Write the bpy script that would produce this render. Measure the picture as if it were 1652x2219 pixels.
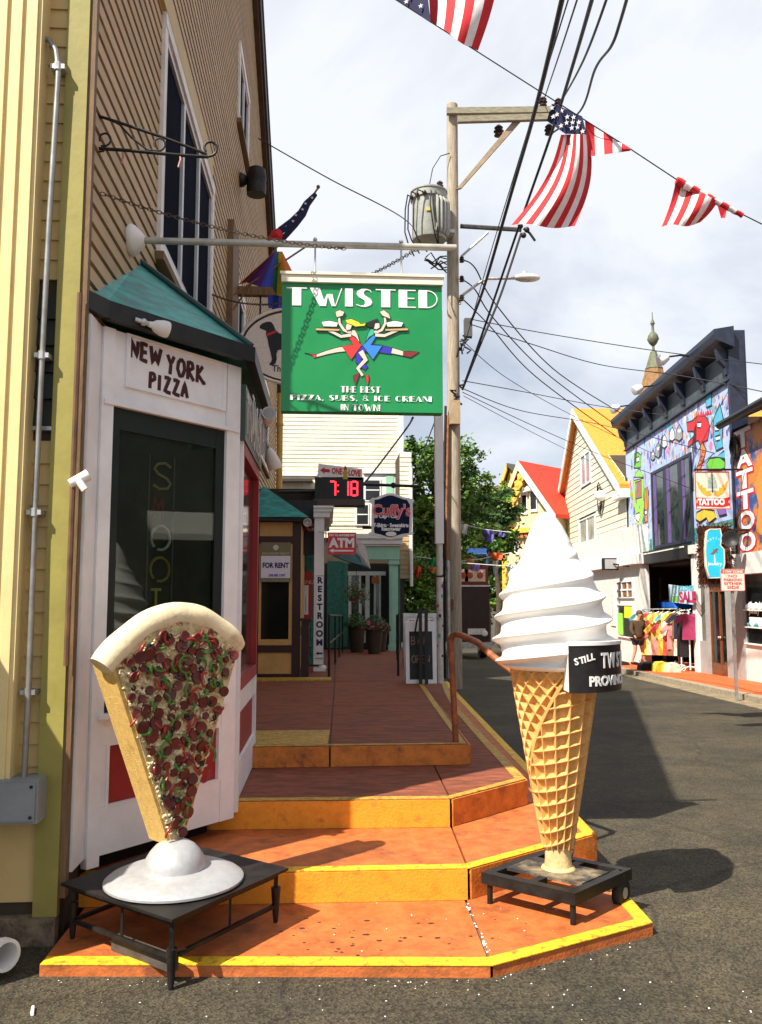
import bpy, bmesh, math, random
from mathutils import Vector as V
random.seed(7)
sc = bpy.context.scene
for _o in list(bpy.data.objects): bpy.data.objects.remove(_o)
rad = math.radians
# ------------------------------------------------------------ camera
FPX, CX, CY, CAMH = 1860., 826., 1109.5, 1.6          # focal length and centre in pixels of a 1652 x 2219 view
PITCH = math.atan((1300-CY)/FPX); YAW = rad(3.57)
cam = bpy.data.cameras.new('camera'); camo = bpy.data.objects.new('camera', cam)
sc.collection.objects.link(camo); sc.camera = camo
cam.sensor_fit = 'VERTICAL'; cam.sensor_height = 24; cam.lens = FPX/2219*24
cam.clip_start = .05; cam.clip_end = 2000
camo.location = (0, 0, CAMH); camo.rotation_euler = (math.pi/2+PITCH, 0, -YAW)
# ------------------------------------------------------------ sky, sun, exposure
SUN = V((-.7637*math.cos(rad(50)), -.6455*math.cos(rad(50)), math.sin(rad(50)))).normalized()
w = bpy.data.worlds.new('World'); sc.world = w; w.use_nodes = True
nt = w.node_tree; N = nt.nodes; L = nt.links; N.clear()
wo = N.new('ShaderNodeOutputWorld'); bg = N.new('ShaderNodeBackground'); bg.inputs[1].default_value = .049
sky = N.new('ShaderNodeTexSky'); sky.sky_type = 'NISHITA'; sky.sun_disc = False
sky.ozone_density = 5.0; sky.dust_density = .4; sky.sun_elevation = rad(50); sky.sun_rotation = math.atan2(SUN.x, SUN.y)
tc = N.new('ShaderNodeTexCoord'); sep = N.new('ShaderNodeSeparateXYZ')
mz = N.new('ShaderNodeMath'); mz.operation = 'MAXIMUM'; mz.inputs[1].default_value = 0.0
az = N.new('ShaderNodeMath'); az.operation = 'ADD'; az.inputs[1].default_value = .35
dv = N.new('ShaderNodeVectorMath'); dv.operation = 'DIVIDE'; cmb = N.new('ShaderNodeCombineXYZ')
n1 = N.new('ShaderNodeTexNoise'); n1.inputs['Scale'].default_value = 1.5; n1.inputs['Detail'].default_value = 9; n1.inputs['Roughness'].default_value = .55
n1.inputs['Distortion'].default_value = .35
rp = N.new('ShaderNodeValToRGB'); rp.color_ramp.elements[0].position = .36; rp.color_ramp.elements[0].color = (.46,.46,.46,1)
rp.color_ramp.elements[1].position = .60; rp.color_ramp.elements[1].color = (.97,.97,.97,1)
mx = N.new('ShaderNodeMixRGB'); mx.inputs[2].default_value = (10.5, 10.9, 11.7, 1)
L.new(tc.outputs['Generated'], sep.inputs[0]); L.new(sep.outputs[2], mz.inputs[0]); L.new(mz.outputs[0], az.inputs[0])
for i in range(3): L.new(az.outputs[0], cmb.inputs[i])
L.new(tc.outputs['Generated'], dv.inputs[0]); L.new(cmb.outputs[0], dv.inputs[1]); L.new(dv.outputs[0], n1.inputs['Vector'])
L.new(n1.outputs[0], rp.inputs[0]); L.new(rp.outputs[0], mx.inputs[0]); L.new(sky.outputs[0], mx.inputs[1])
L.new(mx.outputs[0], bg.inputs[0]); L.new(bg.outputs[0], wo.inputs[0])
sl = bpy.data.lights.new('sun', 'SUN'); sl.energy = 5.0; sl.angle = rad(.53); sl.color = (1, .93, .80)
so = bpy.data.objects.new('sun', sl); sc.collection.objects.link(so)
so.location = (-20, -14, 30); so.rotation_euler = SUN.to_track_quat('Z', 'Y').to_euler()
sc.render.engine = 'CYCLES'
vs = sc.view_settings; vs.view_transform = 'Standard'; vs.look = 'None'; vs.gamma = 1; vs.use_curve_mapping = False; vs.exposure = 0.9
# ------------------------------------------------------------ pixel -> place helpers (a pixel gives only a direction)
def ray(x, y):
    u = (x-CX)/FPX; v = (CY-y)/FPX
    fw = math.cos(PITCH)-v*math.sin(PITCH); up = math.sin(PITCH)+v*math.cos(PITCH)
    return V((u*math.cos(YAW)+fw*math.sin(YAW), -u*math.sin(YAW)+fw*math.cos(YAW), up))
EYE = V((0, 0, CAMH))
def onz(x, y, z): r = ray(x, y); return EYE + r*((z-CAMH)/r.z)
def onX(x, y, X): r = ray(x, y); return EYE + r*(X/r.x)
def onY(x, y, Y): r = ray(x, y); return EYE + r*(Y/r.y)
SLOPE = .027
def zs(y): return -SLOPE*(min(max(y, 4), 75)-4)           # the street falls gently away
def onst(x, y, off=0): r = ray(x, y); return EYE + r*((off+SLOPE*4-CAMH)/(r.z+SLOPE*r.y))
class Frame:
    def __init__(s, o, right, up=(0, 0, 1)):
        s.o = V(o); s.r = V(right).normalized(); s.u = V(up).normalized(); s.n = s.r.cross(s.u).normalized()
    def p(s, u, v, w=0): return s.o + s.r*u + s.u*v + s.n*w
    def px(s, x, y):
        r = ray(x, y); t = (s.o-EYE).dot(s.n)/r.dot(s.n); q = EYE+r*t-s.o
        return (q.dot(s.r), q.dot(s.u))
# ------------------------------------------------------------ mesh helpers
class MB:
    def __init__(s): s.v = []; s.f = []
    def add(s, vs, fs):
        b = len(s.v); s.v += [V(q) for q in vs]; s.f += [tuple(b+i for i in f) for f in fs]; return s
    def hexa(s, p):
        return s.add(p, [(0,3,2,1),(4,5,6,7),(0,1,5,4),(1,2,6,5),(2,3,7,6),(3,0,4,7)])
    def box(s, x0, x1, y0, y1, z0, z1):
        return s.hexa([(x0,y0,z0),(x1,y0,z0),(x1,y1,z0),(x0,y1,z0),(x0,y0,z1),(x1,y0,z1),(x1,y1,z1),(x0,y1,z1)])
    def fb(s, F, u0, u1, v0, v1, w0, w1):
        P = F.p
        return s.hexa([P(u0,v0,w0),P(u1,v0,w0),P(u1,v1,w0),P(u0,v1,w0),P(u0,v0,w1),P(u1,v0,w1),P(u1,v1,w1),P(u0,v1,w1)])
    def prism(s, F, pts, w0, w1):
        n = len(pts); vs = [F.p(a, b, w0) for a, b in pts]+[F.p(a, b, w1) for a, b in pts]
        return s.add(vs, [tuple(range(n-1,-1,-1)), tuple(range(n, 2*n))]+[(i, (i+1) % n, n+(i+1) % n, n+i) for i in range(n)])
    def slab(s, pts, z0, z1):
        n = len(pts); vs = [V((a, b, z0)) for a, b in pts]+[V((a, b, z1)) for a, b in pts]
        return s.add(vs, [tuple(range(n-1,-1,-1)), tuple(range(n, 2*n))]+[(i, (i+1) % n, n+(i+1) % n, n+i) for i in range(n)])
    def ring(s, F, pts, inset, w0, w1):
        for i in range(len(pts)):
            a = V((*pts[i], 0)); b = V((*pts[(i+1) % len(pts)], 0)); c = V((sum(q[0] for q in pts)/len(pts), sum(q[1] for q in pts)/len(pts), 0))
            a2 = a+(c-a).normalized()*inset; b2 = b+(c-b).normalized()*inset
            s.prism(F, [a.xy, b.xy, b2.xy, a2.xy], w0, w1)
        return s
    def tube(s, pts, r, n=8, cap=True, closed=False):
        pts = [V(q) for q in pts]; m = len(pts); rr = r if isinstance(r, (list, tuple)) else [r]*m
        prev = None; b = len(s.v)
        for i, q in enumerate(pts):
            if closed: t = pts[(i+1) % m]-pts[i-1]
            else: t = pts[min(i+1, m-1)]-pts[max(i-1, 0)]
            t = t.normalized() if t.length > 1e-9 else V((0, 0, 1))
            if prev is None: a = t.orthogonal().normalized()
            else:
                a = prev-t*prev.dot(t); a = a.normalized() if a.length > 1e-6 else t.orthogonal().normalized()
            prev = a; c = t.cross(a)
            for k in range(n):
                th = 2*math.pi*k/n; s.v.append(q+(a*math.cos(th)+c*math.sin(th))*rr[i])
        for i in range(m if closed else m-1):
            j = (i+1) % m
            for k in range(n):
                s.f.append((b+i*n+k, b+i*n+(k+1) % n, b+j*n+(k+1) % n, b+j*n+k))
        if cap and not closed:
            s.f.append(tuple(b+k for k in range(n-1, -1, -1))); s.f.append(tuple(b+(m-1)*n+k for k in range(n)))
        return s
    def lathe(s, c, prof, n=24, ax=(0, 0, 1)):
        c = V(c); ax = V(ax).normalized(); a = ax.orthogonal().normalized(); d = ax.cross(a)
        b = len(s.v); m = len(prof)
        for r, h in prof:
            for k in range(n):
                th = 2*math.pi*k/n; s.v.append(c+ax*h+(a*math.cos(th)+d*math.sin(th))*max(r, 1e-4))
        for i in range(m-1):
            for k in range(n): s.f.append((b+i*n+k, b+i*n+(k+1) % n, b+(i+1)*n+(k+1) % n, b+(i+1)*n+k))
        s.f.append(tuple(b+k for k in range(n-1, -1, -1))); s.f.append(tuple(b+(m-1)*n+k for k in range(n)))
        return s
    def ball(s, c, r, n=10, sq=(1, 1, 1)):
        m = n//2+1; prof = [(math.sin(math.pi*i/m), -math.cos(math.pi*i/m)) for i in range(m+1)]
        t = MB().lathe((0, 0, 0), prof, n); 
        return s.add([V(c)+V((q.x*r*sq[0], q.y*r*sq[1], q.z*r*sq[2])) for q in t.v], t.f)
    def stroke(s, F, pts, wid, w0, w1, closed=False):
        pts = [V((a, b)) for a, b in pts]; m = len(pts); Lf = []; Rt = []
        for i in range(m):
            if closed: p0, p1 = pts[i-1], pts[(i+1) % m]
            else: p0, p1 = pts[max(i-1, 0)], pts[min(i+1, m-1)]
            t = (p1-p0); t = t.normalized() if t.length > 1e-9 else V((1, 0)); nn = V((-t.y, t.x))*wid/2
            Lf.append(pts[i]+nn); Rt.append(pts[i]-nn)
        rng = range(m) if closed else range(m-1)
        b = len(s.v)
        for i in range(m):
            for q in (Lf[i], Rt[i]): s.v += [F.p(q.x, q.y, w0), F.p(q.x, q.y, w1)]
        for i in rng:
            A = b+4*i; B = b+4*((i+1) % m)
            s.f += [(A+1, A+3, B+3, B+1), (A, B, B+2, A+2), (A, A+1, B+1, B), (A+2, B+2, B+3, A+3)]
        if not closed: s.f += [(b, b+2, b+3, b+1), (b+4*(m-1), b+4*(m-1)+1, b+4*(m-1)+3, b+4*(m-1)+2)]
        return s
LOC = {}
def _reg(o, name, parent, loc):
    sc.collection.objects.link(o); LOC[o.name] = V(loc)
    o.location = V(loc)-(LOC[parent.name] if parent else V((0, 0, 0)))
    if parent: o.parent = parent
    return o
def obj(name, mb, mat, parent=None, smooth=False, loc=None, recalc=True):
    base = LOC[parent.name] if parent else V(loc if loc is not None else (0, 0, 0))
    me = bpy.data.meshes.new(name); me.from_pydata([q-base for q in mb.v], [], mb.f)
    if recalc:
        bm = bmesh.new(); bm.from_mesh(me); bmesh.ops.recalc_face_normals(bm, faces=bm.faces); bm.to_mesh(me); bm.free()
    if smooth:
        me.polygons.foreach_set('use_smooth', [len(p.vertices) <= 4 for p in me.polygons])
        try: me.set_sharp_from_angle(angle=rad(45))
        except Exception: pass
    me.materials.append(mat); me.update()
    return _reg(bpy.data.objects.new(name, me), name, parent, base)
def tag(o, label=None, cat=None, group=None, kind=None):
    if label: o['label'] = label
    if cat: o['category'] = cat
    if group: o['group'] = group
    if kind: o['kind'] = kind
    return o
def thing(name, label, cat, loc, group=None):
    o = bpy.data.objects.new(name, None); o.empty_display_size = .1
    _reg(o, name, None, loc); return tag(o, label, cat, group)
def single(name, mb, mat, label, cat, group=None, smooth=False):
    zmin = min(q.z for q in mb.v); c = sum((q for q in mb.v), V((0, 0, 0)))/len(mb.v)
    return tag(obj(name, mb, mat, None, smooth, loc=(c.x, c.y, zmin)), label, cat, group)
def structure(name, mb, mat, smooth=False): return tag(obj(name, mb, mat, None, smooth), kind='structure')
def textmesh(s, size, depth=.003, bold=0., align='CENTER', space=1.0):
    cu = bpy.data.curves.new('t', 'FONT'); cu.body = s; cu.size = size; cu.align_x = align; cu.extrude = depth/2; cu.offset = bold
    cu.resolution_u = 3; cu.space_character = space
    to = bpy.data.objects.new('t', cu); me = bpy.data.meshes.new_from_object(to)
    out = MB(); out.v = [v.co.copy() for v in me.vertices]; out.f = [tuple(p.vertices) for p in me.polygons]
    bpy.data.objects.remove(to); bpy.data.curves.remove(cu); bpy.data.meshes.remove(me)
    return out
def lettering(F, u, v, s, size, mat, parent, w=0., xs=1., bold=0., align='CENTER', rot=0., space=1., name='lettering', depth=.003, fit=None):
    t = textmesh(s, size, depth, bold, align, space); m = MB(); m.f = t.f
    if not t.v: return None
    if fit:
        x0 = min(q.x for q in t.v); x1 = max(q.x for q in t.v); xs = fit/(x1-x0)
    cr, sr = math.cos(rot), math.sin(rot)
    for q in t.v:
        a = q.x*xs; b = q.y; m.v.append(F.p(u+a*cr-b*sr, v+a*sr+b*cr, w+depth/2+q.z))
    return obj(name, m, mat, parent, recalc=False)
def boards(F, poly, expo, parent, mat, holes=(), name='clapboard', v0=None, v1=None, thick=.02, jit=.0, mats=None, butt=None, groove=None):
    """horizontal boards, one object each, clipped to a convex outline and cut round openings"""
    vs_ = [q[1] for q in poly]; lo = min(vs_) if v0 is None else v0; hi = max(vs_) if v1 is None else v1
    def span(v):
        xs = []
        for i in range(len(poly)):
            a, b = poly[i], poly[(i+1) % len(poly)]
            if (a[1]-v)*(b[1]-v) <= 0 and a[1] != b[1]:
                xs.append(a[0]+(b[0]-a[0])*(v-a[1])/(b[1]-a[1]))
        return (min(xs), max(xs)) if len(xs) >= 2 else None
    v = lo; rowi = 0
    while v < hi-expo*.3:
        top = min(v+expo, hi); s0 = span(v+1e-4); s1 = span(top-1e-4)
        if s0 and s1:
            segs = [(s0[0], s0[1], s1[0], s1[1])]
            for (ha, hb, hc, hd) in holes:
                if top > hc+.005 and v < hd-.005:
                    ns = []
                    for (a0, b0, a1, b1) in segs:
                        if hb <= min(a0, a1) or ha >= max(b0, b1): ns.append((a0, b0, a1, b1)); continue
                        if ha > max(a0, a1)+.02: ns.append((a0, ha, a1, ha))
                        if hb < min(b0, b1)-.02: ns.append((hb, b0, hb, b1))
                    segs = ns
            if butt:
                ns = []
                for (a0, b0, a1, b1) in segs:
                    c = a0+random.uniform(.2, 1)*butt
                    pa0, pa1 = a0, a1
                    while c < min(b0, b1)-.1:
                        ns.append((pa0, c-.002, pa1, c-.002)); pa0 = pa1 = c+.002; c += butt*random.uniform(.7, 1.2)
                    ns.append((pa0, b0, pa1, b1))
                segs = ns
            for (a0, b0, a1, b1) in segs:
                P = F.p; j = random.uniform(-jit, jit); ov = min(.012, expo*.1)
                m = MB().hexa([P(a0, v+j, 0), P(b0, v+j, 0), P(b1, top+ov, 0), P(a1, top+ov, 0),
                               P(a0, v+j, thick), P(b0, v+j, thick), P(b1, top+ov, .003), P(a1, top+ov, .003)])
                if groove:
                    tp_ = top-expo*groove; m = MB().hexa([P(a0, v, 0), P(b0, v, 0), P(b1, tp_, 0), P(a1, tp_, 0), P(a0, v, thick), P(b0, v, thick), P(b1, tp_, thick*.8), P(a1, tp_, thick*.8)])
                obj(name, m, random.choice(mats) if mats else mat, parent, recalc=False)
        v += expo; rowi += 1
# ------------------------------------------------------------ procedural materials
MATS = {}
def M(name, col, rough=.6, var=.12, scale=6., bump=0., bscale=60., metal=0., spec=.4, var2=None, stretch=None, emit=None, coat=0., alpha=None, mottled=None):
    if name in MATS: return MATS[name]
    m = bpy.data.materials.new(name); m.use_nodes = True; t = m.node_tree; n = t.nodes; l = t.links
    b = n['Principled BSDF']; b.inputs['Roughness'].default_value = rough; b.inputs['Metallic'].default_value = metal
    b.inputs['Specular IOR Level'].default_value = spec; b.inputs['Coat Weight'].default_value = coat
    co = n.new('ShaderNodeTexCoord'); src = co.outputs['Object']
    if stretch:
        mp = n.new('ShaderNodeMapping'); mp.inputs['Scale'].default_value = stretch; l.new(src, mp.inputs[0]); src = mp.outputs[0]
    nz = n.new('ShaderNodeTexNoise'); nz.inputs['Scale'].default_value = scale; nz.inputs['Detail'].default_value = 6; nz.inputs['Roughness'].default_value = .65
    l.new(src, nz.inputs['Vector'])
    cr = n.new('ShaderNodeValToRGB'); c0 = tuple(max(0, c*(1-var*1.6)) for c in col[:3]); c1 = tuple(min(1, c*(1+var)) for c in col[:3])
    if var2: c0 = var2
    cr.color_ramp.elements[0].position = .3; cr.color_ramp.elements[0].color = (*c0, 1)
    cr.color_ramp.elements[1].position = .62; cr.color_ramp.elements[1].color = (*c1, 1)
    l.new(nz.outputs[0], cr.inputs[0]); outc = cr.outputs[0]
    if mottled:     # (colour, scale, low, high) : irregular stains with a shape of their own
        q = n.new('ShaderNodeTexNoise'); q.inputs['Scale'].default_value = mottled[1]; q.inputs['Detail'].default_value = 8; q.inputs['Roughness'].default_value = .7
        l.new(src, q.inputs['Vector'])
        r2 = n.new('ShaderNodeValToRGB'); r2.color_ramp.elements[0].position = mottled[2]; r2.color_ramp.elements[1].position = mottled[3]
        l.new(q.outputs[0], r2.inputs[0]); mm = n.new('ShaderNodeMixRGB'); mm.inputs[2].default_value = (*mottled[0], 1)
        l.new(r2.outputs[0], mm.inputs[0]); l.new(outc, mm.inputs[1]); outc = mm.outputs[0]
    l.new(outc, b.inputs['Base Color'])
    rr = n.new('ShaderNodeMapRange'); rr.inputs[3].default_value = max(.02, rough-.1); rr.inputs[4].default_value = min(1, rough+.12)
    l.new(nz.outputs[0], rr.inputs[0]); l.new(rr.outputs[0], b.inputs['Roughness'])
    if bump:
        bz = n.new('ShaderNodeTexNoise'); bz.inputs['Scale'].default_value = bscale; bz.inputs['Detail'].default_value = 5; l.new(src, bz.inputs['Vector'])
        bp = n.new('ShaderNodeBump'); bp.inputs['Strength'].default_value = bump; bp.inputs['Distance'].default_value = .01
        l.new(bz.outputs[0], bp.inputs['Height']); l.new(bp.outputs[0], b.inputs['Normal'])
    if emit: b.inputs['Emission Color'].default_value = (*col[:3], 1); b.inputs['Emission Strength'].default_value = emit
    MATS[name] = m; return m
def sub(F, x0, x1, y0, y1): return F.px(x0, y0), F.px(x1, y1)
def zoom(x0, y0, wsrc, wout=1652.):       # enlarged-crop coordinates -> view pixels
    k = wsrc/wout
    return lambda a, b: ((x0+a*k)/1.15557, (y0+b*k)/1.15557)
BLACK = M('black paint', (.012,.012,.013), .45, .3, 9, .05)
IRON = M('black iron', (.018,.016,.015), .5, .4, 14, .15, 90, .3)
WHITE = M('white paint', (.80,.79,.78), .5, .05, 5, .05, 30)
OLDWHITE = M('weathered white paint', (.74,.72,.68), .6, .1, 4, .12, 30)
STEEL = M('galvanised steel', (.45,.45,.44), .42, .18, 10, .05, 60, .7)
GLASSDARK = M('dark shop glass', (.008,.010,.009), .04, .3, 2, 0, 1, 0, .6)
RED = M('red paint', (.55,.02,.025), .45, .12, 6)
CABLE = M('black cable rubber', (.008,.008,.009), .6, .2, 4)
# ============================================================ THE SETTING: street, pavements
S_ = V((.0924,.9957,0)).normalized(); N_ = V((.9957,-.0924,0)).normalized()      # along / across the street on the far side
def SP(n, s, z=0): q = N_*n+S_*s; return V((q.x, q.y, z))
def asphalt():
    m = bpy.data.materials.new('asphalt'); m.use_nodes = True; t = m.node_tree; n = t.nodes; l = t.links; b = n['Principled BSDF']; b.inputs['Roughness'].default_value = .8; b.inputs['Specular IOR Level'].default_value = .35
    co = n.new('ShaderNodeTexCoord').outputs['Object']
    def noise(sc_, det=4, ro=.6):
        q = n.new('ShaderNodeTexNoise'); q.inputs['Scale'].default_value = sc_; q.inputs['Detail'].default_value = det; q.inputs['Roughness'].default_value = ro; l.new(co, q.inputs['Vector']); return q.outputs[0]
    def ramp(src, p0, c0, p1, c1):
        r = n.new('ShaderNodeValToRGB'); r.color_ramp.elements[0].position = p0; r.color_ramp.elements[0].color = (*c0, 1); r.color_ramp.elements[1].position = p1; r.color_ramp.elements[1].color = (*c1, 1); l.new(src, r.inputs[0]); return r.outputs[0]
    def mix(f, a, c, mode='MIX'):
        x = n.new('ShaderNodeMixRGB'); x.blend_type = mode; (l.new(f, x.inputs[0]) if not isinstance(f, float) else setattr(x.inputs[0], 'default_value', f)); l.new(a, x.inputs[1]); l.new(c, x.inputs[2]); return x.outputs[0]
    vo = n.new('ShaderNodeTexVoronoi'); vo.inputs['Scale'].default_value = 95; l.new(co, vo.inputs['Vector'])
    stone = ramp(vo.outputs['Color'], .15, (.022,.020,.016), .85, (.088,.077,.055))                   # single stones of the aggregate
    patch = ramp(noise(.7, 6, .65), .36, (.66,.66,.64), .68, (1.40,1.28,1.02))
    blot = ramp(noise(4.5, 6, .7), .34, (.76,.76,.76), .60, (1.1,1.1,1.1))
    c = mix(1.0, mix(1.0, stone, patch, 'MULTIPLY'), blot, 'MULTIPLY')
    cr = n.new('ShaderNodeTexVoronoi'); cr.feature = 'DISTANCE_TO_EDGE'; cr.inputs['Scale'].default_value = .55; ds = n.new('ShaderNodeMixRGB'); ds.inputs[0].default_value = .12; l.new(co, ds.inputs[1]); nn = n.new('ShaderNodeTexNoise'); nn.inputs['Scale'].default_value = 2.5; nn.inputs['Detail'].default_value = 6; l.new(co, nn.inputs['Vector']); l.new(nn.outputs['Color'], ds.inputs[2]); l.new(ds.outputs[0], cr.inputs['Vector'])
    dark = n.new('ShaderNodeRGB'); dark.outputs[0].default_value = (.010,.009,.008,1)
    c = mix(ramp(cr.outputs['Distance'], .0015, (.45,.45,.45), .006, (0,0,0)), c, dark.outputs[0])      # cracks
    l.new(c, b.inputs['Base Color']); bp = n.new('ShaderNodeBump'); bp.inputs['Strength'].default_value = .8; bp.inputs['Distance'].default_value = .006; l.new(vo.outputs['Distance'], bp.inputs['Height']); l.new(bp.outputs[0], b.inputs['Normal'])
    return m
ASPH = asphalt()
m = MB(); ys = [-30,-10,0,2,3,4,5,6,8,10,13,16,20,25,30,36,44,54,65,75,120,300,900]; xsn = [-900,-200,-60,-20,-8,-3,-1,0,1,2,3.5,5,7,9,12,20,60,200,900]
for y in ys:
    for x in xsn: m.v.append(V((x, y, zs(y)+(.012*math.sin(x*1.3+y*.6) if abs(x) < 9 and 0 < y < 30 else 0)*(1 if y > 5 else .3))))
nx = len(xsn)
for j in range(len(ys)-1):
    for i in range(nx-1): m.f.append((j*nx+i, j*nx+i+1, (j+1)*nx+i+1, (j+1)*nx+i))
structure('road', m, ASPH, True)
# --- stepped orange pavement on the shop side
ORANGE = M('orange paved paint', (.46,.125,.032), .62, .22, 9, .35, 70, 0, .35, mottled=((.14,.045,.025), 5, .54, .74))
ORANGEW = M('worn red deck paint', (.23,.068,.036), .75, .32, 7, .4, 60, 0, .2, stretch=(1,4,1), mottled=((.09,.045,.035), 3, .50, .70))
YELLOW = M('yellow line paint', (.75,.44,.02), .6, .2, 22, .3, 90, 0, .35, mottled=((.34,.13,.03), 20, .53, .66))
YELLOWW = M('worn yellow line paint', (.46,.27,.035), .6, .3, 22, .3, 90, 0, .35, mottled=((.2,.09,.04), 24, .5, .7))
RISERY = M('yellow riser paint', (.78,.29,.020), .6, .14, 9, .3, 70, 0, .35, mottled=((.36,.11,.025), 9, .53, .72))
RISER_SHADE = M('shaded riser paint', (.62,.20,.035), .6, .18, 10, .3, 70, 0, .35, mottled=((.22,.07,.03), 9, .53, .72))  # same riser paint, with the shade of these faces put into the colour
CONC = M('bare concrete', (.17,.14,.11), .85, .3, 12, .5, 90)
core = MB()
core.slab([(-1.2,3.98),(.70,3.85),(1.53,4.27),(1.57,5.2),(-1.2,5.2)], -.12, .035)
core.slab([(-1.5,4.66),(.71,4.64),(1.55,5.25),(1.92,13),(2.05,14.9),(-1.5,14.9)], -.5, .18)
core.slab([(-1.5,5.52),(.75,5.48),(1.32,6.0),(1.46,9.7),(1.75,13),(1.9,14.9),(-1.5,14.9)], .18, .35)
core.slab([(-1.5,6.56),(1.03,6.58),(1.22,11),(1.55,13.5),(1.66,14.9),(-1.5,14.9)], .35, .50)
core.slab([(-1.5,14.9),(2.1,14.9),(2.9,32),(-1.5,32)], -1.2, -.12)
pav = structure('stepped_pavement', core, CONC)
def slabs(polys, z0, z1, mat):
    for p in polys: obj('slab', MB().slab(p, z0, z1), mat, pav)
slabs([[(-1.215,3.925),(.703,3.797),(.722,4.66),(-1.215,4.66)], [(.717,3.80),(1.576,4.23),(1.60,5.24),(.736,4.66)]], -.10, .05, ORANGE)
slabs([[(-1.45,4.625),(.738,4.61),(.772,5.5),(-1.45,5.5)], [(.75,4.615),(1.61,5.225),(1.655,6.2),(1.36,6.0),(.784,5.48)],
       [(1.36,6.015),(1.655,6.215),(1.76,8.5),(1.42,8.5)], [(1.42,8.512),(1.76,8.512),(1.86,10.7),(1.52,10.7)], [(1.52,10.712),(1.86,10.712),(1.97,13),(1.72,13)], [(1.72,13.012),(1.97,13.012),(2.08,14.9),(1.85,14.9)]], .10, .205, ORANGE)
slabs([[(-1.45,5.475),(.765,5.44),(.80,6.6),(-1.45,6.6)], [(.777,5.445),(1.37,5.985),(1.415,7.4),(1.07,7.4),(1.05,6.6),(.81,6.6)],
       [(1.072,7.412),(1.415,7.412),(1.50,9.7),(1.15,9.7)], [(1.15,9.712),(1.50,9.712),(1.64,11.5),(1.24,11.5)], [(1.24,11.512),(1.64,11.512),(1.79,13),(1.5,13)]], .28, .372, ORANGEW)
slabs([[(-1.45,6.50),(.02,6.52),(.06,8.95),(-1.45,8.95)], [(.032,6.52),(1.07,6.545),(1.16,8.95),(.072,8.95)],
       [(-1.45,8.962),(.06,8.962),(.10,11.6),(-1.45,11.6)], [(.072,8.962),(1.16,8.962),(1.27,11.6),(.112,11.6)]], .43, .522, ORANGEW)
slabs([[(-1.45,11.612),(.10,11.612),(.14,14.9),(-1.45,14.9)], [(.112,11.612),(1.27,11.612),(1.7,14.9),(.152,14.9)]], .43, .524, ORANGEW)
for p in ([(-1.45,14.912),(.14,14.912),(.24,18.4),(-1.45,18.4)], [(.152,14.912),(1.7,14.912),(2.0,18.4),(.252,18.4)], [(-1.45,18.412),(.24,18.412),(.34,23.3),(-1.45,23.3)], [(.252,18.412),(2.0,18.412),(2.45,23.3),(.352,23.3)]):
    zz = [.524-.028*(b-14.9) for a, b in p]; n = 4
    obj('slab', MB().hexa([V((a, b, -.12)) for a, b in p]+[V((a, b, z)) for (a, b), z in zip(p, zz)]), ORANGEW, pav)
# riser faces (painted boards of concrete, each a few millimetres proud)
def riser(a, b, z0, z1, mat):
    a = V((*a, 0)); b = V((*b, 0)); F = Frame(a, b-a); obj('riser', MB().fb(F, 0, (b-a).length, z0, z1, 0, .012), mat, pav)
riser((-1.45,4.625), (.738,4.61), .052, .201, RISERY); riser((.752,4.617), (1.61,5.225), .052, .201, RISER_SHADE)
riser((-1.45,5.475), (.765,5.44), .207, .368, RISERY); riser((.779,5.447), (1.37,5.985), .207, .368, RISER_SHADE)
riser((-1.45,6.50), (.02,6.52), .374, .518, RISER_SHADE); riser((.034,6.52), (1.07,6.545), .374, .518, RISER_SHADE)
riser((1.61,5.225), (1.655,6.2), -.1, .201, RISER_SHADE); riser((1.37,5.985), (1.415,7.4), .21, .368, RISER_SHADE); riser((1.07,6.545), (1.155,8.95), .376, .518, RISER_SHADE)
# painted edge lines, thin sheets on top of the slabs
def line(pts, wid, z, mat):
    F = Frame((0,0,0), (1,0,0), (0,1,0)); obj('painted_line', MB().stroke(F, pts, wid, z, z+.004), mat, pav)
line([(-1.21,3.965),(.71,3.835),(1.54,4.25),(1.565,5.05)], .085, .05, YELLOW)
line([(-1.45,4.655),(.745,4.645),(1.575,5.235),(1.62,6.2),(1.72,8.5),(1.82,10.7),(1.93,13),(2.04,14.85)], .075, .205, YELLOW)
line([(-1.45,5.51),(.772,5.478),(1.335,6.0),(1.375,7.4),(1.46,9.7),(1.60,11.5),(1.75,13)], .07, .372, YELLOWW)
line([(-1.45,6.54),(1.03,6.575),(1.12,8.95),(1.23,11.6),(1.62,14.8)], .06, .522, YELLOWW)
obj('painted_panel', MB().slab([(-.58,6.60),(.01,6.60),(.03,7.30),(-.58,7.30)], .522, .525), YELLOWW, pav)
# shop step in worn gold paint before the rental booth
obj('step', MB().box(-1.25, .06, 11.62, 12.0, .50, .545), YELLOWW, pav)
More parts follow.
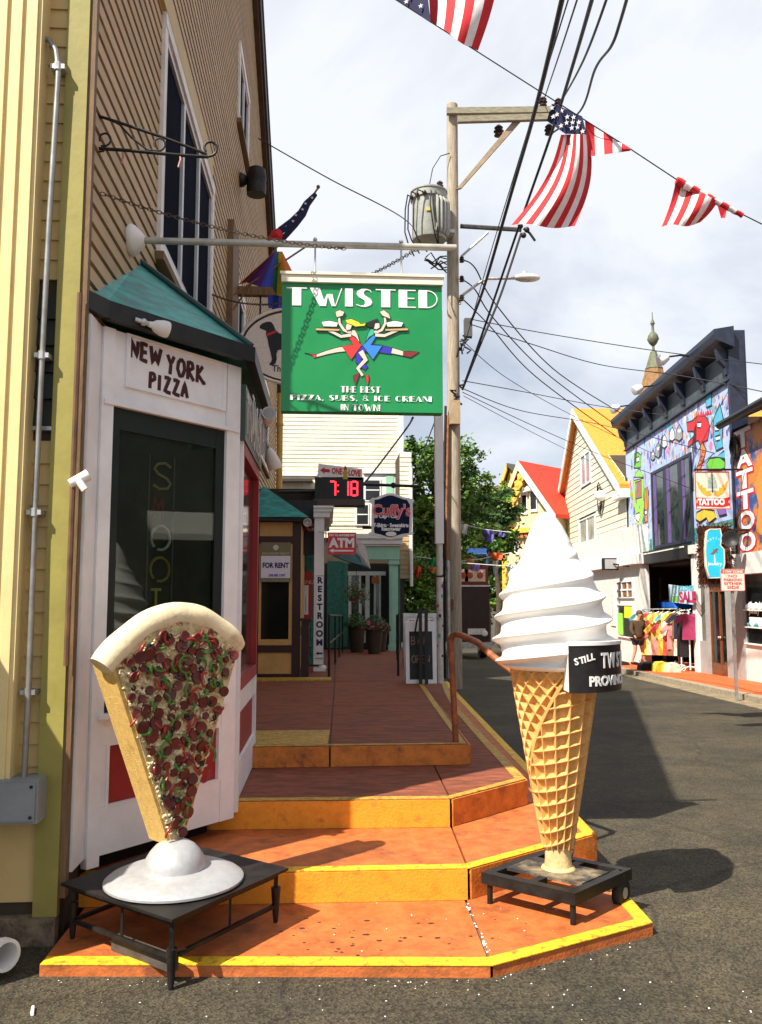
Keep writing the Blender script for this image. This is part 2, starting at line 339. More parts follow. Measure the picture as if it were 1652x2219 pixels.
# --- far pavement with stone kerb
BRICKRED = M('orange red brick paving', (.56,.115,.03), .7, .18, 30, .3, 120, 0, .3)
KERB = M('kerb granite', (.30,.25,.18), .8, .3, 18, .5, 110)
def ribbon(n0, n1, ss, off, th):
    mb = MB()
    for i in range(len(ss)-1):
        a, b = ss[i], ss[i+1]; q = [SP(n0, a), SP(n1, a), SP(n1, b), SP(n0, b)]
        lo = [V((p.x, p.y, zs(p.y)+off-th)) for p in q]; hi = [V((p.x, p.y, zs(p.y)+off)) for p in q]
        mb.hexa(lo+hi)
    return mb
far = structure('pavement', ribbon(6.75, 30, [-10,0,10,20,30,40,60], .10, .3), BRICKRED)
s = 4.0
while s < 46:
    obj('kerb_stone', ribbon(6.52, 6.745, [s, s+1.96], .115, .3), KERB, far); s += 1.972
structure('gutter', ribbon(6.15, 6.517, [-10,10,20,30,40,60], .006, .05), M('pale gutter concrete', (.24,.19,.115), .85, .3, 8, .4, 80, mottled=((.09,.07,.045), 3, .5, .7)))
pl = structure('road_line', ribbon(5.1, 5.22, [6, 9, 11.7], .008, .012), M('yellow road paint', (.72,.45,.03), .7, .25, 20, .2, 90)); 
# ============================================================ PIZZA SHOP BUILDING (tan clapboard gable on the street)
XW = -1.25
TAN = M('tan clapboard paint', (.44,.305,.16), .6, .10, 3, .15, 40, stretch=(1,.4,4))
TANS = [TAN, M('tan clapboard paint b', (.40,.275,.14), .6, .12, 4, .15, 40), M('tan clapboard paint c', (.47,.33,.18), .6, .10, 3, .15, 40)]
UNDER = M('dark sheathing', (.05,.035,.022), .9)
BROWN = M('brown timber', (.16,.095,.045), .7, .25, 6, .25, 40, stretch=(6,6,1))
DKGREEN = M('dark green frame', (.005,.012,.009), .5, .2, 5)
TEAL = M('patinated copper teal', (.035,.27,.235), .45, .3, 7, .2, 30, .25, stretch=(1,1,3), mottled=((.05,.09,.10), 4, .48, .72))
WGLASS = M('navy screened window', (.007,.009,.020), .9, .3, 2, 0, 1, 0, .02)
REDP = M('brick red panel paint', (.30,.018,.022), .5, .15, 4, .1)
FW = Frame((XW,0,0), (0,1,0))
shop = thing('shop_building', 'tan clapboard shop building with white corner bay, teal bay roof and tall dark windows', 'building', (XW,4.3,0))
gab = [(4.32,.2),(20.3,.2),(20.3,6.7),(12.2,11.2),(4.32,6.0)]
obj('wall', MB().prism(FW, [(4.38,-.6),(20.3,-.6),(20.3,6.72),(12.2,11.22),(4.38,6.02)], -6.5, -.001), UNDER, shop)
WIN = [(6.08,8.62,4.16,5.80), (10.75,12.05,4.0,5.75), (11.0,12.2,8.05,8.95), (14.6,17.2,4.2,5.7)]
boards(FW, gab, .105, shop, TAN, holes=[(a-.1,b+.1,c-.1,d+.12) for a,b,c,d in WIN], v0=2.3, mats=TANS, butt=4.5, groove=.24)
obj('lower_wall_panel', MB().fb(FW, 6.9, 20.28, .2, 2.29, 0, .02), TAN, shop)
for (a, b, c, d) in WIN:
    wf = obj('window', MB().fb(FW, a-.1, b+.1, d, d+.11, 0, .05).fb(FW, a-.1, b+.1, c-.1, c, 0, .05).fb(FW, a-.1, a, c, d, 0, .045).fb(FW, b, b+.1, c, d, 0, .045), OLDWHITE, shop)
    k = 3 if b-a > 2 else 2; pw = (b-a)/k
    for i in range(k):
        obj('pane', MB().fb(FW, a+i*pw+.06, a+(i+1)*pw-.06, c+.02, d-.02, -.002, .008), WGLASS, wf)
        obj('sash', MB().ring(FW, [(a+i*pw,c),(a+(i+1)*pw,c),(a+(i+1)*pw,d),(a+i*pw,d)], .075, .006, .032), M('aluminium window sash', (.55,.55,.55), .4, .08, 4, 0, 1, .4), wf)
    obj('sill', MB().fb(FW, a-.14, b+.14, c-.16, c-.1, 0, .08), BROWN, wf)
# rake boards and roof edge
rk = MB(); rk.prism(FW, [(12.2,11.45),(20.75,6.68),(20.75,6.45),(12.2,11.2)], 0, .10); rk.prism(FW, [(12.2,11.45),(12.2,11.2),(3.95,5.75),(3.95,6.0)], 0, .10)
obj('rake_soffit', rk, M('dark stained soffit', (.07,.04,.025), .8, .2, 5), shop)
rb = MB(); rb.prism(FW, [(12.2,11.62),(20.9,6.78),(20.9,6.5),(12.2,11.3)], .10, .14); rb.prism(FW, [(12.2,11.62),(12.2,11.3),(3.9,5.85),(3.9,6.15)], .10, .14)
obj('rake_board', rb, M('charcoal rake trim', (.045,.04,.04), .6, .2, 5), shop)
rf = MB(); rf.prism(FW, [(12.2,11.72),(20.95,6.86),(20.95,6.79),(12.2,11.63)], -6.6, .16); rf.prism(FW, [(12.2,11.72),(12.2,11.63),(3.85,6.16),(3.85,6.24)], -6.6, .16)
obj('roof', rf, M('grey roof shingle', (.09,.085,.08), .9, .3, 20, .4), shop)
obj('downspout', MB().tube([(XW+.1,20.2,6.5),(XW+.1,20.2,4.2),(XW+.1,20.2,1.0)], .075, 10).lathe((XW+.1,20.2,5.75), [(.09,-.03),(.09,.03)], 10), M('mustard drainpipe paint', (.52,.30,.06), .5, .12, 4), shop, True)
obj('corner_trim', MB().box(XW-.06, XW+.025, 4.30, 4.345, .2, 6.0), BROWN, shop)
# --- the corner bay
B0 = V((-1.225,4.60,0)); C0 = V((-.59,5.385,0)); FB = Frame(B0, C0-B0); WB = (C0-B0).length
FS = Frame((-.58,0,0), (0,1,0)); D0 = 6.70
WPINK = M('white bay paint', (.80,.79,.80), .5, .06, 4, .08, 25)
bay = obj('bay', MB().slab([(-1.25,4.62),(-1.20,4.68),(-.66,5.36),(-.66,6.6),(-1.25,6.6)], .30, 3.02), UNDER, shop)
obj('shade_fill', MB().slab([(-1.25,4.60),(-1.235,4.68),(-.72,5.40),(-.72,6.5),(-1.25,6.5)], 0, .299), M('black bay shade', (.006,.005,.005), .9), bay)  # near-black block painted as the deep shade under the bay
# left return, posts, rails
FL = Frame((XW,0,0), (0,1,0))
obj('side_board', MB().fb(FL, 4.36, 4.59, .30, 3.06, 0, .035), WPINK, bay)
obj('post', MB().fb(FB, -.02, .055, .25, 3.06, 0, .05), WPINK, bay)
obj('post', MB().fb(FB, WB-.115, WB-.001, .30, 3.06, 0, .05), WPINK, bay)
obj('header', MB().fb(FB, .056, WB-.116, 2.665, 3.06, 0, .035), WPINK, bay)
obj('rail', MB().fb(FB, .056, WB-.116, .85, .985, 0, .045).fb(FB, .056, WB-.116, .30, .54, 0, .045).fb(FB, .056, .085, .541, .849, 0, .043), WPINK, bay)
obj('sill', MB().fb(FB, .02, WB-.08, .985, 1.012, .0, .075), WPINK, bay)
obj('drip_cap', MB().fb(FB, -.01, WB-.02, 2.64, 2.664, .0, .062), WPINK, bay)
hp = [(.13,2.76),(.885,2.76),(.885,3.06),(.13,3.06)]
obj('panel_molding', MB().ring(FB, hp, .028, .035, .05), WPINK, bay)
obj('red_panel', MB().fb(FB, .086, WB-.117, .541, .849, .0, .022), REDP, bay)
obj('panel_molding', MB().ring(FB, [(.083,.538),(WB-.113,.538),(WB-.113,.852),(.083,.852)], .02, .0225, .048), WPINK, bay)
obj('window_frame', MB().fb(FB, .056, .115, 1.013, 2.639, .0, .03).fb(FB, WB-.185, WB-.116, 1.013, 2.639, .0, .03).fb(FB, .116, WB-.186, 2.52, 2.638, .0, .029).fb(FB, .116, WB-.186, 1.014, 1.09, .0, .029), DKGREEN, bay)
# shop window you can look into: recessed back board, glass in front
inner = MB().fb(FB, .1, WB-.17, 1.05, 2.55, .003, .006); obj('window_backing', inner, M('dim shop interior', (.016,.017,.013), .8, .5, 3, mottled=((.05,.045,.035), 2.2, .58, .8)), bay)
def glassmat():
    m = bpy.data.materials.new('clear shop glass'); m.use_nodes = True; t = m.node_tree; n = t.nodes; n.clear()
    o = n.new('ShaderNodeOutputMaterial'); g = n.new('ShaderNodeBsdfGlossy'); g.inputs['Roughness'].default_value = .015
    tr = n.new('ShaderNodeBsdfTransparent'); tr.inputs[0].default_value = (.80,.86,.82,1); lw = n.new('ShaderNodeLayerWeight'); lw.inputs[0].default_value = .5; pw_ = n.new('ShaderNodeMath'); pw_.operation = 'POWER'; pw_.inputs[1].default_value = 4.5; t.links.new(lw.outputs['Facing'], pw_.inputs[0]); fr = n.new('ShaderNodeMath'); fr.operation = 'MULTIPLY_ADD'; fr.inputs[1].default_value = .9; fr.inputs[2].default_value = .035; t.links.new(pw_.outputs[0], fr.inputs[0])
    mxs = n.new('ShaderNodeMixShader'); t.links.new(fr.outputs[0], mxs.inputs[0]); t.links.new(tr.outputs[0], mxs.inputs[1]); t.links.new(g.outputs[0], mxs.inputs[2]); t.links.new(mxs.outputs[0], o.inputs[0]); return m
GLASS = glassmat()
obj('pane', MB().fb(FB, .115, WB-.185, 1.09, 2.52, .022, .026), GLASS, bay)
# side of the bay, red framed window
obj('side_post', MB().fb(FS, 5.40, 5.47, .32, 2.62, 0, .045), WPINK, bay); obj('side_post', MB().fb(FS, D0-.06, D0, .38, 2.62, 0, .045), WPINK, bay)
obj('side_rail', MB().fb(FS, 5.471, D0-.061, .38, .60, 0, .04), WPINK, bay); obj('side_rail', MB().fb(FS, 5.471, D0-.061, .90, 1.04, 0, .04), WPINK, bay)
obj('red_panel', MB().fb(FS, 5.471, D0-.061, .601, .899, 0, .02), REDP, bay)
obj('red_window_frame', MB().fb(FS, 5.471, D0-.061, 1.041, 1.12, 0, .05).fb(FS, 5.471, D0-.061, 2.52, 2.62, 0, .05).fb(FS, D0-.13, D0-.061, 1.121, 2.519, 0, .05), REDP, bay)
obj('side_pane', MB().fb(FS, 5.471, D0-.131, 1.121, 2.519, .004, .010), M('mirror bright glass', (.02,.022,.02), .03, .2, 2, 0, 1, 0, 1.0), bay)
# roof of the bay
e = .10
def off(p, d): return p+V(d)*e
Bp = B0+FB.n*e-FB.r*.05; Cp = V((-.485,5.30,0)); Dp = V((-.485,6.9,0)); Ap = V((XW,4.34,0))
zl = 3.165; zt = 3.80
T1 = V((XW,5.52,zt)); T2 = V((XW,6.9,zt))
def z_(p, z): return V((p.x, p.y, z))
r = MB(); r.add([z_(Bp,zl), z_(Cp,zl+.01), T1, z_(Dp,zl+.01), T2, z_(Ap,zl), V((XW,4.34,zl+.02))], [(0,1,2),(1,3,4,2),(5,0,2)])
r.add([z_(Bp,zl-.03), z_(Cp,zl-.02), z_(Dp,zl-.02), V((XW,6.9,zl-.03)), z_(Ap,zl-.03)], [(4,3,2,1,0)])
obj('bay_roof', r, TEAL, shop, recalc=False)
g = MB()
for a, b in ((Ap,Bp),(Bp,Cp),(Cp,Dp)):
    Fg = Frame(z_(a,0), b-a); g.fb(Fg, -.01 if a is not Ap else 0, (b-a).length+.01, zl-.085, zl+.012, -.03, .025)
obj('bay_fascia', g, BLACK, shop)
obj('roof_hip_cap', MB().tube([z_(Cp,zl+.02), T1+V((0,0,.015))], .022, 8), M('dark copper seam', (.02,.05,.05), .5), shop)
# --- lettering painted on the header
INK = M('maroon sign paint', (.055,.008,.012), .5, .1)
def glyphs(F, u, v, h, chars, wid, w, mat, parent, gap=.2, slant=0., shear=0., depth=.004, jit=.0):
    G = {'N':[[(0,0),(.05,1),(.5,.1),(.55,1)]], 'E':[[(.5,.95),(.05,1),(.08,.5),(.02,.05),(.5,.02)],[(.08,.5),(.45,.53)]],
      'W':[[(0,1),(.17,.02),(.38,.75),(.56,.05),(.8,1)]], 'Y':[[(0,1),(.27,.5),(.52,1)],[(.27,.5),(.22,-.05)]],
      'O':[[(.3,1),(.08,.78),(.02,.4),(.2,.03),(.42,.08),(.58,.45),(.52,.85),(.3,1)]], 'R':[[(.05,0),(.08,1),(.4,.97),(.48,.72),(.1,.48),(.55,0)]],
      'K':[[(.05,0),(.08,1)],[(.5,1),(.1,.48),(.6,.04),(.72,.12)]], 'P':[[(.05,-.02),(.08,1),(.42,.95),(.48,.65),(.1,.45)]], 'I':[[(.05,0),(.08,1)]],
      'Z':[[(.02,.95),(.5,1),(.05,.05),(.6,0)]], 'A':[[(0,0),(.27,1),(.55,0)],[(.1,.36),(.45,.4)]], 'S':[[(.45,.9),(.25,1),(.05,.82),(.12,.6),(.42,.42),(.45,.15),(.25,0),(.02,.12)]],
      'M':[[(0,0),(.05,1),(.3,.35),(.55,1),(.6,0)]], 'T':[[(0,1),(.6,1)],[(.3,1),(.3,0)]], 'H':[[(0,0),(0,1)],[(.5,0),(.5,1)],[(0,.5),(.5,.5)]],
      'L':[[(.02,1),(.02,0),(.4,0)]], 'D':[[(0,0),(0,1),(.3,.95),(.5,.5),(.3,.04),(0,0)]], 'B':[[(0,0),(0,1),(.4,.95),(.4,.6),(0,.52),(.48,.42),(.45,.06),(0,0)]], 'C':[[(.48,.85),(.25,1),(.03,.6),(.08,.2),(.3,0),(.5,.15)]],
      'V':[[(0,1),(.25,0),(.5,1)]], '8':[[(.25,1),(.05,.8),(.25,.53),(.48,.3),(.25,0),(.02,.3),(.25,.53),(.45,.8),(.25,1)]], '$':[[(.45,.9),(.25,1),(.05,.82),(.42,.42),(.45,.15),(.25,0),(.02,.12)],[(.25,1.15),(.25,-.15)]], ' ':[]}
    adv = {'W':.98,'M':.8,'I':.3,' ':.25,'K':.85,'T':.75,'L':.58}
    mb = MB(); x = u; k = 0
    for ch in chars:
        jy = random.uniform(-jit, jit)
        for st_ in G[ch]:
            pts = [(x+a*h*.9+shear*b*h, v+b*h+jy+(x+a*h-u)*slant) for a, b in st_]
            dens = []
            for i in range(len(pts)-1):
                for t in range(3): dens.append((pts[i][0]+(pts[i+1][0]-pts[i][0])*t/3, pts[i][1]+(pts[i+1][1]-pts[i][1])*t/3))
            dens.append(pts[-1]); mb.stroke(F, dens, wid, w, w+depth+.0004*(k % 4)); k += 1
        x += (adv.get(ch, .62)+gap*.5)*h*.9
    return mb, x
t_, x_ = glyphs(FB, .165, 2.935, .100, 'NEW', .022, .0352, INK, bay, gap=.30, slant=-.03); obj('lettering', t_, INK, bay)
t_, x_ = glyphs(FB, x_+.02, 2.905, .105, 'YORK', .022, .0352, INK, bay, gap=.34, slant=-.04); obj('lettering', t_, INK, bay)
t_, x_ = glyphs(FB, .30, 2.79, .088, 'PIZZA', .021, .0352, INK, bay, gap=.42, slant=-.02); obj('lettering', t_, INK, bay)
# --- neon word hanging inside the bay window
neon = thing('neon_sign', 'unlit vertical neon tube sign hanging behind the bay window glass', 'neon sign', FB.p(.43,1.1,.012))
uc = .43
obj('rail', MB().tube([FB.p(uc-.09,1.2,.010), FB.p(uc-.09,2.42,.010)], .004, 6).tube([FB.p(uc+.09,1.2,.010), FB.p(uc+.09,2.42,.010)], .004, 6), M('grey neon frame', (.08,.09,.08), .5), neon)
nc = [('S',(.21,.19,.07)),('M',(.10,.014,.014)),('O',(.25,.27,.22)),('O',(.17,.13,.018)),('T',(.21,.19,.03)),('H',(.11,.014,.01)),('I',(.5,.48,.1)),('E',(.4,.05,.04))]
for i, (ch, c) in enumerate(nc):
    v = 2.235-i*.178
    if ch in 'SO':
        if ch == 'O': pts = [FB.p(uc+.068*math.cos(a), v+.07+.068*math.sin(a), .012) for a in [k*math.pi/8+math.pi*1.4 for k in range(16)]]
        else: pts = [FB.p(uc+a, v+b, .012) for a, b in [(.06,.125),(.02,.145),(-.035,.135),(-.058,.105),(-.03,.078),(.03,.058),(.062,.03),(.04,0),(-.02,-.008),(-.062,.012)]]
        mb = MB().tube(pts, .008, 6)
    else:
        mb, _ = glyphs(FB, uc-.058, v, .135, ch, .016, .008, None, None)
    obj('tube_letter', mb, M('neon glass %d' % i, c, .3, .05), neon)
# --- name board on the side of the bay with raised metal letters
FN = Frame((-.52,0,0), (0,1,0))
nb = thing('name_board', 'dark green board with raised outlined letters along the side of the white bay', 'sign', (-.52,5.42,2.6))
obj('board', MB().fb(FN, 5.36, 6.68, 2.60, 2.955, -.08, .0), M('dark green board paint', (.02,.045,.035), .4, .2, 4), nb)
GREYL = M('grey metal letters', (.55,.53,.50), .45, .15, 20, 0, 1, .3)
for i, ch in enumerate('TWISTED'):
    b, _ = glyphs(FN, 5.42+i*.172, 2.66, .24, ch, .05, .0, None, None); obj('raised_letter', MB().add([q+V((.05,0,0)) if False else q for q in b.v], b.f), GREYL, nb)
    b2, _ = glyphs(FN, 5.43+i*.172, 2.66, .24, ch, .02, .035, None, None); obj('raised_letter', b2, GREYL, nb)
# --- floodlights
def flood(p, d, label, r=.055, k=1.):
    t = thing('floodlight', label, 'lamp', p); p = V(p); d = V(d).normalized(); q = p+d*.05
    obj('lamp_head', MB().lathe(q, [(.015,-.02),(.03*k,0),(r*.75,.03*k),(r,.09*k),(r*1.04,.13*k),(r*.98,.15*k),(r*.8,.142*k)], 20, d), OLDWHITE, t, True)
    obj('knuckle', MB().tube([p-d*.05, q], .014, 8).ball(p, .022, 8), STEEL, t, True)
    obj('lens', MB().lathe(q+d*.139*k, [(r*.8,0),(r*.79,.006)], 18, d), M('lamp lens', (.35,.35,.36), .2, .05), t)
    return t
pw = FB.p(.16, 3.11, .145); flood(pw, FB.r*.9+FB.n*.3+V((0,0,-.12)), 'white bullet floodlight on the black fascia above the handwritten pizza lettering', .045, .62)
flood((-.47,6.5,2.93), (.15,-.9,.25), 'round floodlight turned to the street at the end of the green name board')
flood((-.47,6.62,2.80), (.3,.2,-.9), 'white floodlight pointing down beside the green name board')
# --- white pipe fitting on the near corner
t = thing('pipe_fitting', 'white plastic forked pipe outlet sticking out of the corner beside the bay', 'pipe', onX(168,1040,XW+.02))
q = onX(165,1040,XW+.02)
obj('outlet', MB().tube([q+V((-.03,.0,-.02)), q+V((.05,.03,.03))], [.022,.03], 10).tube([q+V((.01,.0,.0)), q+V((.045,.0,-.05))], .018, 10), OLDWHITE, t, True)
obj('pipe', MB().tube([q+V((-.02,.02,-.9)), q+V((-.02,.02,.95))], .014, 8), M('rusty brown pipe', (.12,.06,.03), .7, .3), t)
# ============================================================ YELLOW NEIGHBOUR BUILDING
YEL = M('pale yellow clapboard paint', (.52,.38,.16), .6, .08, 3, .12, 40)
CREAM = M('cream pilaster paint', (.70,.56,.27), .55, .06, 3, .1, 40)
OLIVE = M('olive yellow corner board', (.27,.235,.055), .55, .10, 3, .12, 30, mottled=((.20,.17,.04), 2, .62, .8))
nbh = thing('yellow_building', 'pale yellow clapboard building with fluted pilaster and olive corner board', 'building', (-2.2,4.3,0))
FY = Frame((0,4.33,0), (1,0,0))
obj('wall', MB().prism(FY, [(-7,-.3),(-1.262,-.3),(-1.262,5.9),(-7,5.9)], -4.0, -.001), UNDER, nbh)
boards(FY, [(-4.5,.7),(-1.36,.7),(-1.36,5.85),(-4.5,5.85)], .105, nbh, YEL, holes=[(-1.74,-1.33,2.44,3.15)], thick=.016)
obj('corner_board', MB().fb(FY, -1.372, -1.259, .12, 5.9, 0, .04), OLIVE, nbh)
obj('vent_panel', MB().fb(FY, -1.74, -1.373, 2.44, 2.46, 0, .03), STEEL, nbh)
for i in range(5): obj('louvre', MB().hexa([FY.p(u, v+2.465+i*.137, w) for u, v, w in ((-1.74,0,.004),(-1.373,0,.004),(-1.373,.13,.0),(-1.74,.13,.0),(-1.74,0,.022),(-1.373,0,.022),(-1.373,.132,.006),(-1.74,.132,.006))]), M('black green louvre', (.014,.022,.018), .6, .3, 5), nbh)
FP = Frame((0,4.20,0), (1,0,0))
pil = obj('pilaster', MB().fb(FP, -1.86, -1.47, .62, 5.9, -.125, .0), CREAM, nbh)
for i in range(5): obj('flute', MB().fb(FP, -1.83+i*.075, -1.79+i*.075, .62, 5.9, .0, .014), CREAM, pil)
obj('base_trim', MB().fb(FY, -4.5, -1.373, .62, .70, 0, .05), YEL, nbh)
obj('skirt_board', MB().fb(FY, -4.5, -1.373, .18, .62, 0, .012), YEL, nbh)
obj('foundation', MB().fb(FY, -7, -1.26, -.3, .12, .0, .06), M('rough stone foundation', (.16,.12,.08), .95, .45, 14, 1.0, 40), nbh)
obj('roof_eave', MB().fb(FY, -7, -1.2, 5.9, 6.1, -4.2, .1), YEL, nbh)
obj('shade_wall', MB().box(-2.9,-2.05,3.25,4.10,-.1,1.95), YEL, nbh); obj('shade_wall_cap', MB().box(-2.95,-2.0,3.2,4.1,1.951,2.05), CREAM, nbh)  # unseen wall and cap, added to shade the low corner board
# electrical box and conduit
eb = thing('electrical_box', 'grey steel junction box with conduit running up the yellow wall', 'electrical box', onY(45,1740,4.2))
FE = Frame((0,4.18,0), (1,0,0)); (a0, b1), (a1, b0) = FE.px(-60,1690), FE.px(84,1783)
bx_ = obj('box', MB().fb(FE, a0, a1, b0, b1, -.15, .02), M('grey enamel box', (.22,.24,.25), .45, .08, 6), eb)
obj('lid', MB().fb(FE, a0+.012, a1-.012, b0+.012, b1-.012, .021, .03), M('grey enamel box', (.22,.24,.25)), eb)
for u, v in ((a1-.03, b1-.03), (a1-.03, b0+.03), (a0+.03, b1-.03), (a0+.03, b0+.03)): obj('screw', MB().lathe(FE.p(u, v, .03), [(.008,0),(.008,.004)], 8, FE.n), BLACK, eb)
cp = [onY(52,1690,4.245), onY(62,1500,4.245), onY(76,1100,4.25), onY(92,760,4.25), onY(108,460,4.25), onY(125,190,4.25), onY(127,150,4.25), onY(122,110,4.25), onY(108,88,4.26), onY(92,80,4.28), onY(75,76,4.31)]
obj('conduit', MB().tube(cp, .0145, 10), M('galvanised conduit', (.30,.30,.29), .4, .15, 8, 0, 1, .6), eb, True)
for y, x in ((145,126),(770,91),(1110,74),(1500,61)): 
    q = onY(x, y, 4.25); obj('strap', MB().box(q.x-.035, q.x+.035, 4.24, 4.33, q.z-.012, q.z+.012).lathe((q.x,4.25,q.z-.02), [(.02,0),(.02,.04)], 10), STEEL, eb)
# white pipe lying in the near corner
q = onz(5,2085,.06)
single('drain_pipe', MB().lathe(q+V((-.16,.12,.03)), [(.055,-.25),(.055,.19),(.066,.2),(.066,.24),(.052,.24),(.05,.1)], 20, (.75,-.6,.03)), OLDWHITE, 'short white plastic drain pipe lying on the ground by the stone foundation', 'pipe', smooth=True)
# ============================================================ GIANT PIZZA SLICE on its table
TZ = .30
tl, tf, tr_ = V((-1.22,4.20,0)), V((-.625,3.705,0)), V((-.18,4.36,0)); tb = tl+tr_-tf
TABLE = M('black oily table steel', (.014,.012,.011), .5, .45, 7, .25, 50, .0, .22, mottled=((.05,.036,.024), 4, .58, .78))
tab = thing('low_table', 'low black steel table under the giant pizza slice', 'table', (tf.x, tf.y, 0))
obj('top', MB().slab([(p.x, p.y) for p in (tf, tr_, tb, tl)], TZ-.012, TZ), TABLE, tab)
def inset(p, k=.06): c = (tf+tb)/2; return p+(c-p).normalized()*k
corners = [inset(p) for p in (tf, tr_, tb, tl)]
def gz(p): return .0 if p.y < 3.85 else .05
for p in corners: 
    obj('leg', MB().tube([(p.x, p.y, gz(p)+.16), (p.x, p.y, TZ-.012)], .014, 4), TABLE, tab)
    obj('foot', MB().tube([(p.x, p.y, gz(p)), (p.x, p.y, gz(p)+.03), (p.x, p.y, gz(p)+.165)], [.010,.014,.024], 8), IRON, tab, True)
for i in range(4):
    a, b = corners[i], corners[(i+1) % 4]
    obj('top_rail', MB().tube([(a.x,a.y,TZ-.03),(b.x,b.y,TZ-.03)], .013, 4), TABLE, tab)
    if i in (0, 2, 3): obj('lower_rail', MB().tube([(a.x,a.y,.13),(b.x,b.y,.13)], .012, 4), TABLE, tab)
    c = a.lerp(b, .52); obj('upright', MB().tube([(c.x,c.y,.13),(c.x,c.y,TZ-.02)], .008, 4), TABLE, tab)
single('timber_board', MB().fb(Frame((-.98,4.02,.052), tf-tl), 0, .40, 0, .06, -.09, -.05), M('grey weathered timber', (.06,.05,.04), .8, .3, 8, .3, 50), 'grey timber board lying behind the leg of the pizza table', 'board')
PZ = V((-.70,4.19,0))
piz = thing('pizza_statue', 'giant upright pizza slice statue with pepperoni on a round silver base', 'statue', (PZ.x, PZ.y, TZ))
SILVER = M('silver painted base', (.44,.44,.45), .42, .06, 30, .1, 200, .35)
obj('base_plate', MB().lathe((PZ.x,PZ.y,TZ), [(.30,0),(.318,.008),(.318,.018),(.30,.032),(.25,.052),(.20,.062),(.0,.066)], 56), SILVER, piz, True)
obj('dome', MB().lathe((PZ.x,PZ.y,TZ+.06), [(.142,0),(.142,.02),(.132,.05),(.115,.078),(.09,.105),(.06,.122),(.03,.130),(.0,.133)], 48), SILVER, piz, True)
al = rad(42); FZ = Frame((PZ.x+.005,PZ.y,TZ+.165), (math.cos(al), math.sin(al), 0))
DOUGH = M('golden pizza dough', (.66,.42,.13), .7, .12, 40, .5, 160, 0, .3, mottled=((.45,.24,.06), 9, .56, .76))
CRUST = M('pale baked crust', (.74,.61,.39), .55, .10, 6, .25, 40, 0, .35, mottled=((.34,.17,.05), 3.2, .56, .75))
SAUCE = M('cheese and sauce', (.56,.44,.22), .45, .3, 30, .6, 90, mottled=((.16,.03,.015), 20, .50, .60))
def arcv(u): return 1.058-.20*(u/.37)**2 + .05*u         # height of the crust centre line
body = [(-.035,0),(.035,0),(.335,.87)]+[(u, arcv(u)) for u in (.345,.27,.2,.1,0,-.1,-.2,-.3,-.355)]+[(-.35,.83)]
obj('slice_body', MB().prism(FZ, body, -.18, -.005), DOUGH, piz)
obj('sauce_face', MB().prism(FZ, [(-.028,.02),(.03,.02),(.328,.88)]+[(u, arcv(u)-.02) for u in (.33,.2,0,-.2,-.335)]+[(-.335,.84)], -.004, .004), SAUCE, piz)
cr = MB(); us = [-.375+i*(.735/26) for i in range(27)]
cr.tube([FZ.p(u, arcv(u)+.002*math.sin(i*1.1), -.055) for i, u in enumerate(us)], [.062]+[.067+.002*math.sin(i*.9) for i in range(25)]+[.055], 20)
obj('crust', cr, CRUST, piz, True)
def inface(u, v, mg=.02):
    if v < .05 or v > arcv(u)-.07: return False
    lo = -.03-(v/.86)*.315; hi = .03+(v/.87)*.300
    return lo+mg < u < hi-mg
PEP = [M('pepperoni a', (.13,.016,.012), .42, .25, 40, .3, 120, 0, .5), M('pepperoni b', (.09,.011,.010), .42, .25, 40, .3, 120, 0, .5)]
GRN = M('green pepper', (.07,.19,.03), .35, .25, 30); RPP = M('red pepper', (.30,.025,.02), .35, .2, 30)
OLV = M('black olive', (.010,.010,.008), .3, .2, 20); CHS = M('melted cheese', (.70,.60,.36), .5, .15, 40, .3, 120)
ch = MB(); cnt = 0
while cnt < 420:
    u = random.uniform(-.42,.42); v = random.uniform(.03,.97)
    if not inface(u, v, .005): continue
    cnt += 1; a = random.uniform(0, 6.3); l = random.uniform(.008,.02); c = random.uniform(-1.2,1.2)
    pts = [FZ.p(u+math.cos(a+c*t)*l*t, v+math.sin(a+c*t)*l*t, .006+.004*math.sin(3*t)+random.uniform(0,.003)) for t in (-1,-.5,0,.5,1)]
    ch.tube(pts, [.003,.0055,.0065,.0055,.003], 5)
tag(obj('cheese', ch, CHS, piz, True), kind='stuff')
base_pep = None; pts_ = []
tries = 0
while len(pts_) < 82 and tries < 9000:
    tries += 1; u = random.uniform(-.42,.42); v = random.uniform(.03,.97)
    if inface(u, v, .022) and all((u-a)**2+(v-b)**2 > .046**2 for a, b in pts_): pts_.append((u, v))
for i, (u, v) in enumerate(pts_):
    r = random.uniform(.017,.034); tilt = V((random.uniform(-.25,.25), random.uniform(-.25,.25), random.uniform(-.25,.25)))
    obj('pepperoni', MB().lathe(FZ.p(u, v, .010), [(r,0),(r*1.03,.006),(r*.95,.011),(r*.6,.0095),(.0,.009)], 12, FZ.n+tilt), PEP[i % 2], piz, True)
for i in range(85):
    while True:
        u = random.uniform(-.42,.42); v = random.uniform(.03,.97)
        if inface(u, v, .012): break
    a = random.uniform(0, 6.3); R = random.uniform(.022,.05); sw = random.uniform(1.0,2.6)
    mat = GRN if i % 5 < 3 else RPP
    if i == 0: u, v, R, sw, mat = .02, .83, .042, 5.9, GRN
    pts = [FZ.p(u+math.cos(a+sw*t)*R, v+math.sin(a+sw*t)*R, .016+.006*math.sin(4*t)) for t in [k/9 for k in range(10)]]
    pts = [q for q in pts]
    obj('pepper_strip', MB().tube(pts, [.004]+[.0065]*8+[.004], 6), mat, piz, True)
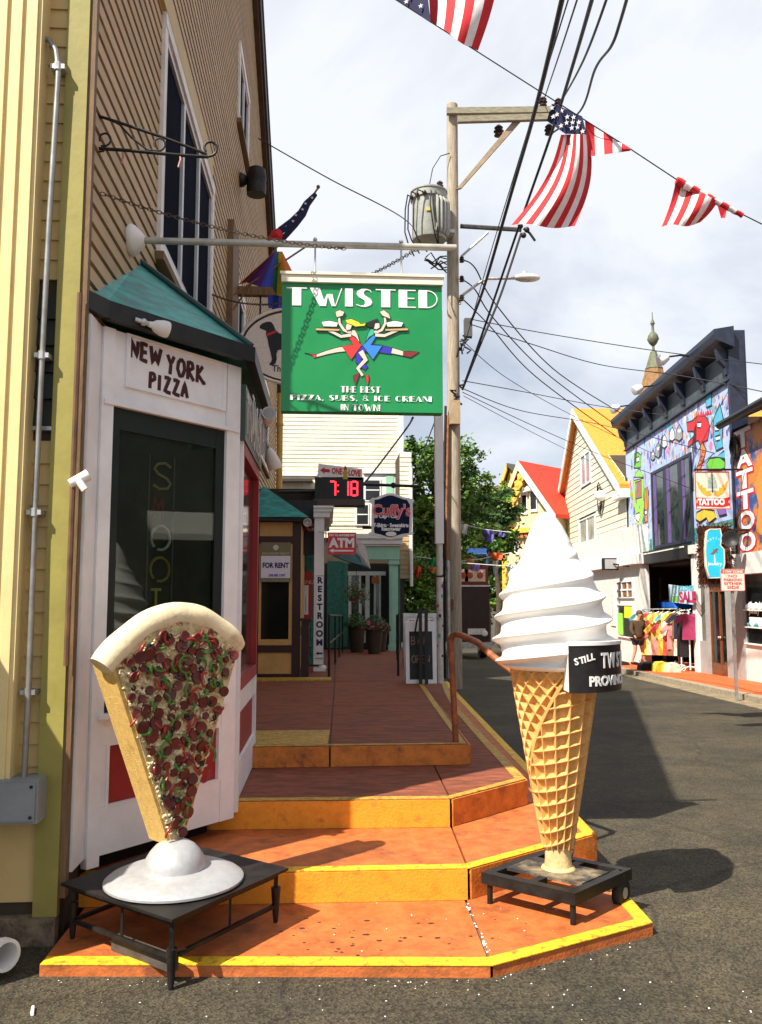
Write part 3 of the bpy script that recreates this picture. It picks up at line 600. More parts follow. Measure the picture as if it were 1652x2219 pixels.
for i in range(34):
    while True:
        u = random.uniform(-.42,.42); v = random.uniform(.03,.97)
        if inface(u, v, .015): break
    n_ = (FZ.n+V((random.uniform(-.4,.4), 0, random.uniform(-.4,.4)))).normalized(); a_ = n_.orthogonal().normalized(); b_ = n_.cross(a_); c_ = FZ.p(u, v, .019)
    obj('olive_ring', MB().tube([c_+(a_*math.cos(k*math.pi/5)+b_*math.sin(k*math.pi/5))*.0095 for k in range(10)], .0048, 5, closed=True), OLV, piz, True)
# ============================================================ GIANT SOFT ICE on its cart
CZ = .205
cf, cr_, cl = V((1.189,4.195,0)), V((1.595,4.555,0)), V((.80,4.545,0)); cb = cr_+cl-cf
CART = M('chipped black cart paint', (.012,.012,.011), .45, .4, 10, .2, 60, .0, .25, mottled=((.16,.15,.13), 12, .66, .76))
cart = thing('statue_cart', 'low black steel dolly with frame and wheel under the giant ice cream cone', 'cart', (cf.x, cf.y, .05))
FC = Frame((cl.x,cl.y,CZ), cf-cl); LA = (cf-cl).length; LB = (cr_-cf).length
FCt = Frame((cl.x,cl.y,CZ), cf-cl, cb-cl)          # in the plane of the top: u along the front rail, v to the back
def fbar(name, u0, u1, v0, v1, z0, z1): return obj(name, MB().fb(FCt, u0, u1, v0, v1, z0, z1), CART, cart)
rt = .05
fbar('rail', 0, LA, 0, rt, -.055, 0); fbar('rail', 0, LA, LB-rt, LB, -.055, 0); fbar('rail', 0, rt, rt+.001, LB-rt-.001, -.055, 0); fbar('rail', LA-rt, LA, rt+.001, LB-rt-.001, -.055, 0)
fbar('crossbar', LA*.46, LA*.46+.045, rt+.001, LB*.27, -.045, -.002); fbar('crossbar', LA*.46, LA*.46+.045, LB*.75, LB-rt-.001, -.045, -.002)
obj('mounting_plate', MB().fb(FCt, rt+.001, LA-rt-.001, LB*.27, LB*.75, -.012, .004), M('dusty black plate', (.035,.03,.026), .6, .4, 6, .2, 60, mottled=((.34,.26,.15), 5, .50, .72)), cart)
for (u, v) in ((.03,.03),(LA-.03,.03),(.03,LB-.03)):
    p = FCt.p(u, v, 0); gzc = .05 if u+v < LA+LB-.2 else .0
    obj('leg', MB().tube([(p.x,p.y,.05),(p.x,p.y,CZ-.05)], .015, 10), CART, cart)
wp = FCt.p(LA-.03, LB-.06, -.11); ax = FCt.r
wh = obj('wheel', MB().lathe(wp, [(.03,-.022),(.068,-.022),(.076,-.012),(.076,.012),(.068,.022),(.03,.022)], 28, ax), M('black rubber tyre', (.012,.012,.012), .7, .2), cart, True)
obj('hub', MB().lathe(wp, [(.028,-.026),(.028,.026)], 14, ax), STEEL, wh); obj('fork', MB().tube([wp+V((0,0,.0)), wp+V((0,0,.11))], .012, 6), CART, cart)
IC = V((1.213,4.58,0))
ice = thing('ice_cream_statue', 'giant white soft serve ice cream statue in a brown waffle cone', 'statue', (IC.x, IC.y, CZ))
WAF = M('waffle cone paint', (.66,.37,.12), .5, .10, 12, .1, 90, 0, .4, mottled=((.42,.20,.05), 4, .62, .8))
ICEW = M('white fibreglass ice', (.86,.85,.82), .4, .03, 4, .04, 20, 0, .45)
tocam = math.atan2(-IC.y, -IC.x)                    # angle from the axis towards the viewer
z0c, z1c = CZ+.05, 1.255
def cr0(z): t = (z-z0c)/(z1c-z0c); return .066+.172*t**.93
mb = MB(); NT, NZ = 300, 240; cell = .070
for j in range(NZ+1):
    z = z0c+.06+(z1c-z0c-.06)*j/NZ; R0 = cr0(z)
    for i in range(NT):
        th = 2*math.pi*i/NT; d = (th+math.pi) % (2*math.pi)-math.pi      # d: 0 faces the viewer, + to the viewer's right
        seam = rad(22)-(z1c-z)/(z1c-z0c)*rad(155)
        if d > seam:
            a = d*.175/cell*1.02; b = (z-.02*math.sin(d*1.2)-.03*d*.3)/cell
        else:
            q = d*.19; a = (q*.9+z*.62)/(cell*.86); b = (-q*.9+z*.62)/(cell*.86)
        fa = abs((a % 1)-.5)*2; fb_ = abs((b % 1)-.5)*2; e_ = max(fa, fb_)
        h = min(1, max(0, (e_-.58)/.34)); 
        if abs(d-seam) < .05: h = 1.0
        ang = tocam+d
        r = R0-.026+.028*h
        mb.v.append(V((IC.x+math.cos(ang)*r, IC.y+math.sin(ang)*r, z)))
for j in range(NZ):
    for i in range(NT): mb.f.append((j*NT+i, j*NT+(i+1) % NT, (j+1)*NT+(i+1) % NT, (j+1)*NT+i))
obj('waffle_cone', mb, WAF, ice, recalc=False)
obj('cone_foot', MB().lathe((IC.x,IC.y,CZ), [(.09,.0),(.085,.010),(.072,.018),(.068,.05),(.066,.10),(.062,.115),(.05,.12)], 32), M('pale cone stem', (.62,.42,.2), .6, .2, 12, .3, 60), ice, True)
mb = MB(); NT, NZ = 144, 220; zb = 1.235; ztp = 2.075
def envel(t):    # outline radius of the swirl
    pts = [(0,.235),(.02,.275),(.06,.305),(.12,.312),(.21,.310),(.345,.296),(.464,.272),(.56,.240),(.63,.205),(.69,.168),(.76,.136),(.83,.112),(.90,.086),(.95,.060),(.985,.034),(1,.010)]
    for k in range(len(pts)-1):
        if t <= pts[k+1][0]: f_ = (t-pts[k][0])/(pts[k+1][0]-pts[k][0]); return pts[k][1]+(pts[k+1][1]-pts[k][1])*f_
    return .006
for j in range(NZ+1):
    t = j/NZ
    for i in range(NT):
        th = 2*math.pi*i/NT
        tt = t-.02*math.cos(th)*(1-t)
        turns = 7.0*(1-(1-min(t, .99))**1.0)
        ph = (turns*1.0-th/(2*math.pi)*2.0+.25) % 1.0
        amp = .050*max(0, 1-t/.80)**.7
        lobe = (.5+.5*math.cos(2*math.pi*ph+.75*math.sin(2*math.pi*ph)))**1.15
        R = envel(t)
        r = R-amp*.75+amp*1.15*lobe if t > .03 else R
        ang = tocam+th+math.pi
        lean = .02*t*t
        zz = zb+(ztp-zb)*t + .020*math.cos(th*1+1.0)*(1-t)*0 
        mb.v.append(V((IC.x-lean*1.5+math.cos(ang)*r, IC.y+math.sin(ang)*r, zz)))
for j in range(NZ):
    for i in range(NT): mb.f.append((j*NT+i, j*NT+(i+1) % NT, (j+1)*NT+(i+1) % NT, (j+1)*NT+i))
mb.f.append(tuple(range(NT-1,-1,-1))); mb.f.append(tuple(NZ*NT+i for i in range(NT)))
o_ = obj('swirl', mb, ICEW, ice, recalc=False)
o_.data.polygons.foreach_set('use_smooth', [True]*len(o_.data.polygons))
# curved advertising sleeve on the cone
sg = obj('sleeve', MB(), WHITE, ice) if False else None
def curve_pt(d, z, r): return V((IC.x+math.cos(tocam+d)*r, IC.y+math.sin(tocam+d)*r, z))
d0, d1 = rad(12), rad(112); Rs = .345; za, zc = 1.145, 1.385
def sector(r0, r1, a, b, z0, z1, n=24):
    m = MB()
    for i in range(n+1):
        d = a+(b-a)*i/n; m.v += [curve_pt(d, z0, r0), curve_pt(d, z0, r1), curve_pt(d, z1, r1), curve_pt(d, z1, r0)]
    for i in range(n):
        A = 4*i; B = A+4; m.f += [(A,B,B+1,A+1),(A+1,B+1,B+2,A+2),(A+2,B+2,B+3,A+3),(A+3,B+3,B,A)]
    m.f += [(0,1,2,3),(4*n+3,4*n+2,4*n+1,4*n)]
    return m
slv = obj('sleeve', sector(.19, Rs-.012, d0, d1, za, zc-.004), WHITE, ice)
obj('sign_panel', sector(Rs-.0115, Rs, d0, d1, za-.004, zc-.012), BLACK, slv)
obj('rim', sector(Rs-.05, Rs+.004, d0, d1, zc-.0115, zc+.006), ICEW, slv)
def curved_text(s, size, dstart, z, rot=0, bold=0., xs=1.):
    t = textmesh(s, size, .003, bold, 'LEFT'); m = MB(); m.f = t.f
    for q in t.v:
        a = q.x*xs*math.cos(rot)-q.y*math.sin(rot); b = q.x*xs*math.sin(rot)+q.y*math.cos(rot)
        m.v.append(curve_pt(dstart+a/Rs, z+b, Rs+.0022+q.z))
    return obj('lettering', m, M('white sign lettering', (.8,.8,.78), .5, .05), slv, recalc=False)
for i, ch in enumerate('STILL'): curved_text(ch, .046, d0+rad((5,9.2,13.2,15.6,19.6)[i]), 1.278+.006*i, rad(14-i*2), .0012)
for i, ch in enumerate('TWISTED'): curved_text(ch, .105, d0+rad(30+i*7.4), 1.262, 0, .002, .64)
curved_text('PROVINCETOWN', .066, d0+rad(17), 1.175, 0, .0022)
# chain hanging behind the cone
def chain(name, p0, p1, sag, label, link=.035, r=.004, mat=STEEL, group=None):
    p0, p1 = V(p0), V(p1); n = max(3, int((p1-p0).length*1.03/(link*.72))); m = MB()
    P = [p0.lerp(p1, i/n)-V((0,0,sag*4*(i/n)*(1-i/n))) for i in range(n+1)]
    for i in range(n):
        c = (P[i]+P[i+1])/2; t = (P[i+1]-P[i]).normalized(); a = t.orthogonal().normalized(); b = t.cross(a)
        x = a if i % 2 else b
        pts = [c+t*math.cos(k*math.pi/4)*link*.5+x*math.sin(k*math.pi/4)*link*.27 for k in range(8)]
        m.tube(pts, r, 5, closed=True)
    return single(name, m, mat, label, 'chain', group)
chain('chain', (IC.x+.14,IC.y+.10,.50), (IC.x+.10,IC.y+.12,.215), .0, 'short steel chain hanging from the waffle cone to its dolly', .04, .005)
# ============================================================ orange handrail
hr = thing('handrail', 'weathered orange handrail bent over beside the top step', 'handrail', onz(990,1608,.522))
q0 = onz(988,1608,.522); q0 = V((q0.x,q0.y,.522))
top = onY(977,1385,q0.y); 
HR = M('weathered orange handrail paint', (.30,.095,.035), .55, .3, 12, .3, 60, mottled=((.10,.045,.03), 7, .5, .7))
pts = [q0, q0.lerp(top, .5), q0.lerp(top, .93)]
e1 = V((2.05, 5.2, .62))
bend = [top+V((.0,.0,.0)), top+V((.012,-.02,.028)), top+V((.035,-.06,.040)), top+V((.075,-.12,.030))]
obj('post', MB().tube(pts+[top+V((0,0,-.01))], .024, 12), HR, hr, True)
rl = bend+[onY(1035,1392,q0.y-.45), onY(1066,1420,q0.y-.75), onY(1160,1492,q0.y-.95)]
obj('rail', MB().tube([top+V((0,0,-.012))]+rl, .024, 12), HR, hr, True)
last = rl[-1]; obj('lower_post', MB().tube([last+V((.0,.0,0)), V((last.x+.01,last.y-.03,last.z-.08)), V((last.x+.01,last.y-.03,.372))], .022, 10), HR, hr, True)
# litter
LIT = M('white litter', (.75,.74,.72), .7, .1)
pp = onz(683,1945,.05); 
single('paper_wrapper', MB().add([pp+V((-.035,0,0)), pp+V((.03,-.01,0)), pp+V((.025,.03,.0)), pp+V((-.005,.012,.045))], [(0,1,3),(1,2,3),(2,0,3),(0,2,1)]), LIT, 'crumpled paper wrapper lying at the foot of the first riser', 'litter')
pp = onz(70,2195,.004)
single('cigarette_end', MB().tube([pp+V((-.008,.035,.006)), pp+V((.008,-.025,.006))], .007, 8), LIT, 'white cigarette end lying on the asphalt before the yellow building', 'litter')
lt = MB()
for i in range(150):
    k = i % 3
    if k == 0: x = random.uniform(100,1400); y = 2128-(max(0, x-1065)*.27)+random.uniform(-4,10); z = 0
    elif k == 1: x = random.uniform(150,1640); y = random.uniform(2120,2215); z = 0
    else: x = random.uniform(600,1350); y = random.uniform(1930,2090); z = .052
    if k == 2 and random.random() < .5: continue
    p = onz(x, y, z); r_ = random.uniform(.0018,.0055)
    lt.ball(p+V((0,0,r_*.3)), r_, 5, (1,random.uniform(.6,1.4),.5))
for t in range(26):
    y = 4.0+t*.026; lt.ball((.725+random.uniform(-.008,.008), random.uniform(3.85,4.55), .05), random.uniform(.003,.008), 5, (1,1.4,.5))
tag(obj('litter_crumbs', lt, LIT), 'scattered white crumbs of litter along the yellow edge and asphalt', 'litter', kind='stuff')
# dark gum spots and scuffs trodden into the lower slab
gm = MB()
for i in range(46):
    p = onz(random.gauss(800,160), random.uniform(1990,2090), .051); r_ = random.uniform(.003,.012); n_ = 7; b_ = len(gm.v)
    gm.v += [V((p.x+r_*random.uniform(.6,1.2)*math.cos(k*6.283/n_)*1.5, p.y+r_*random.uniform(.6,1.2)*math.sin(k*6.283/n_), .0512)) for k in range(n_)]; gm.f.append(tuple(range(b_, b_+n_)))
tag(obj('gum_spots', gm, M('dark gum', (.05,.022,.015), .8, .2), recalc=False), 'dark gum spots trodden into the orange slab', 'stain', kind='stuff')
# ============================================================ SIGNS ON THE SHOP SIDE
# --- sign pole, chains, green hanging sign
RY = 5.19
PIPE = M('grey painted pipe', (.42,.40,.36), .45, .15, 10, .1, 60, .3)
sp = thing('sign_pole', 'long grey pipe with bell flange standing out from the tan wall', 'sign pole', (XW,RY,3.81))
obj('pipe', MB().tube([(XW+.02,RY,3.81), (.80,RY,3.815)], .021, 12), PIPE, sp, True)
obj('flange', MB().lathe((XW+.015,RY,3.81), [(.095,0),(.10,.02),(.09,.04),(.055,.075),(.03,.095)], 20, (1,0,0)), OLDWHITE, sp, True)
chain('chain', (XW+.03,4.47,3.76), (.10,RY,3.79), .05, 'rusty chain stretched from the building corner to the sign pipe', .036, .0026, M('rusty chain', (.10,.07,.05), .6, .3, 20, 0, 1, .4))
chain('chain', (.55,RY,3.80), (XW+.03,8.7,4.75), .22, 'rusty chain running from the sign pipe back to the tall windows', .040, .0028, MATS['rusty chain'])
GREEN = M('green sign enamel', (.005,.22,.062), .38, .05, 4, .0, 1, 0, .45); CAPM = M('cream sign cap', (.75,.70,.56), .5, .1, 6, .1, 40, stretch=(.3,1,8))
FG = Frame((0,RY-.045,0), (1,0,0))
(gx0, gz1), (gx1, gz0) = FG.px(612,612), FG.px(960,895)
gs = thing('hanging_sign', 'large green hanging shop sign with white art deco letters and two dancing waitresses', 'sign', ((gx0+gx1)/2,RY,gz0))
obj('panel', MB().fb(FG, gx0, gx1, gz0, gz1, -.09, 0), GREEN, gs)
obj('cap', MB().fb(FG, gx0-.004, gx1+.004, gz1+.0005, gz1+.045, -.10, .022).fb(FG, gx0-.012, gx1+.012, gz1+.0455, gz1+.062, -.11, .032), CAPM, gs)
for u in (gx0+.2, gx1-.25): obj('hanger', MB().tube([(u,RY,gz1+.06),(u,RY,3.80)], .006, 6).ball((u,RY,3.845), .014, 8), STEEL, gs)
zg = zoom(600,560,600)
def gp(a, b): return FG.px(*zg(a, b))
GW = M('white sign print', (.82,.83,.82), .5, .03); SHD = M('grey sign print', (.33,.50,.42), .5, .03)
def deco(F, ch, u, v, h, wd):
    """broadway style capitals: one fat stroke, hairlines elsewhere; list of polygons"""
    t = h*.05; P = []
    R_ = lambda a, b, c, d: P.append([(u+a,v+b),(u+c,v+b),(u+c,v+d),(u+a,v+d)])
    def arc(cx, cy, rx, ry, a0, a1, tw, n=14):
        o = [(u+cx+rx*math.cos(a0+(a1-a0)*k/n), v+cy+ry*math.sin(a0+(a1-a0)*k/n)) for k in range(n+1)]
        i = [(u+cx+(rx-tw)*math.cos(a0+(a1-a0)*k/n), v+cy+(ry-t)*math.sin(a0+(a1-a0)*k/n)) for k in range(n+1)]
        for k in range(n): P.append([o[k], o[k+1], i[k+1], i[k]])
    f = wd*.5; pi = math.pi
    if ch == 'T': R_(0, h-t, wd, h); R_(wd*.28, 0, wd*.72, h-t)
    elif ch == 'W':
        P.append([(u,v+h),(u+wd*.30,v+h),(u+wd*.50,v),(u+wd*.30,v)]); P.append([(u+wd*.50,v),(u+wd*.56,v+h*.62),(u+wd*.53,v+h*.66),(u+wd*.44,v+h*.3)])
        P.append([(u+wd*.53,v+h*.66),(u+wd*.70,v+h*.66),(u+wd*.78,v),(u+wd*.68,v)]); P.append([(u+wd*.78,v),(u+wd*.97,v+h),(u+wd,v+h),(u+wd*.80,v)])
    elif ch in 'I!': R_(0, 0 if ch == 'I' else h*.25, wd, h); ch == '!' and R_(0, 0, wd, h*.15)
    elif ch == 'E': R_(0, 0, f, h); R_(f, h-t, wd, h); R_(f, h*.5, wd*.92, h*.5+t); R_(f, 0, wd, t)
    elif ch == 'D': R_(0, 0, f*.9, h); arc(f*.9, h/2, wd-f*.9, h/2, -pi/2, pi/2, t)
    elif ch == 'S':
        c = [(wd*.92,h*.86),(wd*.62,h),(wd*.30,h*.95),(wd*.06,h*.78),(wd*.14,h*.60),(wd*.62,h*.30),(wd*.66,h*.14),(wd*.40,h*.03),(wd*.04,h*.10)]
        d = [(wd*.40,0),(wd*.72,h*.02),(wd*.98,h*.20),(wd*.92,h*.42),(wd*.52,h*.66),(wd*.40,h*.82),(wd*.56,h*.94),(wd*.90,h*.80)]
        A = [(u+x,v+y) for x, y in [(.92,.82),(.86,.94),(.62,1),(.36,1),(.12,.88),(.05,.72),(.18,.54),(.52,.36),(.56,.20),(.48,.08),(.30,.05),(.04,.14),(.04,.10),(.32,0),(.62,0),(.88,.10),(.97,.26),(.88,.44),(.56,.62),(.46,.76),(.52,.90),(.66,.95),(.84,.90),(.90,.80)] for x, y in [(x*wd, y*h)]]
        n = 12
        for k in range(11): P.append([A[k], A[k+1], A[23-k-1], A[23-k]])
    elif ch in 'HN': R_(0, 0, f*.8, h); R_(wd-t, 0, wd, h); (R_(f*.8, h*.5, wd-t, h*.5+t) if ch == 'H' else P.append([(u+f*.5,v+h),(u+f*.8,v+h),(u+wd,v),(u+wd-t*2,v)]))
    elif ch == 'B': R_(0, 0, f*.85, h); arc(f*.85, h*.26, wd-f*.85, h*.26, -pi/2, pi/2, t); arc(f*.85, h*.76, (wd-f*.85)*.85, h*.24, -pi/2, pi/2, t)
    elif ch in 'PR':
        R_(0, 0, f*.85, h); arc(f*.85, h*.74, wd-f*.85, h*.26, -pi/2, pi/2, t)
        if ch == 'R': P.append([(u+f*.85,v+h*.48),(u+f*1.1,v+h*.48),(u+wd,v),(u+wd*.75,v)])
    elif ch == 'Z': R_(0, h-t, wd, h); R_(0, 0, wd, t); P.append([(u,v+t),(u+f,v+t),(u+wd,v+h-t),(u+wd-f,v+h-t)])
    elif ch == 'A': P.append([(u,v),(u+t*1.2,v),(u+wd*.5,v+h),(u+wd*.42,v+h)]); P.append([(u+wd*.42,v+h),(u+wd*.5,v+h),(u+wd,v),(u+wd*.55,v)]); R_(wd*.2, h*.28, wd*.55, h*.28+t)
    elif ch in 'OC':
        arc(wd/2, h/2, wd/2, h/2, pi/2, 1.5*pi, wd*.36); 
        if ch == 'O': arc(wd/2, h/2, wd/2, h/2, -pi/2, pi/2, t)
        else: arc(wd/2, h/2, wd/2, h/2, pi*.25, pi/2, t); arc(wd/2, h/2, wd/2, h/2, -pi/2, -pi*.25, t)
    elif ch == 'U': R_(0, h*.3, f*.8, h); R_(wd-t, h*.3, wd, h); arc(wd/2, h*.3, wd/2, h*.3, pi, 2*pi, t*1.6)
    elif ch == 'M': R_(0, 0, t, h); R_(wd-f*.7, 0, wd, h); P.append([(u,v+h),(u+f*.5,v+h),(u+wd*.6,v+h*.1),(u+wd*.45,v+h*.1)]); P.append([(u+wd*.45,v+h*.1),(u+wd*.6,v+h*.1),(u+wd,v+h),(u+wd-t,v+h)])
    elif ch == ',': P.append([(u,v),(u+wd,v),(u+wd,v+h*.12),(u,v+h*.12)]); P.append([(u+wd*.5,v),(u+wd,v),(u+wd*.2,v-h*.14)])
    elif ch == '&':
        arc(wd*.42, h*.26, wd*.42, h*.26, 0, 2*pi, t*1.8); arc(wd*.42, h*.76, wd*.30, h*.24, 0, 2*pi, t*1.8); P.append([(u+wd*.5,v+h*.3),(u+wd*.62,v+h*.36),(u+wd,v),(u+wd*.8,v)])
    return P
def deco_line(F, text, x0, x1, yt, yb, parent, shadow=True, bigT=False):
    (ua, vt), (ub, vb) = F.px(*zg(x0, yt)), F.px(*zg(x1, yb)); h = vt-vb
    wd = {'I':.32,'W':1.35,',':.18,' ':.45,'!':.26,'M':1.15,'T':.85,'S':.72,'E':.72}
    tot = sum(wd.get(c, .8)+.12 for c in text)-.12; k = (ub-ua)/tot; u = ua; i = 0
    for c in text:
        m = MB(); ms = MB()
        for P in (deco(F, c, u, vb, h, wd.get(c, .8)*k) if c != ' ' else []):
            m.prism(F, P, .003, .005+.0002*(i % 5)); 
            if shadow: ms.prism(F, [(a+h*.035, b-h*.035) for a, b in P], .0005, .0015+.0002*(i % 4))
            i += 1
        u += (wd.get(c, .8)+.12)*k
        if m.v: obj('letter', m, GW, parent)
        if ms.v: obj('letter_shadow', ms, SHD, parent)
deco_line(FG, 'TWISTED', 325, 1365, 440, 585, gs); deco_line(FG, 'THE BEST', 698, 972, 1122, 1168, gs, False); deco_line(FG, 'PIZZA, SUBS, & ICE CREAM', 350, 1325, 1180, 1230, gs, False); deco_line(FG, 'IN TOWN!', 698, 970, 1246, 1292, gs, False)
SKIN = M('pale skin print', (.66,.55,.46), .5, .03); HAIRY = M('yellow hair print', (.80,.66,.03), .5, .03); REDS = M('red dress print', (.70,.03,.03), .5, .03)
BLUE1 = M('blue dress print', (.03,.20,.62), .5, .03); BLUE2 = M('royal blue print', (.03,.03,.38), .5, .03); TEALP = M('teal top print', (.04,.42,.28), .5, .03); MAR = M('maroon shoe print', (.20,.02,.02), .5, .03); TANP = M('tray print', (.55,.36,.16), .5, .03)
wl = [.002]
def art(pts, mat, outline=True, name='printed_figure', parent=None, conv=None, F=None):
    P = [(conv or gp)(a, b) for a, b in pts]; wl[0] += .0004; F = F or FG; parent = parent or gs
    if outline: obj('ink_outline', MB().stroke(F, P, .004 if F is FG else .05, wl[0], wl[0]+.0003, True), BLACK, parent)
    obj(name, MB().prism(F, P, .0005, wl[0]+.0002), mat, parent)
def limb(pts, wid, mat, taper=.6, conv=None, F=None, parent=None, name='printed_figure', outline=True):
    n = len(pts); A = []; B = []
    for i, p in enumerate(pts):
        a = pts[max(0, i-1)]; b = pts[min(n-1, i+1)]; d = math.hypot(b[0]-a[0], b[1]-a[1]); nx_, ny_ = -(b[1]-a[1])/d, (b[0]-a[0])/d; w_ = wid*(1-(1-taper)*i/(n-1))/2
        A.append((p[0]+nx_*w_, p[1]+ny_*w_)); B.append((p[0]-nx_*w_, p[1]-ny_*w_))
    art(A+B[::-1], mat, outline, name, parent, conv, F)
def mir(p): return [(1693-x, y) for x, y in p]
# the pair, back to back
limb([(830,860),(740,862),(672,872),(600,890),(530,912)], 46, SKIN, .45); art([(530,905),(450,893),(505,910),(515,928),(532,922)], REDS)
limb([(860,860),(960,862),(1050,880)], 60, BLUE2, .75); limb([(1050,876),(1135,898)], 40, SKIN, .8); art([(1130,885),(1175,880),(1240,886),(1180,925),(1128,912)], MAR)
limb([(850,850),(830,900),(820,950),(875,1000)], 62, BLUE2, .5); limb([(835,880),(870,940),(815,1000),(850,1050)], 40, SKIN, .55)
art([(785,1050),(830,1030),(815,1075),(800,1118),(790,1080)], MAR); art([(868,1050),(890,1045),(892,1080),(884,1118),(872,1080)], REDS)
art([(765,770),(800,790),(830,825),(842,842),(770,940),(708,845),(785,838),(765,805),(748,785)], REDS)
art([(925,770),(900,790),(865,825),(848,842),(920,940),(985,845),(905,838),(928,805),(940,785)], BLUE1)
art([(768,768),(800,785),(830,822),(812,760),(795,735),(765,738)], SKIN); art([(925,768),(895,785),(868,822),(885,760),(905,728),(935,735)], TEALP)
limb([(770,755),(720,735),(690,690),(685,630)], 26, SKIN, .7); limb([(770,770),(700,780),(640,750),(605,735)], 26, SKIN, .7)
limb([(930,755),(980,735),(1005,690),(1000,630)], 26, SKIN, .7); limb([(935,770),(1000,775),(1060,750),(1100,735)], 26, SKIN, .7)
art([(528,722),(688,728),(688,744),(528,740)], TANP); art([(1005,728),(1160,722),(1160,740),(1005,744)], TANP)
art([(565,680),(620,672),(680,685),(670,715),(580,712)], GW); art([(1010,685),(1070,672),(1130,685),(1115,715),(1020,715)], GW)
art([(660,612),(690,598),(725,612),(712,640),(670,650)], SKIN); art([(965,612),(995,598),(1030,625),(1040,660),(985,640)], SKIN)
art([(738,690),(760,680),(780,700),(765,735),(740,740),(730,722)], SKIN); art([(935,688),(965,690),(968,720),(945,735),(925,728)], SKIN)
art([(730,668),(770,660),(820,680),(835,695),(870,690),(865,708),(800,715),(770,700),(740,690)], HAIRY); art([(870,690),(905,678),(950,660),(965,685),(930,690),(915,720),(885,712)], BLACK)
# --- wrought iron scroll bracket near the corner
FI = Frame((0,4.45,0), (1,0,0)); zi = zoom(200,0,500)
def ip(a, b, w=0): u, v = FI.px(*zi(a, b)); return FI.p(u, v, w)
br = thing('iron_bracket', 'black wrought iron scroll bracket on the corner of the tan wall', 'bracket', ip(60,1220))
def bar(pts, r, name='bar'): obj(name, MB().tube([ip(a, b) for a, b in pts], r, 8), IRON, br, True)
bar([(62,930),(300,1005),(700,1140),(1050,1275)], .0085); bar([(45,1222),(400,1245),(800,1282),(1000,1295),(1060,1298)], .0095); bar([(62,830),(55,1320)], .010, 'wall_plate')
def spiral(cx, cy, r0, r1, a0, a1, n=26): return [(cx+(r0+(r1-r0)*k/n)*math.cos(a0+(a1-a0)*k/n), cy+(r0+(r1-r0)*k/n)*math.sin(a0+(a1-a0)*k/n)) for k in range(n+1)]
bar(spiral(190,1110,135,135,2.6,5.0,10)+[(330,1030),(430,1140),(560,1240)], .0055, 'scroll'); bar(spiral(175,1120,135,135,2.6,1.4,6)+spiral(205,1150,60,38,2.0,-3.6,18), .0055, 'scroll')
bar([(560,1240)]+spiral(655,1190,60,35,1.9,-3.8,20), .0055, 'scroll'); bar([(1060,1298)]+spiral(1075,1225,68,40,1.6,-3.9,22), .007, 'scroll')
for a, b in ((355,1262),(830,1290)): obj('hook', MB().tube([ip(a,b), ip(a+6,b+30), ip(a-4,b+60), ip(a-14,b+95)], .006, 6), M('red white hook tape', (.45,.2,.16), .6, .5, 40), br)
# --- oval dog sign on timber arm
DY = 10.7; FD = Frame((0,DY,0), (1,0,0))
ov = thing('oval_sign', 'oval cream sign with black dog silhouette hanging from a brown timber arm', 'sign', FD.p(*FD.px(640,835)))
cu_, cv_ = FD.px(640,750); ru, rv = cu_-FD.px(519,750)[0], FD.px(640,668)[1]-cv_
ell = lambda k, a=1.: [(cu_+ru*a*math.cos(t*math.pi*2/48)-0, cv_+rv*(a-(1-a)*.35)*math.sin(t*math.pi*2/48)) for t in range(48)]
obj('board', MB().prism(FD, ell(1), -.06, -.012), M('maroon sign rim', (.06,.012,.012), .5), ov)
obj('rim', MB().tube([FD.p(a, b, 0) for a, b in ell(1)], .022, 8, closed=True), OLDWHITE, ov, True)
obj('face', MB().prism(FD, ell(1, .93), -.012, .002), M('cream sign face', (.72,.67,.60), .5, .08, 30), ov)
zd = zoom(560,760,260,1068); dp = lambda a, b: FD.px(*zd(a, b))
dog = [(372,235),(400,205),(450,188),(490,190),(515,220),(535,270),(570,305),(640,320),(800,330),(960,330),(1010,300),(1040,330),(1010,400),(1000,500),(1010,620),(980,640),(950,500),(900,470),(720,480),(600,475),(560,480),(545,520),(550,570),(535,620),(500,640),(470,630),(490,600),(500,570),(470,450),(450,350),(435,320),(440,280),(400,265),(375,255)]
obj('dog_silhouette', MB().prism(FD, [dp(a, b) for a, b in dog], .002, .006), BLACK, ov)
obj('dog_collar', MB().stroke(FD, [dp(440,330),(dp(500,305)),dp(545,285)], .03, .006, .009), RED, ov)
u_, v_ = dp(500,700); lettering(FD, u_, v_, 'The Black Dog', .12, BLACK, ov, .002, .85, .002, 'LEFT')
FA = Frame((0,DY,0), (1,0,0))
va, vb = FA.px(550,622)[1], FA.px(550,640)[1]
obj('arm', MB().fb(FA, XW+.02, .45, vb, va, -.07, .03), BROWN, ov)
obj('wall_post', MB().box(XW+.0, XW+.09, DY-.6, DY+.1, 4.6, 6.2), BROWN, ov)
for u in (cu_-.45, cu_+.45): obj('hanger', MB().tube([FD.p(u, cv_+rv*.75, -.03), FD.p(u, vb, -.03)], .012, 6), IRON, ov)
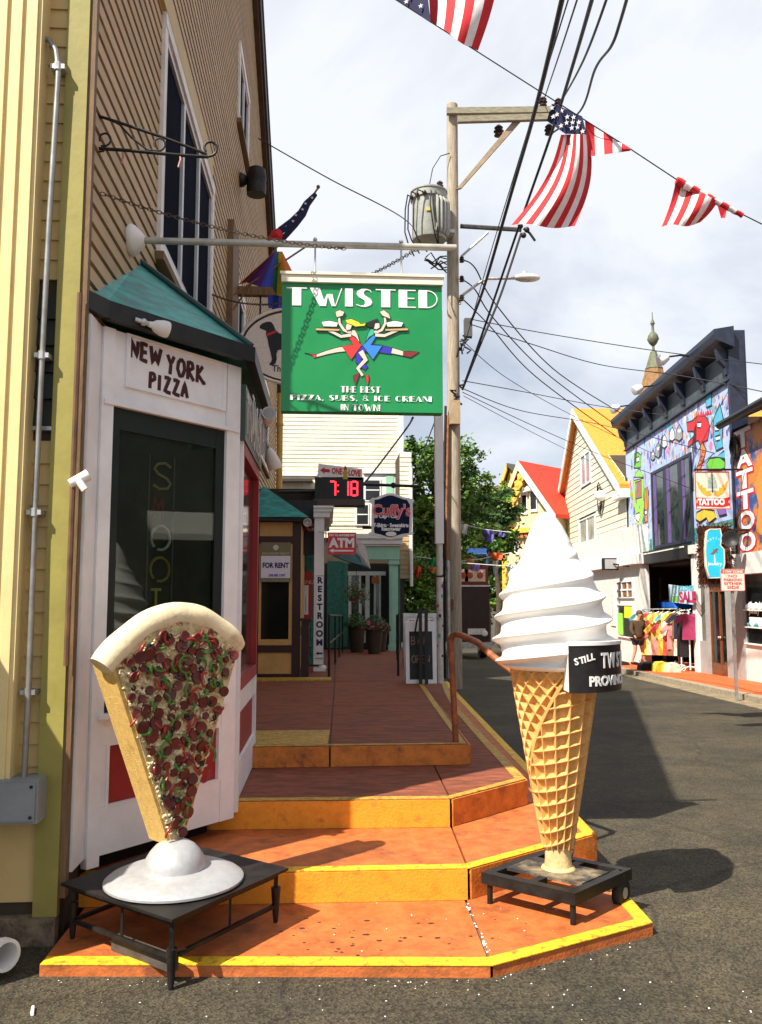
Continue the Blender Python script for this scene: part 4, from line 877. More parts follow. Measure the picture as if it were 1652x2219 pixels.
# --- rolled flags on staffs
def cloth(name, rows, mat, parent, w=0):
    m = MB(); n = len(rows[0])
    for r_ in rows: m.v += [V(q) for q in r_]
    for j in range(len(rows)-1):
        for i in range(n-1): m.f.append((j*n+i, j*n+i+1, (j+1)*n+i+1, (j+1)*n+i))
    return obj(name, m, mat, parent, True, recalc=False)
FLR = M('flag red', (.52,.018,.025), .8, .1, 10); FLW = M('flag white', (.72,.70,.70), .8, .06, 10); FLB = M('flag navy', (.012,.014,.06), .8, .15, 10)
FR = 9.0
fl = thing('flag', 'furled national flag on a staff leaning out above the rainbow flag', 'flag', onY(520,620,FR))
obj('staff', MB().tube([onY(505,672,FR), onY(690,407,FR)], .011, 8).ball(onY(690,405,FR), .022, 8), M('varnished staff', (.20,.10,.04), .5), fl)
pa, pb = onY(600,520,FR), onY(686,415,FR)
obj('navy_field', MB().tube([pa.lerp(pb, t)+V((-.02*math.sin(t*9),0,-.03)) for t in (0,.2,.4,.6,.8,1)], [.05,.075,.06,.05,.04,.025], 9), FLB, fl, True)
obj('red_stripe', MB().tube([onY(585,530,FR), onY(600,512,FR-.03), onY(614,500,FR)], [.05,.075,.05], 9), FLR, fl, True)
for k in range(7):
    c = pa.lerp(pb, .15+k*.12)+V((.01*(-1)**k, -.062, -.03)); Fk = Frame(c, (1,0,0)); obj('star', MB().prism(Fk, [(.018*(1 if j % 2 == 0 else .42)*math.sin(j*math.pi/5), .018*(1 if j % 2 == 0 else .42)*math.cos(j*math.pi/5)) for j in range(10)], 0, .003), FLW, fl)
rfz = thing('rainbow_flag', 'rainbow striped flag drooping from a staff behind the sign pipe', 'flag', onY(570,625,FR-.2))
cols = [(.35,.06,.03),(.10,.02,.16),(.03,.05,.34),(.02,.16,.07),(.62,.46,.02),(.60,.16,.03)]
tops = [(592,548),(594,546),(597,545),(600,545),(604,545),(608,545),(612,545)]; bots = [(515,618),(535,612),(565,622),(590,622),(600,640),(622,645),(640,600)]
for i, c in enumerate(cols):
    rows = []
    for j in range(9):
        t = j/8; row = []
        for k in range(4):
            s_ = (i+k/3); a = int(min(5, s_)); f_ = s_-a
            tx = tops[a][0]+(tops[a+1][0]-tops[a][0])*f_; ty = tops[a][1]; bx2 = bots[a][0]+(bots[a+1][0]-bots[a][0])*f_; by = bots[a][1]+(bots[a+1][1]-bots[a][1])*f_
            row.append(onY(tx+(bx2-tx)*t, ty+(by-ty)*t, FR-.2+.10*math.sin(s_*2.1)*t))
        rows.append(row)
    cloth('stripe', rows, M('rainbow %d' % i, c, .8, .1), rfz)
cloth('lower_fold', [[onY(580+12*k, 640, FR-.1+.05*(k % 2)) for k in range(4)], [onY(582+11*k, 668, FR-.1+.05*(k % 2)) for k in range(4)]], M('rainbow 2', (.03,.05,.34)), rfz)
obj('staff', MB().tube([onY(625,600,FR-.2), onY(682,522,FR-.2)], .010, 8).tube([onY(515,620,FR-.2), onY(540,585,FR-.2)], .010, 8) if False else MB().tube([onY(505,640,FR-.2), onY(682,522,FR-.2)], .010, 8), M('varnished staff', (.2,.1,.04)), rfz)
# --- lantern on the wall
ln = thing('wall_lantern', 'black cylinder wall lamp on an arm high on the tan gable', 'lamp', (XW,11.6,7.4))
q = onX(522,390,XW+.03); h_ = onY(556,395,q.y)
obj('arm', MB().tube([q, V((h_.x-.1,h_.y,q.z-.05)), V((h_.x,h_.y,h_.z))], .03, 8), IRON, ln); obj('wall_box', MB().ball(q, .1, 10), IRON, ln, True)
obj('lamp_body', MB().lathe((h_.x,h_.y,h_.z-.18), [(.13,0),(.135,.12),(.125,.2),(.14,.22),(.12,.36),(.06,.40)], 16), IRON, ln, True)
# ============================================================ SHOPS FURTHER ALONG THE DECK
z5 = zoom(580,1020,600); DK = .524
def ondeck(x, y): r = ray(x, y); return EYE + r*((DK+.028*14.9-CAMH)/(r.z+.028*r.y))
OCHRE = M('ochre panel paint', (.55,.31,.10), .6, .10, 5, .1, 40); MAHOG = M('dark maroon timber', (.035,.010,.010), .45, .2, 5)
# --- rental booth
FK = Frame((0,12.2,0), (1,0,0)); kp = lambda a, b: FK.px(*z5(a, b))
booth = thing('shop_booth', 'narrow maroon and ochre shop bay with teal hip roof beside the deck', 'shop bay', (-.75,12.3,DK))
L0 = -1.13; R0_ = kp(470,1400)[0]; zt_ = kp(300,760)[1]
obj('core', MB().box(L0, R0_-.02, 12.26, 14.2, DK, zt_), UNDER, booth)
def pk(name, a0, b0, a1, b1, w0, w1, mat, par=booth):
    (u0, v1), (u1, v0) = kp(a0, b0), kp(a1, b1); return obj(name, MB().fb(FK, u0, u1, v0, v1, w0, w1), mat, par)
pk('post', 140, 770, 180, 1862, -.06, .02, MAHOG); pk('post', 425, 770, 470, 1862, -.06, .02, MAHOG)
pk('rail', 181, 765, 424, 790, -.06, .018, MAHOG); pk('rail', 181, 890, 424, 940, -.06, .018, MAHOG); pk('rail', 181, 1640, 424, 1690, -.06, .018, MAHOG); pk('rail', 181, 1838, 424, 1862, -.06, .018, MAHOG)
pk('panel', 181, 791, 424, 889, -.06, .0, OCHRE); pk('panel', 181, 1691, 424, 1837, -.06, .0, OCHRE)
wf = pk('window', 181, 941, 200, 1639, -.06, .01, OCHRE); pk('window', 400, 941, 424, 1639, -.06, .01, OCHRE); pk('window_rail', 201, 1600, 399, 1639, -.06, .009, OCHRE)
pk('pane', 201, 941, 399, 1599, -.05, -.03, GLASSDARK)
FKs = Frame((R0_,0,0), (0,1,0))
obj('side_panel', MB().fb(FKs, 12.27, 14.2, DK, zt_, -.02, .0), MAHOG, booth)
for i in range(3): obj('side_inset', MB().fb(FKs, 12.36+i*.6, 12.86+i*.6, DK+.12, DK+.55, .0, .012), OCHRE, booth); obj('side_inset', MB().fb(FKs, 12.36+i*.6, 12.86+i*.6, DK+.7, zt_-.1, .0, .012), OCHRE, booth)
ea = [V((L0-.02,12.1,zt_)), V((R0_+.12,12.08,zt_)), V((R0_+.12,14.3,zt_))]; ap = onX(555,1052,XW+.0); ap = V((XW+.02,ap.y if ap.y < 14 else 13.4,kp(235,545)[1]+.05))
ap = FK.p(*kp(225,548)) + V((-.04,.35,.06)); ap2 = V((ap.x,14.3,ap.z))
r = MB().add([ea[0],ea[1],ea[2],ap,ap2, V((L0-.02,14.3,zt_))], [(0,1,3),(1,2,4,3),(0,3,4,5),(0,5,2,1)]); obj('booth_roof', r, TEAL, booth)
obj('booth_fascia', MB().tube([ea[0]-V((0,0,.03)), ea[1]-V((0,0,.03)), ea[2]-V((0,0,.03))], .035, 4), BLACK, booth)
single('spot_lamp', MB().lathe(ea[1]+V((-.02,-.03,-.08)), [(.05,-.04),(.06,.0),(.06,.03),(.045,.03),(.03,.01)], 16, (.1,-1,-.2)), STEEL, 'small round metal lamp on the eave corner of the rental booth', 'lamp', smooth=True)
fs = thing('rent_sign', 'olive and white rental board hung on the booth window', 'sign', FK.p(*kp(305,1205), .02))
(u0, v1), (u1, v0) = kp(205,932), kp(407,1205)
obj('board', MB().fb(FK, u0, u1, v0, v1, .021, .033), M('olive sign print', (.19,.17,.09), .5, .05), fs)
hgt = v1-v0; obj('white_field', MB().fb(FK, u0+.004, u1-.004, v0+hgt*.10, v0+hgt*.66, .0335, .036), M('lilac white print', (.74,.70,.80), .5, .03), fs)
NAVY = M('navy print', (.015,.015,.10), .5, .05); uc_ = (u0+u1)/2
lettering(FK, uc_, v0+hgt*.36, 'FOR RENT', .10, NAVY, fs, .036, bold=.004, fit=(u1-u0)*.88)
lettering(FK, uc_+.02, v0+hgt*.14, '508.487.1397', .05, M('blue print', (.05,.02,.35), .5), fs, .036, bold=.0015, fit=(u1-u0)*.56)
lettering(FK, uc_, v0+hgt*.695, 'BEACHFRONT REALTY', .04, M('tan print', (.55,.47,.30), .5), fs, .034, bold=.0008, fit=(u1-u0)*.92)
lettering(FK, uc_, v0+hgt*.03, 'www.beachfront-realty.com', .03, M('pale olive print', (.5,.48,.38), .5), fs, .034, fit=(u1-u0)*.9)
sh = []
for k in range(13):
    a = math.pi*(.0+k/12); sh.append((uc_+.04*math.cos(a)*(1+.06*(k % 2)), v0+hgt*.86+.045*math.sin(a)))
obj('shell_emblem', MB().prism(FK, sh+[(uc_-.012,v0+hgt*.80),(uc_+.012,v0+hgt*.80)], .0335, .036), M('shell print', (.6,.58,.5), .5), fs)
# --- green shingled shop with porch
SAGE = M('sage green shingle', (.035,.16,.115), .65, .2, 9, .25, 50); MINT = M('mint green paint', (.33,.60,.45), .5, .06, 4, .05); CREAMW = M('cream white clapboard', (.80,.74,.58), .6, .06, 3, .1, 40)
gshop = thing('green_shop', 'sage green shingled shop with white porch cornice, mint pilasters and awning', 'shop', (0,21.4,.3))
FH = Frame((0,14.3,0), (1,0,0)); hp_ = lambda a, b: FH.px(*z5(a, b))
obj('wall', MB().box(-1.24,-.14,14.32,21.2,-.3,3.45), UNDER, gshop)
lo, hi = DK+.02, 2.75; row = 0; v = lo
while v < hi:
    u = -.72-(row % 2)*.09
    while u < -.16:
        u1_ = min(u+.17, -.145); obj('shingle', MB().hexa([FH.p(a, b, c) for a, b, c in ((u,v,0),(u1_,v,0),(u1_,v+.15,0),(u,v+.15,0),(u,v,.022),(u1_,v,.022),(u1_,v+.152,.004),(u,v+.152,.004))]), SAGE, gshop, recalc=False); u += .18
    v += .145; row += 1
FH2 = Frame((-.14,0,0), (0,1,0))
boards(FH2, [(14.32,.30),(21.2,.30),(21.2,3.3),(14.32,3.3)], .145, gshop, SAGE, name='shingle_course', thick=.018)
# porch post with cornice
pst = thing('porch_post', 'square white porch post with crown molding', 'post', (-.13,13.3,DK))
pX = onz(690,1455,DK); 
obj('shaft', MB().box(pX.x-.075,pX.x+.075,13.25,13.40,DK+.10,2.98), WHITE, pst); obj('foot', MB().box(pX.x-.075,pX.x+.115,13.23,13.45,DK,DK+.05).ball((pX.x+.06,13.3,DK+.05),.07,8,(1,1,.6)), OLDWHITE, pst)
pv = lambda b: onY(700, z5(0, b)[1], 13.3).z
for i, (za_, zb_, e_) in enumerate(((pv(760),pv(725),.02),(pv(724),pv(700),.05),(pv(699),pv(685),.08))): 
    obj('cornice_molding', MB().box(pX.x-.09,pX.x+.14+e_,13.22-e_,16.0,za_,zb_), WHITE, pst)
rs = thing('restroom_sign', 'tall narrow white sign with blue vertical letters fixed to the porch post', 'sign', (pX.x,13.25,.8))
FRs = Frame((0,13.25,0), (1,0,0)); (u0, v1), (u1, v0) = FRs.px(*z5(585,1160)), FRs.px(*z5(631,1730))
obj('board', MB().fb(FRs, u0, u1, v0, v1, .001, .014), WHITE, rs); obj('border', MB().ring(FRs, [(u0,v0),(u1,v0),(u1,v1),(u0,v1)], .008, .0145, .0175), NAVY, rs)
stp = (v1-v0)/9.3
for i, ch in enumerate('RESTROOM'): lettering(FRs, (u0+u1)/2, v1-stp*(i+.85), ch, stp*.95, NAVY, rs, .0145, bold=.006)
va_ = v1-stp*8.75; um = (u0+u1)/2
obj('arrow', MB().prism(FRs, [(um-.055,va_),(um-.015,va_+.03),(um-.015,va_+.012),(um+.05,va_+.012),(um+.05,va_-.012),(um-.015,va_-.012),(um-.015,va_-.03)], .0145, .018), NAVY, rs)
# red menu case and maroon bollard
mc = thing('menu_case', 'red framed menu case on the green shingle wall', 'notice case', hp_(0,0) and FH.p(*hp_(520,1470)))
(u0, v1), (u1, v0) = hp_(480,1135), hp_(555,1470)
obj('frame', MB().fb(FH, u0, u1, v0, v1, .024, .09), M('red case paint', (.40,.02,.03), .45, .1), mc); obj('sheet', MB().fb(FH, u0+.05, u1-.06, v0+.1, v1-.22, .0905, .095), WHITE, mc); obj('picture', MB().fb(FH, u0+.08, u1-.1, v0+.15, v0+.4, .0955, .098), RED, mc)
lettering(FH, (u0+u1)/2, v1-.2, 'MENU', .09, M('tan print', (.5,.4,.3)), mc, .0905)
bp = onz(*z5(505,1865), DK)
bl = thing('bollard', 'short maroon timber bollard with flat cap beside the rental booth', 'bollard', bp)
obj('post', MB().box(bp.x-.055,bp.x+.055,bp.y,bp.y+.11,DK,DK+.78), MAHOG, bl); obj('cap', MB().box(bp.x-.09,bp.x+.09,bp.y-.03,bp.y+.14,DK+.781,DK+.82), MAHOG, bl)
# black bar sign box with red letter
FQ = Frame((0,13.5,0), (1,0,0)); qp = lambda a, b: FQ.px(*z5(a, b)); (u0, v1), (u1, v0) = qp(375,640), qp(593,1015)
bs = thing('bar_sign', 'black projecting sign box with red capital letters and a white figure on top', 'sign', FQ.p((u0+u1)/2, v0))
obj('box', MB().fb(FQ, u0, u1, v0, v1, -.25, 0), BLACK, bs)
lettering(FQ, u1-.02, v0+.36, 'BAR', .17, M('red glow print', (.6,.03,.04), .5), bs, .001, bold=.008, align='RIGHT')
fu, fv = qp(530,800); obj('figure', MB().ball(FQ.p(fu, fv, .03), .04, 8).ball(FQ.p(fu+.01, fv-.07, .03), .05, 8, (1,.6,.9)).tube([FQ.p(fu+.03, fv-.09, .03), FQ.p(fu+.13, fv-.10, .03)], .022, 6), OLDWHITE, bs, True)
# --- shop front facing the street end
YF = 21.5; FF = Frame((0,YF,0), (1,0,0)); fp = lambda a, b: FF.px(*z5(a, b))
def fk(name, a0, b0, a1, b1, w0, w1, mat, par):
    (u0, v1), (u1, v0) = fp(a0, b0), fp(a1, b1); return obj(name, MB().fb(FF, u0, u1, v0, v1, w0, w1), mat, par)
fk('back_wall', 640, 1060, 1160, 1700, -1.6, -1.3, M('dark porch interior', (.03,.035,.03), .8), gshop)
fk('pilaster', 1090, 1085, 1150, 1680, -.2, .0, MINT, gshop); fk('pilaster_cap', 1083, 1055, 1158, 1084, -.22, .05, MINT, gshop); fk('pilaster_base', 1083, 1640, 1158, 1682, -.22, .05, MINT, gshop)
fk('pilaster_panel', 1103, 1150, 1138, 1610, .001, .02, MINT, gshop)
fk('frieze', 800, 960, 1160, 1050, -.25, .02, MINT, gshop); fk('cornice', 790, 910, 1175, 945, -.3, .14, WHITE, gshop); fk('cornice', 795, 946, 1168, 959, -.3, .08, WHITE, gshop); fk('cornice', 798, 880, 1180, 909, -.3, .2, WHITE, gshop)
fk('side_pilaster', 770, 1070, 800, 1650, -.2, .0, SAGE, gshop); fk('side_wall', 660, 1060, 769, 1660, -.1, -.02, SAGE, gshop)
fk('right_wall', 1151, 1060, 1165, 1680, -1.2, -.02, SAGE, gshop)
fd = fk('shop_front', 805, 1120, 1085, 1150, -1.25, -1.15, WHITE, gshop)
for (a0, a1) in ((815,835),(890,905),(940,968),(1000,1012),(1035,1050)): fk('mullion', a0, 1151, a1, 1500, -1.25, -1.14, OLDWHITE, gshop)
fk('pane', 836, 1151, 889, 1480, -1.24, -1.2, GLASSDARK, gshop); fk('pane', 1013, 1151, 1034, 1480, -1.24, -1.2, GLASSDARK, gshop)
dr = fk('door', 906, 1240, 939, 1640, -1.24, -1.16, OLDWHITE, gshop); fk('door_pane', 911, 1260, 934, 1480, -1.159, -1.15, GLASSDARK, dr)
hg = fk('orange_disc_sign', 980, 1160, 1035, 1210, -.9, -.88, M('orange sign', (.5,.16,.06), .6), gshop)
aw = MB(); P1, P2 = fp(680,1025), fp(800,1025)
tA, tB = onY(*z5(780,985), YF-.1), onY(*z5(860,985), YF-.1)
aw.add([onY(*z5(690,1015),15.4), onY(*z5(850,990),15.4), onY(*z5(960,1110),15.0), onY(*z5(800,1060),15.0)], [(0,1,2,3)]); aw.add([onY(*z5(690,1022),15.42), onY(*z5(850,997),15.42), onY(*z5(960,1117),15.02), onY(*z5(800,1067),15.02)], [(3,2,1,0)])
single('awning', aw, M('dark teal awning cloth', (.02,.09,.09), .7), 'dark teal fabric awning over the passage to the green shop', 'awning')
pn = MB().add([onY(*z5(860,900),15.0), onY(*z5(925,960),15.0), onY(*z5(960,1112),15.0), onY(*z5(900,1075),15.05), onY(*z5(880,1000),15.0)], [(0,1,2,3,4)]); pn.add([q+V((0,.01,0)) for q in pn.v], [(4,3,2,1,0)])
single('white_pennant', pn, FLW, 'white cloth pennant blowing beside the bank machine sign', 'flag')
# --- upper storeys of the white building
wb = thing('white_building', 'sunlit white clapboard building with upper windows behind the hanging signs', 'building', (0,23.4,0))
FU = Frame((0,23.4,0), (1,0,0)); up_ = lambda a, b: FU.px(*z5(a, b))
x0 = up_(150,300)[0]; x1 = up_(1170,300)[0]; zb0 = up_(800,900)[1]; ztop = up_(800,-300)[1]
obj('wall', MB().box(x0-3, x1, 23.45, 31, -1.5, ztop), UNDER, wb)
(wa, wt), (wbx, wbt) = up_(850,450), up_(1160,830)
boards(FU, [(x0,zb0),(x1,zb0),(x1,ztop),(x0,ztop)], .115, wb, CREAMW, holes=[(up_(905,0)[0],up_(1160,0)[0],wbt,wt)], thick=.016, butt=2.4)
def uk(name, a0, b0, a1, b1, w0, w1, mat, par=wb):
    (u0, v1), (u1, v0) = up_(a0, b0), up_(a1, b1); return obj(name, MB().fb(FU, u0, u1, v0, v1, w0, w1), mat, par)
uk('belt_course', 320, 455, 590, 475, .018, .06, WHITE); uk('belt_course', 905, 435, 1165, 460, .018, .08, WHITE)
uk('bay_wall', 905, 461, 1160, 820, -.04, .03, WHITE)
for (a0, b0, a1, b1) in ((915,495,1030,650),(855,665,950,815)):
    wf = uk('window', a0, b0, a1, b1, .03, .05, WHITE); uk('pane', a0+10, b0+10, a1-10, b1-10, .0505, .056, GLASSDARK, wf); uk('sash_bar', a0+12, (b0+b1)//2-4, a1-12, (b0+b1)//2+4, .057, .066, WHITE, wf)
uk('mint_panel', 1065, 468, 1118, 600, .0305, .045, MINT); uk('roof_edge', 320, 500, 560, 520, .02, .3, M('dark roof edge', (.05,.045,.04), .7)); 
uk('corner_board', 1150, 30, 1185, 430, .0, .05, WHITE)
brk = thing('brown_extension', 'small tan clapboard upper bay with white downspout at the white building corner', 'building', onY(*z5(1200,1180),21.7))
FX = Frame((0,21.9,0), (1,0,0)); xp = lambda a, b: FX.px(*z5(a, b)); (u0, v1), (u1, v0) = xp(1160,310), xp(1243,1180)
obj('wall', MB().fb(FX, u0, u1, v0, v1, -3.5, -.001), UNDER, brk)
vm = xp(0,880)[1]; boards(FX, [(u0,v0),(u1,v0),(u1,vm),(u0,vm)], .12, brk, TAN, mats=TANS); boards(FX, [(u0,vm),(u1,vm),(u1,v1),(u0,v1)], .12, brk, CREAMW)
obj('downspout', MB().tube([FX.p(u1-.02,v1-.4,.08), FX.p(u1-.02,v0-.2,.08)], .045, 8), WHITE, brk, True)
obj('bracket_post', MB().fb(FX, u0, u0+.12, DK, v0-.001, -.4, -.1), MAHOG, brk)
# --- hanging signs over the passage
FO = Frame((0,14.0,0), (1,0,0)); op = lambda a, b: FO.px(*z5(a, b))
def rectsign(F, conv, a0, b0, a1, b1, w0, w1, mat, par, name='board'):
    (u0, v1), (u1, v0) = conv(a0, b0), conv(a1, b1); obj(name, MB().fb(F, u0, u1, v0, v1, w0, w1), mat, par); return u0, u1, v0, v1
hb = thing('sign_bar', 'black horizontal iron bar carrying the clock and the navy shield sign', 'sign bar', onY(*z5(900,540),14.0))
obj('bar', MB().tube([onY(*z5(320,585),14.1), onY(*z5(600,580),14.1)], .025, 8), IRON, hb); obj('bar', MB().tube([onY(*z5(880,530),14.1), onY(*z5(1310,545),14.1)], .025, 8), IRON, hb); obj('finial', MB().ball(onY(*z5(1117,538),14.1), .05, 8), IRON, hb)
ck = thing('led_clock', 'black electronic clock box with red glowing digits', 'clock', onY(*z5(740,660),14.0))
u0, u1, v0, v1 = rectsign(FO, op, 575, 480, 912, 635, -.35, 0, BLACK, ck, 'housing')
obj('hood', MB().fb(FO, u0-.02, u1+.02, v0-.10, v0-.002, -.35, .05), M('bronze hood', (.06,.045,.035), .5), ck)
LED = M('red led digits', (1.0,.03,.05), .5, 0, 4, emit=1.6)
def seg7(F, u, v, h, segs, parent):
    w_ = h*.5; t = h*.11; S7 = {'a':(t,h-t,w_-t,h),'b':(w_-t,h/2,w_,h-t*.4),'c':(w_-t,t*.4,w_,h/2-.004),'d':(t,0,w_-t,t),'e':(0,t*.4,t,h/2-.004),'f':(0,h/2,t,h-t*.4),'g':(t,h/2-t/2,w_-t,h/2+t/2)}
    for s_ in segs:
        a, b, c, d = S7[s_]; obj('digit_segment', MB().fb(F, u+a, u+c, v+b, v+d, .001, .006), LED, parent)
hh = (v1-v0)*.70; dv_ = v0+(v1-v0)*.14
for x_, segs in ((672,'abc'),(760,'bc'),(822,'abcdefg')): seg7(FO, op(x_,0)[0], dv_, hh, segs, ck)
for b in (.3,.7): uu = op(738,0)[0]; obj('digit_colon', MB().fb(FO, uu-.012, uu+.012, dv_+hh*b-.012, dv_+hh*b+.012, .001, .006), LED, ck)
ol = thing('arrow_sign', 'white sign with red arrow standing on top of the clock box', 'sign', onY(*z5(740,480),14.0))
(a_, b_), (c_, d_), (e_, f_), (g_, h_) = op(600,388), op(902,425), op(902,502), op(593,476)
obj('board', MB().prism(FO, [(a_,b_),(c_,d_),(e_,f_),(g_,h_)], -.02, 0), WHITE, ol)
obj('arrow', MB().prism(FO, [op(*q) for q in ((612,433),(642,412),(642,424),(678,428),(678,450),(642,446),(642,458))], .0005, .004), RED, ol)
uq, vq = op(690,456); lettering(FO, uq, vq, 'ONE', .135, RED, ol, .0005, bold=.006, align='LEFT', rot=rad(-4), fit=op(762,0)[0]-op(690,0)[0]); uq, vq = op(805,468); lettering(FO, uq, vq, 'LOVE', .135, RED, ol, .0005, bold=.006, align='LEFT', rot=rad(-4), fit=op(888,0)[0]-op(805,0)[0])
uq, vq = op(785,455)
obj('emblem', MB().prism(FO, [(uq+a*.06, vq+b*.11) for a, b in ((-.7,-.9),(.7,-.9),(.5,-.2),(.8,.1),(.35,.4),(.3,.9),(-.3,.9),(-.35,.4),(-.8,.1),(-.5,-.2))], .0005, .004), M('gold emblem', (.5,.33,.04), .5), ol); obj('emblem_cap', MB().prism(FO, [(uq-.03,vq+.06),(uq+.03,vq+.06),(uq+.015,vq+.12),(uq-.015,vq+.12)], .0045, .006), RED, ol)
cf_ = thing('shield_sign', 'navy shield shaped shop sign with pink lettering and white scrolled frame', 'sign', onY(*z5(1100,900),14.0))
outl = [(950,640),(970,625),(1000,622),(1040,605),(1075,593),(1110,592),(1150,605),(1190,620),(1225,625),(1262,640),(1250,665),(1243,860),(1262,868),(1240,880),(1190,885),(1140,900),(1100,912),(1060,905),(1020,890),(970,880),(945,868),(965,855),(968,665)]
cen = (1105,750); inn = [(cen[0]+(x-cen[0])*.87, cen[1]+(y-cen[1])*.90) for x, y in outl if not (x < 952 or x > 1258)]
obj('frame', MB().prism(FO, [op(*q) for q in outl], -.05, 0), WHITE, cf_); obj('panel', MB().prism(FO, [op(*q) for q in inn], .0005, .008), M('navy sign enamel', (.008,.016,.05), .7, .1, 6, 0, 1, 0, .15), cf_)
PINK = M('pink red print', (.75,.10,.13), .5)
uq, vq = op(1105,745); lettering(FO, uq, vq, "Cuffy's", .25, WHITE, cf_, .0085, bold=.011, fit=op(1240,0)[0]-op(975,0)[0]); lettering(FO, uq, vq, "Cuffy's", .25, PINK, cf_, .0125, bold=.006, fit=op(1236,0)[0]-op(981,0)[0])
for s_, (a, b), w_, sz in (('of Cape Cod',(1068,762),175,.075),('T-Shirts · Sweatshirts',(1100,825),240,.085),('Resortwear',(1100,850),130,.085)):
    uq, vq = op(a, b); lettering(FO, uq, vq, s_, sz, GW, cf_, .0085, bold=.004, fit=op(a+w_/2,0)[0]-op(a-w_/2,0)[0])
uq, vq = op(1100,873); obj('oval_dot', MB().prism(FO, [(uq+.09*math.cos(k*.524), vq+.04*math.sin(k*.524)) for k in range(12)], .0085, .012), GW, cf_)
atm = thing('atm_sign', 'red bank machine sign with white arrow hanging from a wire frame', 'sign', onY(*z5(760,1015),13.2))
FT2 = Frame((0,13.2,0), (1,0,0)); ap_ = lambda a, b: FT2.px(*z5(a, b))
u0, u1, v0, v1 = rectsign(FT2, ap_, 665, 862, 860, 1015, -.02, 0, M('red sign enamel', (.62,.04,.045), .4, .05), atm)
lettering(FT2, (u0+u1)/2, v0+(v1-v0)*.34, 'ATM', .19, GW, atm, .0005, bold=.010, fit=(u1-u0)*.9)
lettering(FT2, (u0+u1)/2, v1-(v1-v0)*.17, 'PAY TO ANYONE MAP', .045, GW, atm, .0005, bold=.003, fit=(u1-u0)*.9)
w_ = u1-u0; va_ = v0+(v1-v0)*.17
obj('arrow', MB().prism(FT2, [(u0+w_*.05,va_),(u0+w_*.2,va_+.035),(u0+w_*.2,va_+.012),(u1-w_*.1,va_+.012),(u1-w_*.1,va_-.012),(u0+w_*.2,va_-.012),(u0+w_*.2,va_-.035)], .0005, .004), GW, atm)
obj('wire_frame', MB().tube([FT2.p(u0-.03,v0,-.01), FT2.p(u0-.03,v1+.06,-.01), FT2.p(u0+.02,v1+.09,-.01), FT2.p(u1+.02,v1+.09,-.01)], .008, 6), STEEL, atm); obj('bracket', MB().tube([FT2.p(u0-.03,v1,-.01), FT2.p(u0-.14,v1,.09)], .008, 6), STEEL, atm)
# --- railings
def railing(pts, n, label):
    t = thing('railing', label, 'railing', V(pts[0])); a, b = V(pts[0]), V(pts[1]); h = .86
    for k in range(n): p = a.lerp(b, k/(n-1)); obj('post', MB().tube([p, p+V((0,0,h))], .017, 8), IRON, t)
    for f_ in (1., .55): obj('rail', MB().tube([a+V((0,0,h*f_)), b+V((0,0,h*f_))], .016, 8), IRON, t)
A_ = onz(*z5(672,1868), DK); B_ = ondeck(*z5(765,1690)); railing((A_, B_), 4, 'black iron railing with posts along the green shingle wall')
A_ = onz(*z5(1150,1850), DK); B_ = ondeck(*z5(1140,1700)); railing((A_, B_), 3, 'black iron railing behind the white framed menu board')
# --- planters
LEAF = M('planter foliage', (.045,.10,.02), .6, .4, 9); LEAF2 = M('dark planter foliage', (.03,.07,.02), .6, .4, 9); BLOOM = M('pink red petals', (.55,.06,.09), .6, .3, 9)
def planter(px_, h, r, label, bloom):
    p = ondeck(*z5(*px_)); t = thing('planter', label, 'planter', p)
    obj('pot', MB().lathe(p, [(r*.72,0),(r*.98,h*.9),(r*1.08,h*.92),(r*1.08,h),(r*.9,h),(r*.85,h*.9)], 4 if False else 20), M('dark brown planter', (.05,.03,.02), .6, .2), t, True)
    m = MB(); f = MB()
    for i in range(420):
        a = random.uniform(0, 6.283); rr = r*1.5*math.sqrt(random.random()); z = h+random.uniform(-.05,.42)*(1-rr/(r*1.8)); c = p+V((rr*math.cos(a), rr*math.sin(a), z)); d1 = V((random.gauss(0,1),random.gauss(0,1),random.gauss(0,.6))).normalized(); d2 = d1.orthogonal().normalized()
        tgt = f if bloom and i % 4 == 0 and z < h+.2 else m; s_ = random.uniform(.03,.07)
        tgt.add([c-d1*s_, c+d2*s_*.4, c+d1*s_, c-d2*s_*.4], [(0,1,2,3)])
    tag(obj('foliage', m, LEAF if not bloom else LEAF2, t, recalc=False), kind='stuff')
    if bloom: tag(obj('blossom', f, BLOOM, t, recalc=False), kind='stuff')
planter((865,1690), .62, .20, 'tall brown planter with loose green foliage before the shop window', False); planter((985,1700), .55, .19, 'brown planter with pink flowers beside the mint pilaster', True); planter((1030,1685), .50, .16, 'small dark planter pushed against the mint pilaster', True)
# hanging basket of leaves in the porch
hb2 = thing('hanging_basket', 'hanging basket of dark leaves and red blooms in the shop porch', 'hanging plant', onY(*z5(860,1330),20.2)); c0_ = onY(*z5(860,1290),20.2); m = MB(); f = MB()
for i in range(320):
    d = V((random.gauss(0,1),random.gauss(0,1),random.gauss(0,.8))).normalized()*random.uniform(.05,.32); s_ = random.uniform(.03,.06); d1 = V((random.gauss(0,1),random.gauss(0,1),random.gauss(0,1))).normalized(); d2 = d1.orthogonal().normalized(); c = c0_+d
    (f if i % 4 == 0 else m).add([c-d1*s_, c+d2*s_*.5, c+d1*s_, c-d2*s_*.5], [(0,1,2,3)])
tag(obj('foliage', m, LEAF, hb2, recalc=False), kind='stuff'); tag(obj('blossom', f, M('dark red petals', (.22,.02,.03), .6), hb2, recalc=False), kind='stuff'); obj('wire', MB().tube([c0_, c0_+V((0,0,.95))], .006, 5), IRON, hb2)
